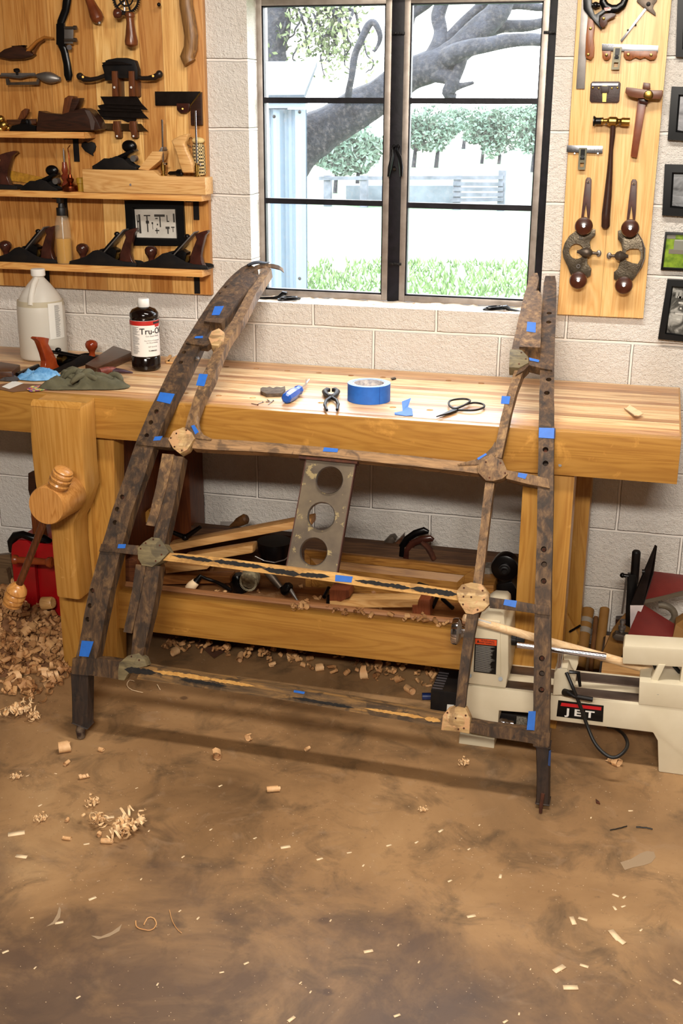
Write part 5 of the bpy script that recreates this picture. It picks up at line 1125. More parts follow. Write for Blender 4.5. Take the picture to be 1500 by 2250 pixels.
# large scraper plane with two handles on pegs
sp_ = thing('scraper_plane', 'black cast scraper plane with two handles hanging on wooden pegs', 'scraper plane', wp(262, 180, -.06))
k = MB().plate([(223, 143), (236, 131), (256, 127), (276, 127), (296, 133), (302, 152), (302, 176), (290, 176), (288, 172), (246, 172), (244, 177), (230, 177), (228, 160)], -.070, .024); k.build('body', M['blackmat'], sp_, bev=.004)
k = MB().plate([(223, 138), (240, 134), (268, 136), (288, 142), (250, 142), (228, 142)], -.078, .012); k.build('blade', M['blade'], sp_)
for pts, rs in (([(232, 166), (216, 172), (200, 175), (186, 174), (176, 168)], [.010, .009, .010, .013, .012]), ([(298, 168), (312, 172), (326, 172), (340, 170), (350, 163)], [.010, .009, .010, .013, .012])):
    k = MB().tube([wp(x, y, -.058) for x, y in pts], rs, 14, sq=.75); e = wp(*pts[-1], -.058); k.ball(e, .0118, 12); k.build('handle', mat('black_handle', '1b1412', .35), sp_, smooth=True)
for x, y in ((182, 169), (336, 167)): MB().cyl(wp(x, y, -.068), wp(x, y, -.0745), .0035, 12).build('brass_pin', M['brass'], sp_)
k = MB().cyl(wp(234, 133, -.06), wp(236, 140, -.06), .004, 8); k.build('screw', M['blackmat'], sp_)
for x, nm in ((251, 'left'), (288, 'right')):
    k = MB().plate([(x-6, 156), (x+6, 156), (x+8, 212), (x-5, 212)], -.076, .051); o = solo(k, 'wooden_peg', M['walnut_z'], 'brown wooden bracket under the %s side of the scraper plane' % nm, 'bracket', bev=.001)
    k = MB().cyl(wp(x, 192, -.0765), wp(x, 192, -.0785), .0035, 12); k2 = k.build('screw', M['dullsteel'], None); k2.parent = o; k2.location = Vector(o.location)*-1
# card scrapers
names = ['topmost of the black scraper plates hung under the scraper plane', 'second scraper plate from the top of the hanging stack', 'third scraper plate, slightly curved, in the hanging stack', 'fourth scraper plate with a pointed right corner in the stack']
for i, px in enumerate(([(220, 212), (301, 212), (314, 232), (230, 229)], [(226, 222), (306, 222), (325, 242), (232, 236)], [(214, 232), (236, 227), (300, 230), (314, 246), (222, 243)], [(213, 241), (308, 242), (327, 261), (221, 255)])):
    solo(MB().plate(px, -.066+.008*i, .0012), 'card_scraper', M['blade'], names[i], 'scraper', 'card scrapers hung in a stack')
k = MB().plate([(220, 252), (228, 247), (244, 252), (258, 256), (262, 249), (276, 246), (292, 249), (301, 257), (298, 266), (280, 268), (266, 262), (248, 263), (228, 262)], -.034, .0012); solo(k, 'card_scraper', M['blade'], 'gooseneck curved scraper behind the stack of scraper plates', 'scraper')
k = MB().plate([(219, 271), (310, 272), (316, 280), (326, 289), (280, 287), (232, 286)], -.040, .0012); solo(k, 'card_scraper', mat('bronzed_steel', '4f3a22', .35, .8), 'lowest brownish scraper plate with a hooked right end', 'scraper')
for i, x in enumerate((257, 293)):
    t_ = thing('wooden_hook', 'small brown wooden hook under the %s end of the lowest scraper' % ('left', 'right')[i], 'hook', wp(x, 303, -.04))
    MB().plate([(x-9, 266), (x+2, 266), (x+6, 284), (x+7, 303), (x-5, 303), (x-6, 290), (x-10, 284)], -.050, .024).build('hook_body', M['walnut_z'], t_, bev=.002)
    MB().cyl(wp(x, 299, -.050), wp(x, 299, -.052), .003, 10).build('screw', M['dullsteel'], t_)
# try square
ts = thing('try_square', 'dark steel try square with a wooden stock at the right of the left tool board', 'square', wp(400, 275, -.03))
MB().plate([(340, 201), (440, 201), (416, 232), (341, 232)], -.034, .003).build('blade', M['blade'], ts, bev=.0005)
MB().plate([(441, 202), (443, 275), (419, 275), (418, 233)], -.042, .014).build('stock', M['darkwood'], ts, bev=.001)
MB().prism([wp(440, 202, -.0425), wp(417, 232, -.0425), wp(418, 234, -.0425), wp(442, 204, -.0425)], (0, -.0006, 0)).build('brass_edge', M['brass'], ts)
MB().plate([(387, 227), (416, 227), (416, 242), (408, 249), (396, 249), (388, 241)], -.040, .008).build('cheek', M['rosewood'], ts, bev=.002)
MB().cyl(wp(401, 239, -.040), wp(401, 239, -.0412), .003, 10).build('rivet', M['brass'], ts)
# ------------------------------------------------------------ right tool board
RB = -.022
k = MB().box2((.378, RB, 1.096), (.634, -.001, 2.42)); solo(k, 'tool_board', M['pine_r'], 'narrow upright pine tool board on the wall right of the window', 'tool board', bev=.002)
ow = wood('oiled_walnut_cheek', ['6b3713', '8a4c1f', '9c5b28'], 'z', 2, rough=.35)
Yt = RB-.006
def screws(par, pts, Y, m='brass', r=.0042, nm='screw'):
    for x, y in pts: MB().lathe(wp(x, y, Y), wp(x, y, Y-.0018), [(0, r), (.6, r), (1, r*.6)], 14).build(nm, M[m], par, smooth=True)
t = thing('try_square', 'try square with long grey steel blade and walnut handle on the right board', 'square', wp(1275, 195, Yt))
MB().plate([(1279, -20), (1294, -20), (1284, 195), (1265, 195)], Yt, .003).build('blade', M['dullsteel'], t, bev=.0004)
MB().plate([(1291, 40), (1303, 42), (1306, 60), (1303, 82), (1305, 104), (1304, 124), (1298, 132), (1287, 128), (1285, 120), (1287, 80)], Yt-.010, .012).build('handle', ow, t, bev=.002); screws(t, [(1297, 63), (1292, 120)], Yt-.010)
t = thing('saw_bevel', 'black cast iron combination head with chocolate wooden grip atop the right board', 'bevel', wp(1320, 65, Yt))
MB().plate([(1280, -20), (1300, -20), (1300, 14), (1306, 32), (1310, 30), (1322, 22), (1336, 16), (1332, 26), (1318, 36), (1316, 48), (1322, 62), (1320, 66), (1281, 20)], Yt-.014, .012).build('casting', M['black'], t, bev=.002)
k = MB(); C_ = [(1326, -6), (1324, 4), (1330, 14), (1342, 20), (1356, 19), (1368, 10), (1373, -2), (1374, -20)]; k.tube([wp(x, y, Yt-.012) for x, y in C_], [.010, .010, .011, .0115, .011, .010, .009, .008], 10, sq=.6); k.build('ring_handle', M['black'], t, smooth=True)
MB().plate([(1327, 17), (1341, 16), (1343, 19), (1340, 23), (1329, 24), (1327, 20)], Yt-.020, .001).build('badge', mat('red_white_badge', 'd8cfc8', .4, 0, 'b0403a', 120), t)
MB().plate([(1316, 52), (1318, 38), (1328, 30), (1342, 28), (1354, 30), (1350, 38), (1340, 42), (1334, 46), (1334, 52), (1328, 60), (1320, 60)], Yt-.020, .009).build('grip', mat('chocolate_wood', '3d2118', .35, 0, '4d2c20', 30), t, bev=.002); screws(t, [(1326, 41)], Yt-.020)
k = MB().cyl(wp(1300, 11, Yt-.018), wp(1318, 11, Yt-.018), .006, 12); k.ball(wp(1308, 11, Yt-.018), .009, 10); k.build('lock_nut', M['black'], t, smooth=True)
t = thing('sector_rule', 'grey hooked steel casting with a thin diagonal rule near the top right of the board', 'rule', wp(1400, 90, Yt))
MB().plate([(1398, 3), (1402, -10), (1444, -10), (1443, 2), (1436, 10), (1434, 18), (1440, 28), (1440, 35), (1424, 24), (1417, 18), (1410, 14)], Yt-.004, .004).build('casting', M['iron'], t, bev=.0008)
MB().plate([(1416, 18), (1420, 21), (1366, 92), (1362, 89)], Yt-.001, .0015).build('rule', M['steel'], t, bev=.0002)
screws(t, [(1424, 9)], Yt-.004, 'blackmat', .006, 'pivot'); screws(t, [(1379, 66), (1396, 55)], Yt-.001, 'black', .0025, 'pin')
t = thing('layout_rule', 'steel rule with two walnut cheeks and a sliding square below the sector rule', 'rule', wp(1385, 155, Yt))
MB().plate([(1322, 96), (1446, 100), (1445, 115), (1322, 111)], Yt-.005, .002).build('rule', M['steel'], t, bev=.0003)
k = MB()
for i in range(60):
    u = i/60; x = 1323+122*u; y = 96.6+4*u; k.prism([wp(x, y, Yt-.0052), wp(x+.5, y, Yt-.0052), wp(x+.5, y+(4 if i % 5 else 7), Yt-.0052), wp(x, y+(4 if i % 5 else 7), Yt-.0052)], (0, -.0002, 0))
k.build('graduations', M['blackmat'], t)
MB().plate([(1323, 112), (1342, 112), (1341, 126), (1336, 132), (1328, 132), (1323, 126)], Yt-.010, .010).build('cheek', ow, t, bev=.0015)
MB().plate([(1371, 112), (1443, 112), (1443, 124), (1438, 131), (1428, 132), (1416, 126), (1406, 130), (1396, 126), (1384, 132), (1374, 130), (1369, 122)], Yt-.010, .010).build('cheek', ow, t, bev=.0015)
screws(t, [(1332, 121), (1380, 120), (1430, 121)], Yt-.010)
def slider(par, px):
    c = MB(); o = MB().plate(px, Yt-.012, .008).build('slide', mat('tarnished_slide', '5a5647', .4, .7, '6f6a58', 20), par)
    a, b, c_, d = [Vector((x, y, 0)) for x, y in px]
    f = lambda u, v: (a.lerp(b, u).lerp(d.lerp(c_, u), v)).to_2d()
    def q(u0, v0, u1, v1, Y, t_, nm, m): return MB().plate([f(u0, v0), f(u1, v0), f(u1, v1), f(u0, v1)], Y, t_).build(nm, m, o)
    cc = MB()
    for v0, v1 in ((.68, .88),): cc.v = []; cc.plate([f(.25, v0), f(.78, v0), f(.78, v1), f(.25, v1)], Yt-.014, .020)
    cut(o, cc)
    q(.22, .06, .78, .36, Yt-.015, .004, 'block', M['black']); q(.2, .42, .78, .54, Yt-.0135, .002, 'bar', M['black'])
    MB().cyl(wp(*f(.5, .42), Yt-.012), wp(*f(.5, .42), Yt-.022), .005, 12).build('nut', M['black'], o)
slider(t, [(1348, 103), (1366, 103), (1360, 153), (1342, 153)])
t = thing('leather_tool_card', 'dark leather card holding a tiny steel square on the right board', 'leather card', wp(1327, 227, Yt))
MB().plate([(1301, 179), (1360, 179), (1363, 183), (1360, 222), (1356, 226), (1298, 225), (1295, 221), (1297, 184)], Yt, .005).build('card', mat('dark_leather', '2b1813', .5, 0, '3a221b', 40, .3, 200), t, bev=.001)
MB().plate([(1300, 183), (1358, 183), (1357, 188), (1300, 188)], Yt-.004, .002).build('rule', M['steel'], t)
MB().plate([(1323, 186), (1334, 186), (1331, 224), (1323, 224)], Yt-.003, .002).build('tongue', mat('pale_brass', 'b89a55', .35, .8), t)
MB().plate([(1320, 189), (1338, 189), (1336, 204), (1320, 204)], Yt-.008, .005).build('loop', mat('dark_leather_loop', '2b1813', .5), t, bev=.001); screws(t, [(1302, 193), (1315, 194), (1344, 194), (1356, 193)], Yt, 'brass', .003)
t = thing('marking_gauge', 'reddish wooden marking gauge with a curved head and brass screw', 'gauge', wp(1405, 348, -.05))
MB().plate([(1403, 205), (1423, 205), (1399, 347), (1385, 344)], Yt-.014, .014).build('beam', mat('red_wood_beam', '6a3116', .35, 0, '7d3f20', 30), t, bev=.0015)
MB().plate([(1375, 191), (1404, 195), (1430, 198), (1456, 198), (1455, 212), (1450, 218), (1430, 217), (1400, 216), (1380, 211), (1373, 204)], Yt-.040, .034).build('head', mat('brown_wood_head', '5a331f', .35, 0, '6d4029', 30), t, bev=.003)
MB().plate([(1413, 181), (1428, 183), (1428, 196), (1411, 195)], Yt-.034, .020).build('beam_end', M['walnut_z'], t, bev=.001)
MB().lathe(wp(1424, 209, Yt-.040), wp(1424, 209, Yt-.054), [(0, .013), (.5, .013), (.6, .011), (.9, .011), (1, .007)], 24).build('brass_knob', M['brass'], t, smooth=True, ang=30)
MB().plate([(1401, 216), (1424, 217), (1422, 230), (1404, 226)], Yt-.024, .016).build('wedge', M['rosewood'], t, bev=.001)
t = thing('brass_hammer', 'small brass hammer with a long dark handle hanging in the middle of the right board', 'hammer', wp(1332, 502, -.05))
a = wp(1303, 266, -.050); b = wp(1383, 268, -.050)
MB().lathe(wp(1321, 266, -.05), b, [(0, .010), (.06, .010), (.08, .007), (.2, .008), (.28, .013), (.52, .013), (.6, .008), (.68, .009), (.72, .0115), (1, .0115)], 20).build('head', M['brass'], t, smooth=True, ang=30)
MB().lathe(a, wp(1323, 266, -.05), [(0, .0145), (.12, .0145), (.3, .010), (.6, .0095), (1, .010)], 20).build('face_cap', M['black'], t, smooth=True)
MB().tube([wp(1347, 262, -.05), wp(1345, 300, -.048), wp(1342, 330, -.045), wp(1339, 380, -.042), wp(1335, 430, -.04), wp(1331, 470, -.04), wp(1330, 497, -.04), wp(1330, 502, -.04)], [.008, .0075, .006, .0085, .0112, .0125, .0125, .008], 16, sq=.8).build('handle', mat('dark_brown_handle', '2f1a14', .3, 0, '3d241b', 30), t, smooth=True)
for x in (1331, 1361): MB().cyl(wp(x, 273, RB), wp(x, 273, -.058), .002, 8).build('hanging_nail', M['chrome'], t)
t = thing('double_square', 'small double square with steel rule and dark slide, lower left of the brass hammer', 'square', wp(1280, 375, Yt))
MB().plate([(1245, 319), (1324, 321), (1323, 337), (1244, 334)], Yt-.005, .002).build('rule', M['steel'], t, bev=.0003)
k = MB()
for i in range(36):
    x = 1246+76*i/36; k.prism([wp(x, 334, Yt-.0052), wp(x+.5, 334, Yt-.0052), wp(x+.5, 330 if i % 4 else 327, Yt-.0052), wp(x, 330 if i % 4 else 327, Yt-.0052)], (0, -.0002, 0))
k.build('graduations', M['blackmat'], t); slider(t, [(1272, 325), (1289, 325), (1285, 373), (1269, 373)])
for x in (1262, 1313): MB().cyl(wp(x, 338, RB), wp(x, 337, Yt-.008), .0018, 8).build('hanging_nail', M['chrome'], t)
# two router planes on leather straps
nick = mat('nickel_cast', '5d5346', .35, .85, '7b705f', 30, .35, 220)
def router(lab, plate_px, knobs, hole, strapx, nose, mirror, num):
    t = thing('router_plane', lab, 'router plane', wp(*knobs[1], -.05)); Y = RB-.020
    o = MB().plate(plate_px, Y, .008).build('body', nick, t, bev=.0015)
    c = MB().plate(hole, Y-.02, .05); cut(o, c)
    for x, y in knobs:
        MB().lathe(wp(x, y, Y), wp(x, y, Y-.034), [(0, .012), (.2, .010), (.4, .016), (.7, .0262), (.88, .024), (1, .010)], 28).build('knob', mat('knob_wood', '35180f', .2, 0, '4a2414', 25), t, smooth=True)
        MB().cyl(wp(x, y, Y-.0335), wp(x, y, Y-.0355), .0045, 14).build('screw', M['steel'], t)
    sx0 = strapx; st = mat('brown_leather_strap', '3c1d18', .45, 0, '4d2a22', 40)
    k = MB().plate([(sx0[0]-6, sx0[1]), (sx0[0]-3, sx0[1]-5), (sx0[0]+4, sx0[1]-5), (sx0[0]+7, sx0[1]), (sx0[0]+5, sx0[1]+60), (sx0[0]+2, sx0[1]+94), (sx0[0]-1, sx0[1]+94), (sx0[0]-5, sx0[1]+52), (sx0[0]-12, sx0[1]+94), (sx0[0]-17, sx0[1]+94), (sx0[0]-11, sx0[1]+40)], RB-.008, .006); k.build('strap', st, t, bev=.0008)
    MB().lathe(wp(sx0[0], sx0[1]+4, RB-.008), wp(sx0[0], sx0[1]+4, RB-.014), [(0, .0045), (.7, .0045), (1, .003)], 14).build('strap_screw', M['chrome'], t, smooth=True)
    (x0, y0), (x1, y1) = nose
    A = wp(x0, y0, Y-.010); B_ = wp(x1, y1, Y-.010); 
    MB().lathe(A, B_, [(0, .004), (.12, .006), (.2, .010), (.42, .0155), (.62, .012), (.72, .005), (.84, .0042), (.86, .0045), (1, .0045)], 18).build('cutter_clamp', M['iron'], t, smooth=True)
    MB().ball(B_, .0085, 14, (.9, .35, 1.2)).build('thumb_screw', M['dullsteel'], t, smooth=True)
    return t, Y
hole = lambda cx, cy, r, ry: [(cx+r*cos(2*pi*i/28), cy+ry*sin(2*pi*i/28)) for i in range(28)]
t, Y = router('closed throat router plane with two dark knobs, left of the strapped pair', [(1268, 505), (1292, 503), (1300, 503), (1308, 504), (1307, 518), (1301, 522), (1295, 532), (1297, 545), (1290, 566), (1290, 580), (1299, 591), (1297, 606), (1288, 611), (1262, 612), (1254, 606), (1246, 584), (1237, 566), (1235, 552), (1240, 534), (1250, 518)], [(1282, 497), (1270, 616)], hole(1265, 554, 16.5, 17), (1292, 395), ((1267, 553), (1315, 557)), False, '')
for x, y in ((1276, 521), (1270, 585)): MB().ring(wp(x, y, Y-.001), .005, .0014, (0, 1, 0), 16, 6).build('screw_hole_rim', M['dullsteel'], t)
t, Y = router('open throat router plane with polished bow and brown knobs, right of the pair', [(1357, 507), (1372, 503), (1398, 510), (1410, 526), (1418, 546), (1417, 568), (1410, 588), (1396, 608), (1388, 618), (1364, 620), (1348, 614), (1348, 598), (1356, 592), (1361, 578), (1362, 566), (1367, 548), (1364, 534), (1357, 526)], [(1384, 502), (1370, 627)], [(1375, 552), (1384, 548), (1402, 548), (1407, 556), (1406, 572), (1400, 582), (1388, 580), (1376, 575), (1370, 566)], (1392, 399), ((1380, 563), (1338, 562)), True, '')
k = MB().tube([wp(1400, 511, Y-.003), wp(1410, 527, Y-.004), wp(1415, 546, Y-.006), wp(1414, 566, Y-.006), wp(1408, 586, Y-.004), wp(1398, 603, Y-.003)], [.0025, .003, .007, .007, .003, .0025], 10, sq=.5); k.build('polished_bow', M['chrome'], t, smooth=True)
# framed pictures on the right of the wall
def grey_photo(name, cs, sc): m = NT(name); v = m.coord(); return m.fin(m.ramp(m.noise(v, sc, 4, .6, .8), [(.35, cs[0]), (.5, cs[1]), (.62, cs[2])]), .25)
PX = ((('1'), [(1489, -30), (1600, -30), (1592, 133), (1484, 124)], [(1505, 0), (1580, 0), (1575, 112), (1502, 105)], ('333333', '888888', 'cfcfcf')),
      (('2'), [(1475, 190), (1590, 193), (1586, 315), (1466, 307)], [(1494, 212), (1570, 214), (1566, 298), (1488, 286)], ('4a4a4c', '9c9ca0', 'd9dde0')),
      (('3'), [(1460, 361), (1580, 364), (1574, 480), (1454, 473)], [(1480, 383), (1560, 385), (1555, 460), (1476, 452)], ('3c3c3c', '8b8d90', 'd4d6d8')),
      (('5'), [(1466, 614), (1580, 620), (1570, 758), (1445, 745)], [(1478, 632), (1560, 638), (1553, 744), (1464, 731)], ('1f1f1d', '555450', 'a9a8a2')))
for i, o_, i_, cs in PX:
    lb_ = {'1': 'topmost black picture frame at the right edge of the photo', '2': 'second black picture frame from the top at the right edge', '3': 'black frame with a pale grey photograph, third down the right edge', '5': 'lowest black frame holding an old black and white photograph'}[i]
    th_, pic, I = picture('picture_frame', lb_, o_, i_, -.024, grey_photo('photo_print_'+i, cs, 9 if i != '5' else 22), t=.022)
    if i == '3': iquads(I, [(.0, .0, .5, .06), (.35, .05, .42, .95), (.1, .6, .3, .66), (.0, .86, .6, .9)], mat('photo_mid_grey', '6a6c6e', .4), 'photo_shapes', pic)
    if i == '5':
        wh = mat('photo_light_grey', 'b9b8b2', .4); iquads(I, [(.15+.05*(j % 3), .18+.12*j, .30+.06*(j % 2), .22+.12*j) for j in range(5)], wh, 'photo_shapes', pic); iquads(I, [(.1+.09*j, .05, .17+.09*j, .22) for j in range(7)], mat('photo_grey_windows', '8d8d88', .4), 'photo_shapes', pic)
gr = NT('photo_green_grass'); v = gr.coord(); gr = gr.fin(gr.ramp(gr.noise(v, 60, 5), [(.3, '4f6d10'), (.6, '7f9a24')]), .3)
th_, pic, I = picture('picture_frame', 'thin black frame with a colour photograph of a grey stone block on green grass', [(1461, 510), (1570, 514), (1564, 598), (1451, 593)], [(1465, 516), (1562, 519), (1558, 592), (1457, 587)], -.016, gr, t=.014)
iquads(I, [(.08, .44, .9, .58)], mat('photo_stone_base', '6b6558', .4), 'stone_image', pic); iquads(I, [(.18, .14, .85, .46)], mat('photo_stone', '77786c', .4), 'stone_image', pic, .0038); iquads(I, [(.0, .0, .2, .12)], mat('photo_stone_far', '6e6a60', .4), 'stone_image', pic)
iquads(I, [(.19, .14, .85, .18)], mat('photo_stone_top', '9fa094', .4), 'stone_image', pic, .0034)
# ------------------------------------------------------------ shavings
def curl(r, w, turns, n=16, seed=0, pitch=0.0, taper=.35):
    rr = random.Random(seed); k = MB(); ph = rr.uniform(0, 6)
    for i in range(n+1):
        u = i/n; a = ph+2*pi*turns*u; R_ = r*(1-taper*u)*(1+.12*sin(a*1.7+seed)); x = pitch*u
        ww = w*(.55+.45*sin(pi*min(1, .15+u)))/2
        k.v += [Vector((x-ww, R_*cos(a), R_*sin(a))), Vector((x+ww*(1+.1*sin(5*a)), R_*cos(a)*1.05, R_*sin(a)*1.05))]
    k.f = [(2*i, 2*i+2, 2*i+3, 2*i+1) for i in range(n)]; return k
def shav_mesh(k, m, nm='shaving'):
    o = k.build(nm, m, None, smooth=True, ang=180); me = o.data; bpy.data.objects.remove(o)
    return me
SHM = mat('thin_shaving', 'cf9c68', .6, 0, 'e2b888', 60); SHM.use_nodes = True
PROTO = [shav_mesh(curl(.010, .022, 1.6, seed=1, pitch=.006), SHM), shav_mesh(curl(.007, .030, 2.2, seed=2, pitch=.012), SHM), shav_mesh(curl(.013, .018, .8, seed=3), SHM), shav_mesh(curl(.009, .012, 2.6, seed=4, pitch=.030), SHM), shav_mesh(curl(.016, .014, .55, seed=5), SHM), shav_mesh(curl(.006, .016, 1.4, seed=6), SHM)]
cpk = MB().box((0, 0, .0008), (.020, .008, .0014)); cpk.v = [v+Vector((0, 0, .003*(v.x/.01)**2)) for v in cpk.v]
CHIP = shav_mesh(cpk, M['chip'], 'chip')
fz = MB(); rr = random.Random(3)
for i in range(26):
    c = curl(rr.uniform(.004, .010), rr.uniform(.003, .007), rr.uniform(.6, 1.6), 10, i, rr.uniform(0, .02)); Mx = Matrix.Translation((rr.gauss(0, .014), rr.gauss(0, .010), .006+abs(rr.gauss(0, .005)))) @ Matrix.Rotation(rr.uniform(0, 6), 4, 'Z') @ Matrix.Rotation(rr.uniform(-1, 1), 4, 'Y'); c.xf(Mx); fz.add(c.v, c.f)
FZ = shav_mesh(fz, mat('pale_frizzy_shaving', 'dcae78', .65, 0, 'efd0a4', 80), 'tangle')
def put(me, name, loc, rz, s, label, cat, group=None, tilt=0.0):
    o = bpy.data.objects.new(name, me); COL.objects.link(o); o.location = loc; o.rotation_euler = (0, tilt, rz); o.scale = (s, s, s)
    o.location.z = loc.z-min((o.rotation_euler.to_matrix()@(v.co*s)).z for v in me.vertices)+.0003
    return tag(o, label, cat, group)
def heap(name, label, fn, count, seed, m=None, sc=(.7, 1.5)):
    rr = random.Random(seed); k = MB(); base = [curl(.010, .022, 1.6, 9, 1, .006), curl(.007, .028, 1.8, 9, 2, .012), curl(.013, .018, .8, 7, 3), curl(.008, .012, 2.0, 10, 4, .026), curl(.016, .014, .55, 6, 5)]
    for i in range(count):
        p = fn(rr)
        if p is None: continue
        b = rr.choice(base); s = rr.uniform(*sc); Mx = Matrix.Translation(p) @ Matrix.Rotation(rr.uniform(0, 6.28), 4, 'Z') @ Matrix.Rotation(rr.uniform(-.9, .9), 4, 'Y') @ Matrix.Scale(s, 4)
        vs = [Mx@v for v in b.v]; lo = min(v.z for v in vs); dz = max(0, .001-lo+0); k.add([v+Vector((0, 0, dz)) for v in vs], b.f)
    return solo(k, name, m or mat(name+'_mat', '9f6c40', .65, 0, 'd2a36e', 14), label, 'wood shavings', kind='stuff', smooth=True, ang=180)
def hz(x, y, cx, cy, rx, ry, h): return h*max(0, 1-((x-cx)/rx)**2-((y-cy)/ry)**2)
def f1(rr):
    x = rr.uniform(-1.62, -1.0); y = rr.uniform(-.86, -.10); z = hz(x, y, -1.38, -.36, .40, .46, .17)
    if z <= .003 and rr.random() < .75: return None
    return Vector((x, y, .006+z*rr.uniform(.55, 1)))
k = MB(); n = 26
for i in range(n+1):
    for j in range(n+1):
        x = -1.70+.75*i/n; y = -.86+.80*j/n; k.v.append(Vector((x, y, max(-.02, hz(x, y, -1.38, -.36, .38, .44, .15)+.012*noise.noise(Vector((x, y, 0))*30)-.004))))
k.f = [(i*(n+1)+j, (i+1)*(n+1)+j, (i+1)*(n+1)+j+1, i*(n+1)+j+1) for i in range(n) for j in range(n)]
keep = k
hp_ = heap('shavings_pile', 'big heap of brown and pale wood shavings on the floor left of the bench leg', f1, 2600, 1)
o = keep.build('heap_core', mat('heap_core_mat', '6b4528', .9, 0, '8d6240', 40, .5, 100), None, smooth=True); o.parent = hp_; o.location = Vector(hp_.location)*-1
def f2(rr):
    x = rr.uniform(-.80, -.32); y = rr.uniform(-.43, -.10); return Vector((x, y, .006+hz(x, y, -.55, -.30, .27, .24, .05)*rr.random()))
heap('shavings_pile', 'wood shavings drifted on the floor under the bench shelf near the left leg', f2, 300, 2, sc=(.5, 1.0))
def f3(rr):
    x = rr.uniform(-.35, .22); y = rr.uniform(-.46, -.22); return Vector((x, y, .006)) if rr.random() < .5 else Vector((x*.4+.02, y, .008+.02*rr.random()))
heap('shavings_pile', 'loose wood shavings on the floor below the right half of the bench stretcher', f3, 110, 3, sc=(.5, 1.1))
def f4(rr): x = rr.uniform(-.90, .34); return Vector((x, rr.uniform(-.52, -.18), .232))
heap('shavings_scatter', 'curled shavings scattered among the tools on the lower bench shelf', f4, 60, 4, sc=(.6, 1.2))
def f5(rr): x = rr.uniform(-.78, -.60); return Vector((x, rr.uniform(-.20, -.05), .36+.03*rr.random()))
def f6(rr): x = rr.choice((-.30, -.28, -.17, .05, .08, .12, -.12, -.14))+rr.gauss(0, .025); return Vector((x, SY+.03+rr.uniform(-.02, .03), .272))
heap('shavings_scatter', 'fine shavings resting on the front lip of the lower bench shelf', f6, 40, 6, sc=(.4, .9))

# ------------------------------------------------------------ things on the lower bench shelf
SZ = .2252
def lum(px, Y, t, m, label, name='board', cat='board', bev=.002, sink=None):
    k = MB().plate(px, Y, t); return solo(k, name, M[m] if isinstance(m, str) else m, label, cat, bev=bev)
lum([(366, 1199), (683, 1148), (683, 1122), (640, 1136), (377, 1184)], -.33, .05, 'lightwood', 'long pale board lying at a slant on the lower shelf behind the metal plate') if False else None
k = MB(); A = wp(367, 1206, -.38); B_ = wp(684, 1147, -.38); d = (B_-A); u = Vector((0, 0, 1)); k.prism([A+Vector((0, 0, -.013)), B_+Vector((0, 0, -.013)), B_+Vector((0, 0, .013)), A+Vector((0, 0, .013))], (0, .055, 0))
solo(k, 'board', M['lightwood'], 'long pale board lying at a slant over the clutter on the lower shelf', 'board', bev=.006)
k = MB(); A = wp(400, 1232, -.40); B_ = wp(556, 1206, -.40); k.prism([A+Vector((0, 0, -.016)), B_+Vector((0, 0, -.016)), B_+Vector((0, 0, .014)), A+Vector((0, 0, .014))], (0, .05, 0))
solo(k, 'board', M['beech'], 'short round ended board just above the black painted rail on the left', 'board', bev=.010)
k = MB().plate([(362, 1240), (445, 1244), (455, 1250), (364, 1260)], -.42, .06); solo(k, 'board', M['lightwood'], 'pale wedge of wood right below the left eight sided joint', 'board')
k = MB().plate([(340, 1268), (505, 1266), (505, 1281), (340, 1285)], -.44, .05); solo(k, 'board', wood('brown_lumber', ['6b3d1a', '8d5a2c', '9f6a38'], 'x', 1), 'brown board lying flat on the shelf left of the knurled wheel', 'board', bev=.002)
k = MB().plate([(240, 1252), (262, 1238), (288, 1226), (300, 1232), (304, 1250), (300, 1282), (284, 1284), (272, 1290), (256, 1289), (246, 1276)], -.48, .12); k.v = [v+Vector((0, 0, .0)) for v in k.v]
solo(k, 'bark_block', wood('red_bark_block', ['4c2310', '75411f', '8d5529'], 'x', 2, rough=.7, bump=.5), 'reddish rough wood block beside the bench leg on the lower shelf', 'wood block', bev=.006)
lum([(262, 1200), (300, 1165), (330, 1130), (338, 1138), (306, 1190), (300, 1225), (262, 1235)], -.25, .02, 'redwood', 'dark reddish plywood offcut standing behind the left rails') 
t = thing('handle_cluster', 'black three armed clamp knob lying on the slanted pale board', 'clamp knob', wp(407, 1186, -.36))
k = MB(); c = wp(407, 1181, -.36)
for x, y in ((375, 1168), (440, 1158)): k.tube([c, wp(x, y, -.36)], [.009, .0065], 10)
k.ball(c, .012, 10); k.build('arms', M['black'], t, smooth=True)
k = MB().lathe(wp(505, 1157, -.20), wp(543, 1138, -.20), [(0, .004), (.3, .010), (.5, .016), (.9, .018), (1, .012)], 16); solo(k, 'turned_grip', mat('awl_brown', '4a2e14', .5, 0, '6b4520', 40), 'stubby brown turned handle on top of the slanted board by the wall', 'handle', smooth=True)
t = thing('paper_sign', 'small white paper card leaning on the wall behind the slanted board', 'card', wp(500, 1165, -.03))
MB().plate([(484, 1146), (520, 1146), (520, 1170), (484, 1170)], -.05, .001).build('sheet', mat('shaded_card', '8f8882', .7), t)
q0 = wp(496, 1163, -.0505); text('Tune', .014, Matrix(((1, 0, 0, q0.x), (0, 0, -1, q0.y), (0, 1, 0, q0.z), (0, 0, 0, 1))), .0001, bold=.0003).build('lettering', ink, t)
t = thing('bit_brace', 'drill brace with a pale wooden knob and black crank on the lower shelf', 'brace', wp(420, 1302, -.46))
MB().lathe(wp(412, 1296, -.46), wp(432, 1277, -.46), [(0, .010), (.15, .015), (.5, .016), (.9, .013), (1, .008)], 18).build('knob', M['chip'], t, smooth=True)
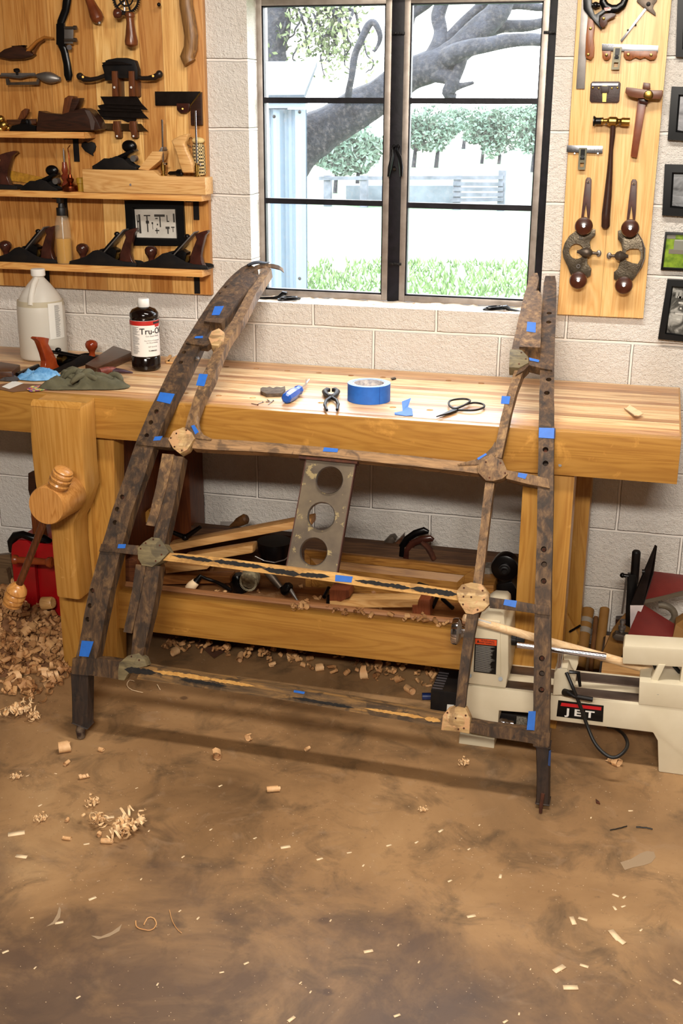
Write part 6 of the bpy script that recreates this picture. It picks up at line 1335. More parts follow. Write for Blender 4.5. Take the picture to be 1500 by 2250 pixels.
MB().tube([wp(430, 1279, -.46), wp(440, 1266, -.45), wp(452, 1271, -.44), (wp(475, 1279, -.44)), wp(492, 1288, -.45), wp(508, 1298, -.46)], [.012, .008, .006, .006, .008, .006], 10).build('crank', M['black'], t, smooth=True)
t = thing('grinder', 'dusty round knurled wheel on a black body below the black painted rail', 'grinder', wp(540, 1300, -.44))
c = wp(548, 1274, -.47); k = MB().lathe(c+Vector((0, .03, .012)), c+Vector((0, -.012, -.005)), [(0, .024), (.3, .030), (.9, .030), (1, .022)], 32); k.build('wheel', mat('dusty_grey_wheel', '5f5542', .8, .2, '8f8468', 90, .5, 200), t, smooth=True)
k = MB(); 
for i in range(36):
    a = 2*pi*i/36; d = Vector((cos(a), 0, sin(a))); k.box(c+d*.025+Vector((0, -.013, -.005)), (.0018, .003, .006), Matrix.Rotation(-a+pi/2, 3, 'Y'))
k.build('knurl', mat('knurl_pale', '9c9176', .8), t)
k = MB().lathe(wp(520, 1262, -.40), wp(528, 1300, -.40), [(0, .020), (.4, .030), (1, .024)], 16); k.build('body', M['black'], t, smooth=True)
t = thing('bucket', 'black round pot with a thin wire rim between the boards and the metal plate', 'pot', wp(603, 1250, -.30))
MB().lathe(wp(603, 1246, -.32), wp(603, 1188, -.32), [(0, .030), (.08, .044), (.6, .052), (1, .056)], 28).build('pot_body', M['black'], t, smooth=True)
k = MB(); c = wp(603, 1224, -.36); k.tube([wp(560, 1222, -.40), wp(580, 1232, -.40), wp(603, 1236, -.40), (wp(625, 1230, -.40)), wp(640, 1218, -.40)], .002, 6); k.build('wire_rim', M['dullsteel'], t)
t = thing('drill_chuck', 'black drill chuck with a steel bit pointing down to the right', 'drill chuck', wp(640, 1320, -.48))
MB().tube([wp(578, 1248, -.44), wp(600, 1272, -.46), wp(616, 1292, -.47)], [.010, .013, .010], 12).build('arm', M['iron'], t, smooth=True)
MB().lathe(wp(622, 1303, -.47), wp(638, 1285, -.47), [(0, .012), (.2, .017), (.8, .016), (1, .010)], 18).build('chuck', M['black'], t, smooth=True)
MB().lathe(wp(634, 1290, -.475), wp(659, 1329, -.485), [(0, .007), (.3, .006), (.6, .004), (1, .001)], 12).build('bit', M['dullsteel'], t, smooth=True)
# oak cabinet door
Yd = -.30; t = thing('cabinet_door', 'oak raised panel cabinet door lying on its side on the lower shelf', 'cabinet door', wp(850, 1345, Yd))
def f_(x, y): return (x, y)
fo = [(668, 1210), (1042, 1250), (1036, 1356), (672, 1322)]; fi = [(681, 1226), (1020, 1264), (1015, 1345), (684, 1306)]
for a, b in ((0, 1), (1, 2), (2, 3), (3, 0)):
    MB().prism([wp(*fo[a], Yd), wp(*fo[b], Yd), wp(*fi[b], Yd), wp(*fi[a], Yd)], (0, .024, 0)).build('frame_rail', M['oakpanel'], t, bev=.0015)
P0 = [wp(x, y, Yd+.010) for x, y in fi]; fj = [(700, 1246), (1004, 1279), (1000, 1328), (702, 1292)]; P1 = [wp(x, y, Yd-.001) for x, y in fj]
k = MB(); k.v = P0+P1+[v+Vector((0, .012, 0)) for v in P0]; k.f = [(4, 5, 6, 7)]+[(i, (i+1) % 4, 4+(i+1) % 4, 4+i) for i in range(4)]+[(8, 9, 10, 11)]+[(i, (i+1) % 4, 8+(i+1) % 4, 8+i) for i in range(4)]; k.build('raised_panel', M['oakpanel'], t)
t = thing('bench_hook', 'pale bar with two red brown end blocks lying in front of the oak door', 'bench hook', wp(830, 1356, -.50))
MB().plate([(724, 1318), (930, 1317), (930, 1334), (724, 1336)], -.50, .05).build('bar', M['beech'], t, bev=.001)
rbm = wood('padauk_block', ['5c2a14', '783c20', '864a2a'], 'z', 2)
MB().plate([(723, 1296), (765, 1297), (768, 1312), (748, 1322), (738, 1320), (724, 1320)], -.505, .06).build('end_block', rbm, t, bev=.001)
MB().plate([(905, 1330), (917, 1330), (919, 1318), (944, 1318), (945, 1355), (906, 1357)], -.505, .06).build('end_block', rbm, t, bev=.001)
for i, (a, b, lab) in enumerate((((722, 1292), (712, 1312), 'black rod leaning by the left end of the bench hook'), ((722, 1310), (720, 1331), 'lower short black rod under the bench hook left end'), ((960, 1312), (950, 1334), 'left of two black rods leaning at the right of the bench hook'), ((972, 1316), (994, 1336), 'right of two black rods leaning at the right of the bench hook'), ((920, 1283), (940, 1290), 'black rod tip just above the painted rail right of the plate'))):
    solo(MB().cyl(wp(*a, -.42), wp(*b, -.47), .0065, 12), 'steel_rod', M['black'], lab, 'rod', smooth=True)
# saws and blocks against the wall
BK = -.12
for px, m_, lab in (([(817, 1218), (852, 1182), (862, 1180), (868, 1188), (842, 1219)], 'iron', 'leftmost grey block leaning against the wall behind the oak door'), ([(848, 1220), (866, 1196), (884, 1177), (884, 1188), (868, 1206), (866, 1222)], 'walnut', 'thin brown wooden wedge behind the oak door'), ([(868, 1222), (884, 1200), (882, 1222)], 'chip', 'pale wood scrap under the saw handles')):
    solo(MB().plate(px, BK, .04), 'wood_wedge', M[m_], lab, 'wedge', bev=.002)
for pts, rs, m_, lab in (([(882, 1222), (884, 1200), (894, 1184), (912, 1172), (932, 1166), (942, 1169)], [.012, .012, .011, .012, .013, .006], 'black', 'rear black saw handle arching up against the wall'), ([(892, 1226), (894, 1208), (906, 1194), (926, 1186), (946, 1183), (952, 1187)], [.013, .012, .012, .012, .011, .007], 'rosewood', 'front brown saw handle below the black one'), ([(926, 1190), (938, 1200), (948, 1214), (954, 1228)], [.012, .016, .018, .016], 'rust', 'rusty curved tool arm right of the saw handles')):
    solo(MB().tube([wp(x, y, BK-.02) for x, y in pts], rs, 12, sq=.6), 'hand_saw', M[m_], lab, 'hand saw', smooth=True)
solo(MB().plate([(730, 1210), (735, 1196), (752, 1196), (770, 1212)], -.10, .02), 'paper_scrap', mat('grey_scrap', '8d8880', .7), 'pale grey scrap standing against the wall right of the metal plate', 'scrap')
solo(MB().plate([(775, 1214), (779, 1203), (800, 1205), (818, 1212), (816, 1218)], -.12, .03), 'dark_block', M['darkwood'], 'dark low block beside the grey leaning block behind the oak door', 'block')
solo(MB().box2((-.80, -.145, .2255), (.39, -.105, .335)), 'back_rail_box', M['walnut_z'] if False else wood('dusty_back_board', ['3a2415', '573a22', '6a4a2c'], 'x', 1, rough=.7), 'dusty brown board along the back of the lower shelf', 'board')
# motor at the right end of the shelf
t = thing('lamp_motor', 'black round motor with a stacked hub beside the right bench leg', 'motor', wp(1108, 1300, -.40))
c = wp(1108, 1250, -.40); MB().lathe(c+Vector((0, .05, 0)), c, [(0, .038), (.8, .042), (.95, .040), (1, .034)], 32).build('disc', M['black'], t, smooth=True)
MB().lathe(c, c+Vector((.003, -.03, .002)), [(0, .018), (.3, .018), (.35, .014), (.7, .014), (.75, .009), (1, .007)], 20).build('hub', M['blackmat'], t, smooth=True)
MB().plate([(1090, 1285), (1124, 1278), (1138, 1300), (1136, 1345), (1096, 1345)], -.38, .10).build('base', M['black'], t, bev=.004)
c = wp(1074, 1262, -.30); solo(MB().lathe(Vector((c.x, c.y, SZ)), c+Vector((0, 0, .03)), [(0, .026), (.04, .028), (.9, .028), (1, .026)], 20), 'jar', mat('dusty_glass_jar', '5a544c', .4, 0, '8b857b', 90), 'dusty grey jar left of the black motor on the shelf', 'jar', smooth=True)
solo(MB().plate([(1040, 1286), (1084, 1286), (1084, 1330), (1040, 1330)], -.42, .12), 'wood_box', M['oakpanel'], 'small oak box behind the right eight sided joint', 'box', bev=.002)

# ------------------------------------------------------------ left of the bench leg
t = thing('red_tool_box', 'red metal box with a black arched handle standing in the shavings', 'box', (-1.17, -.35, 0))
redp = mat('red_enamel', 'a00c12', .35, 0, '860a10', 8)
A = [wp(22, 1192, -.47), wp(72, 1196, -.47)]; x0, x1 = A[0].x, A[1].x; zt_ = A[0].z
k = MB().prism([(x0, -.47, .002), (x1, -.47, .002), (x1, -.47, zt_-.005), (x1-.02, -.47, zt_+.012), (x0+.03, -.47, zt_+.012), (x0, -.47, zt_-.01)], (0, .02, 0)); k.box2((x0+.002, -.45, .002), (x1+.15, -.25, zt_+.0)); k.build('body', redp, t, bev=.004)
k = MB().tube([wp(26, 1212, -.46), wp(25, 1190, -.46), wp(34, 1177, -.46), wp(50, 1174, -.46), wp(72, 1182, -.46), wp(96, 1184, -.44), wp(110, 1192, -.43)], [.010, .014, .014, .012, .013, .015, .012], 12); k.build('handle', M['black'], t, smooth=True)
k = MB().lathe(wp(28, 1229, -.55), wp(116, 1236, -.55), [(0, .010), (.03, .016), (.10, .015), (.14, .010), (.5, .012), (.84, .010), (.88, .016), (.96, .018), (1, .012)], 20); solo(k, 'rolling_handle_bar', mat('red_brown_turned', '7a3414', .3, 0, '93451f', 20), 'reddish turned wooden bar lying across the red box', 'wooden bar', smooth=True)
solo(MB().plate([(62, 1040), (78, 1036), (78, 1104), (70, 1108), (62, 1076)], -.30, .03), 'hanging_block', M['darkwood'], 'dark block behind the vise chop at the left', 'block')
solo(MB().plate([(66, 1108), (84, 1110), (112, 1300), (84, 1300)], -.42, .03), 'dark_plank', M['redwood'], 'dark red plank standing behind the vise handle', 'plank')
for px, lab in (([(-20, 1222), (22, 1218), (34, 1300), (-20, 1330)], 'grey brown board leaning at the left edge by the red box'), ([(-20, 1290), (14, 1250), (30, 1330), (-20, 1340)], 'lower weathered board at the left edge in front of the other')):
    solo(MB().plate(px, -.42 if 'lower' in lab else -.38, .02), 'board', wood('grey_scrap_board', ['4a3826', '66503a', '7a6248'], 'x', 1), lab, 'board')
k = MB().lathe(wp(92, 1326, -.50), wp(117, 1324, -.50), [(0, .017), (.1, .022), (.9, .020), (1, .017)], 18); solo(k, 'wood_offcut', M['beech'], 'short round wooden offcut on top of the shavings heap', 'offcut', smooth=True)
c = fp(258, 1002, .6); 
k = MB().plate([(246, 1000), (262, 1000), (268, 1055), (248, 1068)], -.24, .004); solo(k, 'hanging_scraper', M['dullsteel'], 'grey steel scraper hanging inside the left end of the bench', 'scraper')
# ------------------------------------------------------------ mini lathe at the right
LF = -.77; lathe_ = thing('lathe', 'cream white bench top wood lathe standing on the floor under the right bench end', 'lathe', (.55, -.69, 0))
cream = mat('cream_enamel', 'd8cdb4', .35, 0, 'cfc3a8', 8, 0, 80, .002, '2a1c14', .735)
def lp(px, Y, t, name, m, par=lathe_, bev=.003): return MB().plate(px, Y, t).build(name, m, par, bev=bev)
bed = lp([(1028, 1506), (1168, 1522), (1216, 1528), (1406, 1548), (1560, 1564), (1560, 1712), (1446, 1696), (1444, 1628), (1434, 1610), (1336, 1598), (1212, 1583), (1164, 1577), (1160, 1567), (1096, 1562), (1094, 1590), (1034, 1577), (1020, 1556)], LF, .17, 'bed', cream, bev=.004)
ways = MB()
for y0, y1 in ((LF+.012, LF+.055), (LF+.10, LF+.15)):
    A = wp(1105, 1516, LF); B_ = wp(1560, 1563, LF); ways.prism([(A.x, y0, A.z-.004), (B_.x, y0, B_.z-.004), (B_.x, y0, B_.z+.003), (A.x, y0, A.z+.003)], (0, y1-y0, 0))
ways.build('bed_ways', mat('dark_steel_ways', '5d4f48', .35, .7, '77685e', 10), lathe_, bev=.001)
lp([(1009, 1612), (1086, 1625), (1085, 1648), (1007, 1638)], LF+.006, .16, 'foot', cream)
lp([(1034, 1576), (1094, 1585), (1094, 1622), (1022, 1612)], LF+.03, .12, 'lower_block', cream)
lp([(1094, 1566), (1162, 1574), (1160, 1603), (1092, 1594)], LF+.06, .05, 'motor_recess', M['blackmat'])
MB().lathe(wp(1096, 1586, LF+.04), wp(1128, 1590, LF+.04), [(0, .010), (.1, .012), (.5, .012), (.6, .009), (1, .009)], 18).build('motor_shaft', M['chrome'], lathe_, smooth=True)
lp([(1134, 1574), (1158, 1577), (1157, 1596), (1133, 1593)], LF+.045, .006, 'scale_label', mat('scale_grey', '8a8578', .5, 0, '4a463e', 200))
# headstock, deeper at the foot
hs = [(1054, 1353), (1072, 1341), (1100, 1343), (1107, 1350), (1109, 1374), (1117, 1385), (1117, 1474), (1111, 1513), (1026, 1502), (1032, 1476), (1044, 1400)]
H0 = lp(hs, LF+.002, .15, 'headstock', cream, bev=.008)
lp([(1048, 1360), (1098, 1366), (1100, 1484), (1034, 1478)], LF-.002, .006, 'front_cover', cream, bev=.002)
lab_ = lp([(1043, 1402), (1092, 1406), (1089, 1482), (1040, 1476)], LF-.0045, .002, 'warning_label', M['black'], bev=0)
def onl(px, Y): return wp(px[0], px[1], Y)
L4 = [wp(x, y, LF-.005) for x, y in ((1043, 1402), (1092, 1406), (1089, 1482), (1040, 1476))]
def lq(u, v): return L4[0].lerp(L4[1], u).lerp(L4[3].lerp(L4[2], u), v)
MB().prism([lq(.02, .01), lq(.98, .01), lq(.98, .17), lq(.02, .17)], (0, -.0004, 0)).build('orange_band', mat('orange_label', 'd0481a', .5), lab_)
MB().prism([lq(.10, .12), lq(.20, .12), lq(.15, .03)], (0, -.0008, 0)).build('warning_triangle', ink, lab_)
def tmat(p, ex=Vector((1, 0, 0))): return Matrix(((1, 0, 0, p.x), (0, 0, -1, p.y), (-.02, 1, 0, p.z), (0, 0, 0, 1)))
text('WARNING', .0075, tmat(lq(.58, .06)+Vector((0, -.0006, 0))), .0001, bold=.0001).build('lettering', ink, lab_)
text('AVERTISSEMENT', .0058, tmat(lq(.55, .125)+Vector((0, -.0006, 0))), .0001, bold=.0001).build('lettering', ink, lab_)
k = MB(); rr = random.Random(2)
for i in range(30):
    v0 = .20+.026*i
    k.prism([lq(.05, v0), lq(.05+rr.uniform(.6, .9), v0), lq(.05+.7, v0+.010), lq(.05, v0+.010)], (0, -.0003, 0))
k.build('fine_print', mat('label_pale_ink', '8d8a84', .5), lab_)
for x, y in ((1031, 1485), (1099, 1492)): MB().cyl(wp(x, y, LF-.004), wp(x, y, LF+.002), .006, 12).build('bolt_hole', M['black'], lathe_)
c = wp(1003, 1387, -.70); MB().lathe(c+Vector((-.012, 0, 0)), c+Vector((.022, 0, 0)), [(0, .020), (.02, .036), (.2, .0385), (.5, .0385), (.62, .034), (.8, .018), (1, .015)], 36).build('hand_wheel', M['chrome'], lathe_, smooth=True, ang=30)
MB().cyl(c+Vector((.02, 0, 0)), c+Vector((.06, 0, 0)), .013, 20).build('spindle', M['chrome'], lathe_, smooth=True)
c = wp(1116, 1404, -.70); MB().lathe(c, c+Vector((.045, 0, 0)), [(0, .016), (.5, .016), (.52, .013), (1, .012)], 20).build('spindle_nose', M['blackmat'], lathe_, smooth=True, ang=30)
# motor box at the far left
v_ = MB(); a = wp(946, 1515, -.66); b = wp(1000, 1612, -.66); v_.box2((a.x, -.66, b.z), (a.x+.11, -.52, a.z)); mbx = v_.build('motor_box', M['blackmat'], lathe_, bev=.004)
k = MB()
for i in range(7): k.box((a.x+.018+.0*i, -.65+.017*i, a.z+.001), (.030, .004, .003))
k.build('vent_fins', mat('fin_grey', '4a4548', .4), mbx)
lp([(982, 1548), (997, 1549), (996, 1562), (981, 1560)], -.662, .001, 'label', M['paper'], bev=0)
# badge
BD = [(1226, 1539), (1326, 1551), (1324, 1587), (1222, 1574)]
jb = lp(BD, LF-.002, .002, 'badge', M['black'], bev=.0006)
MB().plate([(1233, 1544), (1321, 1554), (1320, 1561), (1231, 1551)], LF-.0026, .0006).build('red_bar', mat('badge_red', 'c2141c', .4), jb)
m0 = wp(1274, 1568, LF-.0026); e1 = (wp(1318, 1574, LF)-wp(1230, 1563, LF)); sl = e1.z/e1.x
Mx = Matrix(((1, 0, 0, m0.x), (0, 0, -1, m0.y), (sl, 1, 0, m0.z), (0, 0, 0, 1)))
text('J E T', .0275, Mx, .0002, bold=.0008, sx=1.42).build('lettering', mat('badge_white', 'e6e2dc', .4), jb)
# tool rest
MB().lathe(wp(1136, 1417, -.80), wp(1331, 1443, -.80), [(0, .0075), (1, .0085)], 16).build('tool_rest_bar', M['chrome'], lathe_, smooth=True)
MB().cyl(wp(1232, 1428, -.795), wp(1227, 1476, -.77), .0075, 16).build('tool_rest_post', M['chrome'], lathe_, smooth=True)
lp([(1214, 1528), (1217, 1478), (1224, 1470), (1246, 1470), (1252, 1486), (1263, 1502), (1260, 1522), (1248, 1527)], -.785, .06, 'tool_rest_base', cream)
lp([(1237, 1442), (1250, 1437), (1268, 1440), (1270, 1458), (1264, 1476), (1240, 1474)], -.68, .05, 'rear_block', cream)
k = MB().lathe(wp(1240, 1521, -.79), wp(1254, 1524, -.81), [(0, .010), (1, .009)], 14); k.tube([wp(1246, 1521, -.81), wp(1262, 1530, -.82), wp(1302, 1537, -.82)], [.006, .006, .0065], 12); k.build('clamp_lever', M['blackmat'], lathe_, smooth=True)
k = MB().tube([wp(1250, 1476, -.80), wp(1270, 1478, -.80), wp(1274, 1508, -.80)], [.005, .006, .004], 10); k.build('cam_lever', M['black'], lathe_, smooth=True)
# tailstock
lp([(1371, 1418), (1560, 1430), (1560, 1470), (1367, 1459), (1368, 1424)], LF+.015, .075, 'tailstock_head', cream, bev=.004)
lp([(1404, 1497), (1560, 1512), (1560, 1566), (1402, 1548)], LF-.002, .12, 'tailstock_base', cream, bev=.004)
lp([(1446, 1460), (1462, 1461), (1428, 1532), (1412, 1530)], LF+.012, .05, 'tailstock_leg', cream, bev=.003)
lp([(1498, 1463), (1520, 1465), (1512, 1538), (1488, 1536)], LF+.014, .05, 'tailstock_leg', cream, bev=.003)
lp([(1436, 1520), (1440, 1508), (1450, 1506), (1458, 1512), (1459, 1534), (1434, 1532)], LF+.004, .05, 'boss', cream, bev=.004)
MB().cyl(wp(1445, 1522, LF-.0), wp(1445, 1522, LF+.012), .0055, 14).build('bolt_hole', M['black'], lathe_)
c0 = wp(1376, 1430, -.72); c1 = wp(1430, 1434, -.72); c1.z = c0.z-.001; c1.y = c0.y
MB().lathe(c0, c1, [(0, .0005), (.62, .0225), (.66, .0235), (.72, .0235), (.73, .0215), (.75, .0215), (.76, .0235), (.82, .0235), (.83, .0215), (.85, .0215), (.86, .0235), (.94, .0235), (.95, .0215), (.965, .0235), (1, .022)], 40).build('cone_center', M['steel'], lathe_, smooth=True, ang=25)
MB().lathe(c1, c1+Vector((.022, 0, 0)), [(0, .011), (.5, .011), (.52, .016), (1, .016)], 24).build('quill', M['chrome'], lathe_, smooth=True, ang=25)
k = MB().tube([wp(1429, 1436, -.735), wp(1434, 1452, -.74), wp(1442, 1472, -.74)], [.005, .006, .0055], 10); k.build('quill_lever', M['black'], lathe_, smooth=True)
k = MB().tube([wp(1480, 1462, -.70), wp(1492, 1476, -.70), wp(1520, 1486, -.70)], [.006, .006, .006], 10); k.build('lock_lever', M['black'], lathe_, smooth=True)
# cord
P = [(1244, 1478, -.80), (1256, 1506, -.82), (1272, 1545, -.82), (1288, 1590, -.82), (1306, 1632, -.84), (1330, 1658, -.86), (1352, 1664, -.86), (1372, 1650, -.84), (1378, 1632, -.80), (1368, 1612, -.74), (1350, 1600, -.68), (1336, 1598, -.62)]
Q = [wp(*p) for p in P]; Q = [Vector((q.x, q.y, max(q.z, .006))) for q in Q]; R_ = []
for i in range(len(Q)-1):
    p0, p1, p2, p3 = Q[max(i-1, 0)], Q[i], Q[i+1], Q[min(i+2, len(Q)-1)]
    for j in range(5): u = j/5; R_.append(.5*((2*p1)+(-p0+p2)*u+(2*p0-5*p1+4*p2-p3)*u*u+(-p0+3*p1-3*p2+p3)*u**3))
R_.append(Q[-1]); MB().tube(R_, .0048, 10).build('power_cord', M['rubber'], lathe_, smooth=True)
# dowel across the lathe
A = wp(1018, 1357, -.835); B_ = wp(1540, 1503, -.63)
dw = thing('dowel', 'long pale wooden dowel laid diagonally across the lathe', 'dowel', A)
MB().lathe(A, B_, [(0, .0095), (.005, .0105), (.995, .0125), (1, .011)], 20).build('rod', M['dowelwood'], dw, smooth=True)
MB().prism([wp(1050, 1359, -.834), wp(1079, 1367, -.826), wp(1078, 1371, -.826), (wp(1049, 1363, -.834))], (0, .0006, 0)).build('sticker', M['paper'], dw)
# behind the lathe
cb = mat('brown_cardboard', '80571f', .7, 0, '916730', 10); cbt = mat('grey_tape', '8f8578', .6)
for i, (a, b, r, Y, lab, m_) in enumerate((((1291, 1340), (1264, 1560), .0205, -.20, 'thick cardboard tube wrapped with grey tape behind the lathe', cb), ((1309, 1356), (1290, 1560), .0075, -.26, 'thin dark brown rod between the two cardboard tubes', mat('dark_rod', '573414', .6, 0, '6d451e', 20)), ((1328, 1338), (1304, 1560), .0155, -.20, 'plain cardboard tube right of the thin brown rod', cb))):
    A = wp(*a, -.04 if i != 1 else -.07); B_ = wp(b[0], b[1], Y); B_.z = .001; t = thing('cardboard_tube' if i != 1 else 'brown_rod', lab, 'tube' if i != 1 else 'rod', B_)
    MB().cyl(B_, A, r, 24).build('tube', m_, t, smooth=True); MB().ball(A, r, 20, (1, 1, .35)).build('end_cap', m_, t, smooth=True)
    if i == 0: MB().cyl(A.lerp(B_, .16), A.lerp(B_, .24), r+.0008, 24).build('tape_band', cbt, t, smooth=True); MB().cyl(A.lerp(B_, .33), A.lerp(B_, .42), r+.0008, 24).build('tape_band', cbt, t, smooth=True)
solo(MB().plate([(1238, 1345), (1246, 1350), (1270, 1396), (1262, 1470), (1246, 1500), (1240, 1400)], -.175, .02), 'board', M['leg'], 'pale pointed board leaning beside the right bench leg', 'board', bev=.001)
solo(MB().cyl(wp(1251, 1388, -.20), wp(1275, 1374, -.20), .0035, 10), 'hex_key', M['black'], 'small black rod poking out left of the cardboard tubes', 'rod')
for i in range(4):
    A = wp(1316, 1462+9*i, -.44); B_ = wp(1462, 1492+9*i, -.44)
    z0 = .30-.018*i; 
base = wp(1316, 1490, -.45)
stk = [('topmost', 'lightwood'), ('second', 'beech'), ('third', 'leg'), ('bottom', 'lightwood')]
solo(MB().box2((.60, -.40, .0), (.90, -.08, base.z-.012)), 'dark_crate', M['darkwood'], 'dark crate under the stack of thin boards behind the lathe', 'crate')
for i, (nm_, m_) in enumerate(stk):
    z1_ = base.z-.0115+.010*(3-i); Mx = Matrix.Rotation(-.03, 4, 'Z'); k = MB().box2((.608+.003*i, -.45, z1_), (.92, -.20, z1_+.0092)); solo(k, 'thin_board', M[m_], '%s thin board of the stack behind the lathe' % nm_, 'board', 'stack of thin boards')
zt2 = base.z+.0295
solo(MB().prism([wp(1316, 1452, -.40), wp(1345, 1385, -.30), wp(1372, 1352, -.20), wp(1392, 1352, -.20), wp(1392, 1440, -.38), wp(1372, 1458, -.40)], (0, .018, 0)), 'brown_board', cb, 'brown fibre board leaning behind the thin boards', 'board')
# mitre saw box with red plates
t = thing('mitre_box', 'old mitre box with red tables and black saw guides against the wall', 'mitre box', wp(1400, 1420, -.28))
MY = -.24
k = MB().lathe(wp(1384, 1392, MY), wp(1398, 1210, MY), [(0, .011), (.6, .011), (.62, .013), (.98, .013), (1, .010)], 14); k.build('guide_post', M['blackmat'], t, smooth=True, ang=25)
MB().plate([(1378, 1262), (1398, 1264), (1400, 1300), (1386, 1392), (1372, 1392), (1376, 1300)], MY-.015, .02).build('guide_arm', M['black'], t, bev=.002)
k = MB().cyl(wp(1366, 1264, MY-.01), wp(1380, 1266, MY-.01), .006, 12); k.ball(wp(1367, 1264, MY-.01), .008, 10); k.build('side_knob', M['black'], t, smooth=True)
MB().tube([wp(1376, 1268, MY-.02), wp(1370, 1320, MY-.02), wp(1366, 1348, MY-.02)], .003, 8).build('guide_rod', M['dullsteel'], t, smooth=True)
MB().prism([wp(1438, 1197, MY+.05), wp(1442, 1200, MY+.05), wp(1434, 1260, MY-.02), wp(1412, 1330, MY-.08), wp(1384, 1400, MY-.12), wp(1384, 1330, MY-.08), wp(1406, 1272, MY-.02)], (.002, 0, 0)).build('saw_blade', M['blade'], t)
MB().cyl(wp(1410, 1256, MY-.02), wp(1416, 1256, MY-.02), .007, 12).build('guide_wheel', M['black'], t)
rdp = mat('worn_red_plate', '6b1d1a', .5, 0, '7d2822', 12, .2, 200, .001, '3a2420', .7)
def slabp(px, name, m, th, par=t): k = MB(); P = [wp(*q) for q in px]; k.prism(P, (0, .004, -th)); return k.build(name, m, par, bev=.001)
slabp([(1436, 1255, MY+.06), (1560, 1270, MY+.06), (1560, 1290, MY-.06), (1412, 1317, MY-.06)], 'red_table', rdp, .008)
slabp([(1408, 1325, MY-.06), (1484, 1372, MY-.08), (1473, 1414, MY-.17), (1378, 1396, MY-.17)], 'red_table', rdp, .006)
MB().prism([wp(1412, 1319, MY-.062), wp(1500, 1300, MY-.062), wp(1500, 1309, MY-.062), wp(1413, 1327, MY-.062)], (0, .01, 0)).build('table_edge', mat('worn_steel_edge', '6d6252', .5, .5), t)
c = wp(1452, 1352, MY); k = MB()
pts = [c+Vector((.040*cos(a), -.02*0, .034*sin(a))) for a in [radians(-110+12*i) for i in range(19)]]; k.tube(pts, .009, 10, sq=1.2); k.build('ring_casting', mat('dusty_casting', '5a5145', .6, .4, '7d7363', 30), t, smooth=True)
MB().prism([wp(1344, 1400, MY-.18), wp(1352, 1393, MY-.18), wp(1442, 1412, MY-.18), wp(1444, 1422, MY-.18), wp(1352, 1407, MY-.18)], (0, .03, 0)).build('base_bar', M['iron'], t, bev=.002)
k = MB().lathe(wp(1364, 1398, MY-.15), wp(1368, 1362, MY-.15), [(0, .009), (.4, .009), (.45, .011), (.62, .011), (.65, .006), (.8, .006), (.82, .009), (1, .008)], 16); k.build('clamp_post', M['dullsteel'], t, smooth=True, ang=25)
MB().tube([wp(1380, 1420, MY-.18), wp(1366, 1448, MY-.18)], .005, 8).build('strut', M['black'], t)
solo(MB().prism([wp(1474, 1415, -.38), wp(1484, 1372, -.36), wp(1502, 1360, -.36), wp(1560, 1366, -.36), wp(1560, 1424, -.38)], (0, .05, 0)), 'cardboard_box', cb, 'brown cardboard box at the right edge above the tailstock', 'box')
solo(MB().plate([(1352, 1361), (1368, 1361), (1368, 1400), (1350, 1400)], -.08, .03), 'dark_block', M['darkwood'], 'dark block against the wall left of the mitre box post', 'block')

# ------------------------------------------------------------ debris on the floor
BIG = [(140, 1652, 0, 1.5, .3, 'large torn curl on the floor in front of the left foot of the frame'), (476, 1667, 0, 1.35, 1.0, 'rolled brown shaving on the floor below the middle of the bottom rail'), (548, 1627, 2, .9, 2.0, 'small upright curl on the floor close under the bottom rail'), (597, 1740, 1, 1.1, .2, 'rolled curl lying in the frame shadow at centre left'), (675, 1650, 5, 1.0, .5, 'small curl on the floor right of the rolled brown shaving'),
    (147, 1682, 5, 1.1, .7, 'small curl just below the large torn curl at left'), (223, 1652, 5, 1.0, 1.5, 'tiny pale curl on the floor right of the left frame foot'), (176, 1712, 3, .8, .3, 'thin looped curl on the floor at left'), (150, 1846, 1, .7, 1.6, 'pale curl left of the frizzy shaving tangle'), (148, 1806, 5, .8, 2.4, 'tiny square curl above the frizzy tangle at left'), (232, 1853, 1, .9, .1, 'flat curl directly below the frizzy tangle'), (218, 1838, 0, .6, .9, 'small brown curl left below the frizzy tangle'),
    (1360, 1685, 3, 1.3, 1.3, 'stepped shaving cone on the floor by the lathe cord'), (92, 1476, 1, 1.1, .1, 'squarish curl lying at the edge of the shavings heap'), (97, 1491, 3, 1.6, .2, 'long thin curl on the floor in front of the shavings heap'), (30, 1500, 0, 1.8, .5, 'wide curl at the left edge in front of the heap'), (60, 1540-40, 2, .9, .8, 'open curl beside the wide curl at the left edge'), (110, 1512, 2, 1.2, 2.2, 'open curl on the floor between heap and left frame foot'), (130, 1500, 3, .9, 1.1, 'thin curl close to the left frame foot'),
    (383, 1440, 0, 1.3, .6, 'fat curl on the floor behind the left end of the bottom rail'), (528, 1452, 1, 1.5, .9, 'fat rolled shaving on the floor under the stretcher at centre left'), (800, 1492, 4, 1.8, .2, 'broad flat curl on the floor behind the bottom rail at centre'), (598, 1465, 5, 1.3, .4, 'small curl on the floor under the stretcher centre'), (640, 1450, 2, 1.2, 1.9, 'open curl on the floor under the stretcher, left of the broad flat curl'), (700, 1474, 0, 1.2, .3, 'rolled curl on the floor directly left of the broad flat curl'), (900, 1525, 0, 1.4, 1.2, 'rolled curl on the floor left of the black motor box')]
for x, y, i, s, rz, lab in BIG: put(PROTO[i], 'wood_shaving', fp(x, y), rz*2, s, lab, 'wood shaving', 'large shavings lying singly on the floor')
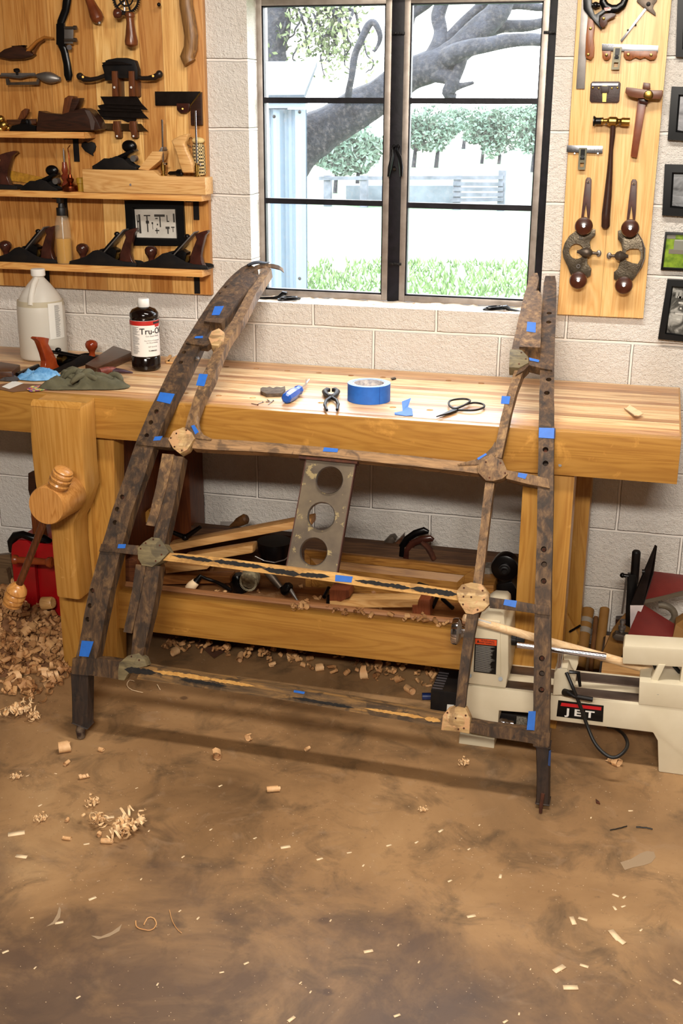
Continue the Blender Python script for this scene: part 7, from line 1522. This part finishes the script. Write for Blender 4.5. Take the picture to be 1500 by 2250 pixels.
for x, y, s, lab in ((278, 1832, 1.7, 'largest frizzy tangle of pale shavings on the left floor'), (215, 1810, 1.1, 'smaller frizzy tangle up left of the largest one'), (205, 1768, .75, 'small frizzy tangle on the floor above the others at left'), (92, 1803, .6, 'tiny frizzy tuft far left of the largest tangle'), (38, 1710, .5, 'tiny frizzy tuft near the left edge of the floor'), (40, 1572, 1.5, 'frizzy tangle at the left edge below the shavings heap'), (75, 1580, .9, 'tail of frizzy shavings right of the tangle at the left edge'), (1020, 1680, .6, 'small pale tuft on the floor left of the right frame foot'), (930, 1782, .4, 'tiny pale tuft on the floor in the right part of the frame shadow')):
    put(FZ, 'shaving_tangle', fp(x, y), s*3, s, lab, 'shaving tangle')
CH = [(1228, 2130, 40, 1.5), (1283, 2123, 100, .9), (1253, 2171, 75, 1.5), (1258, 2024, 160, 1.3), (1280, 2020, 100, 1.0), (1350, 2056, 145, 1.7), (1360, 2066, 130, 1.5), (1350, 1996, 150, .7), (1369, 1992, 50, .6), (1352, 1968, 110, .8), (1371, 1972, 30, .6), (1487, 2158, 120, .9), (809, 2091, 60, 1.0), (872, 2232, 50, .7), (627, 1862, 60, 1.2), (702, 1888, 50, .8), (560, 1842, 40, .5), (190, 1855, 60, .7), (402, 1883, 20, .5), (203, 1975, 40, .9), (12, 2092, 40, .7), (70, 2017, 60, .4), (77, 2127, 10, .4), (47, 1883, 85, 1.4), (36, 1833, 60, 2.0), (240, 1797, 60, 1.2), (88, 1770, 20, .6), (130, 2028, 60, .9), (541, 2117, 40, .6), (487, 2137, 60, .5), (346, 2163, 0, .4), (172, 2192, 30, .5), (726, 2023, 10, .4), (682, 2180, 10, .4), (660, 2160, 20, .4), (854, 1858, 50, .7), (767, 1874, 60, .6), (798, 1902, 10, .5), (915, 1851, 30, .6), (968, 1826, 30, .8), (1030, 1866, 30, .5), (1099, 1926, 0, .8), (988, 1936, 40, .6), (1035, 2014, 60, 1.0), (875, 2077, 10, .4), (920, 2114, 10, .4), (1053, 1813, 10, .4), (1110, 2245, 40, .6), (640, 2240, 30, .9), (435, 2018, 10, .5), (395, 2002, 20, .4), (1385, 1782, 70, .6), (1298, 1797, 10, .4), (310, 1932, 0, .4), (60, 1705, 40, .4), (122, 1700, 90, .4), (300, 1732, 40, .4), (484, 1727, 30, .6), (327, 1826, 0, .4), (463, 1823, 20, .5), (1408, 2044, 30, .5), (1165, 2130, 10, .3), (1140, 2228, 0, .4)]
for x, y, a, s in CH:
    c = fp(x, y); o = put(CHIP, 'wood_chip', c, radians(90-a), s, 'small pale wood chip lying on the concrete floor', 'wood chip', 'small chips scattered on the floor')
rr = random.Random(9); k = MB()
for i in range(700):
    px = rr.uniform(0, 1500); py = rr.uniform(1500, 2250); c = fp(px, py); r = rr.uniform(.0005, .0013); k.add([c+Vector((r, 0, .0006)), c+Vector((0, r, .0008)), c+Vector((-r, 0, .0006)), c+Vector((0, -r, .0009))], [(0, 1, 2, 3)])
solo(k, 'sawdust_specks', M['chip'], 'fine pale sawdust specks all over the concrete floor', 'sawdust', kind='stuff')
# long thin strips
def ribbon(pts, w, nm, m, lab, z=.002):
    P = [fp(x, y, z) for x, y in pts]; Q = []
    for i in range(len(P)-1):
        p0, p1, p2, p3 = P[max(i-1, 0)], P[i], P[i+1], P[min(i+2, len(P)-1)]
        for j in range(5): u = j/5; Q.append(.5*((2*p1)+(-p0+p2)*u+(2*p0-5*p1+4*p2-p3)*u*u+(-p0+3*p1-3*p2+p3)*u**3))
    Q.append(P[-1]); Q = [q+Vector((0, 0, .0004*(i % 3))) for i, q in enumerate(Q)]
    return solo(MB().tube(Q, w, 6, sq=.6), nm, m, lab, 'wood strip', smooth=True)
ribbon([(298, 2023), (302, 2038), (330, 2044), (343, 2032), (338, 2018), (325, 2017), (316, 2032)], .0013, 'wood_strip', M['shaving'], 'looped thin wood strip curled like a 6 on the front left floor')
ribbon([(295, 1497), (284, 1495), (279, 1506), (290, 1516), (314, 1522)], .0014, 'wood_strip', M['chip'], 'thin hooked wood strip on the floor below the left joint')
ribbon([(0, 1560), (30, 1548), (60, 1536), (88, 1520)], .0010, 'wood_strip', M['shaving'], 'long thin wood strip stretching from the left edge in front of the heap')
ribbon([(372, 1999), (378, 2022), (388, 2040), (399, 2050)], .0008, 'wood_strip', M['shaving'], 'straight hair thin strip right of the looped strip')
ribbon([(345, 1504), (352, 1516)], .0016, 'wood_strip', M['chip'], 'tiny straight strip right of the hooked strip')
ribbon([(1340, 1824), (1360, 1820), (1377, 1815)], .0018, 'rubber_scrap', M['rubber'], 'left black rubber sliver on the right floor')
ribbon([(1397, 1817), (1420, 1819), (1433, 1822)], .0024, 'rubber_scrap', M['rubber'], 'right black rubber sliver on the right floor')
k = MB().prism([fp(1308, 1757, .001), fp(1316, 1763, .001), fp(1318, 1768, .001), fp(1309, 1765, .001)], (0, 0, .003)); solo(k, 'leaf_scrap', M['rust'], 'small rust brown flake on the right floor', 'flake')
k = MB(); c = fp(1371, 1882, .0); 
splat = mat('pale_filler_stain', '9c8468', .8)
for lab, pts in (('pale smeared stain on the concrete at the right', [(1362, 1895), (1385, 1888), (1405, 1876), (1420, 1870), (1436, 1872), (1440, 1884), (1430, 1896), (1412, 1902), (1390, 1906), (1372, 1912)]), ('curved white paint smear on the front left floor', [(200, 2056), (222, 2058), (245, 2048), (262, 2036), (268, 2030), (262, 2046), (240, 2058), (215, 2064)]), ('grey white smear left of the curved paint smear', [(102, 2036), (116, 2026), (126, 2008), (130, 1992), (134, 1998), (132, 2016), (120, 2030)])):
    solo(MB().prism([fp(x, y, .0003) for x, y in pts], (0, 0, .0004)), 'floor_stain', splat, lab, 'stain')
solo(MB().cyl(fp(927, 1530, .01), fp(948, 1530, .01), .011, 14), 'blue_cap', mat('dark_blue_plastic', '14285c', .4), 'dark blue plastic cap on the floor left of the motor box', 'cap', smooth=True)
solo(MB().prism([fp(430, 1412, .004), fp(505, 1400, .004), fp(515, 1418, .004), fp(470, 1447, .004)], (0, 0, .002)), 'leather_scrap', mat('brown_leather_scrap', '4a2c1c', .7, 0, '5c3a28', 20), 'brown leather scrap on the floor among the shavings under the stretcher', 'leather scrap')
for o in bpy.data.objects:
    if '_loc' in o: del o['_loc']
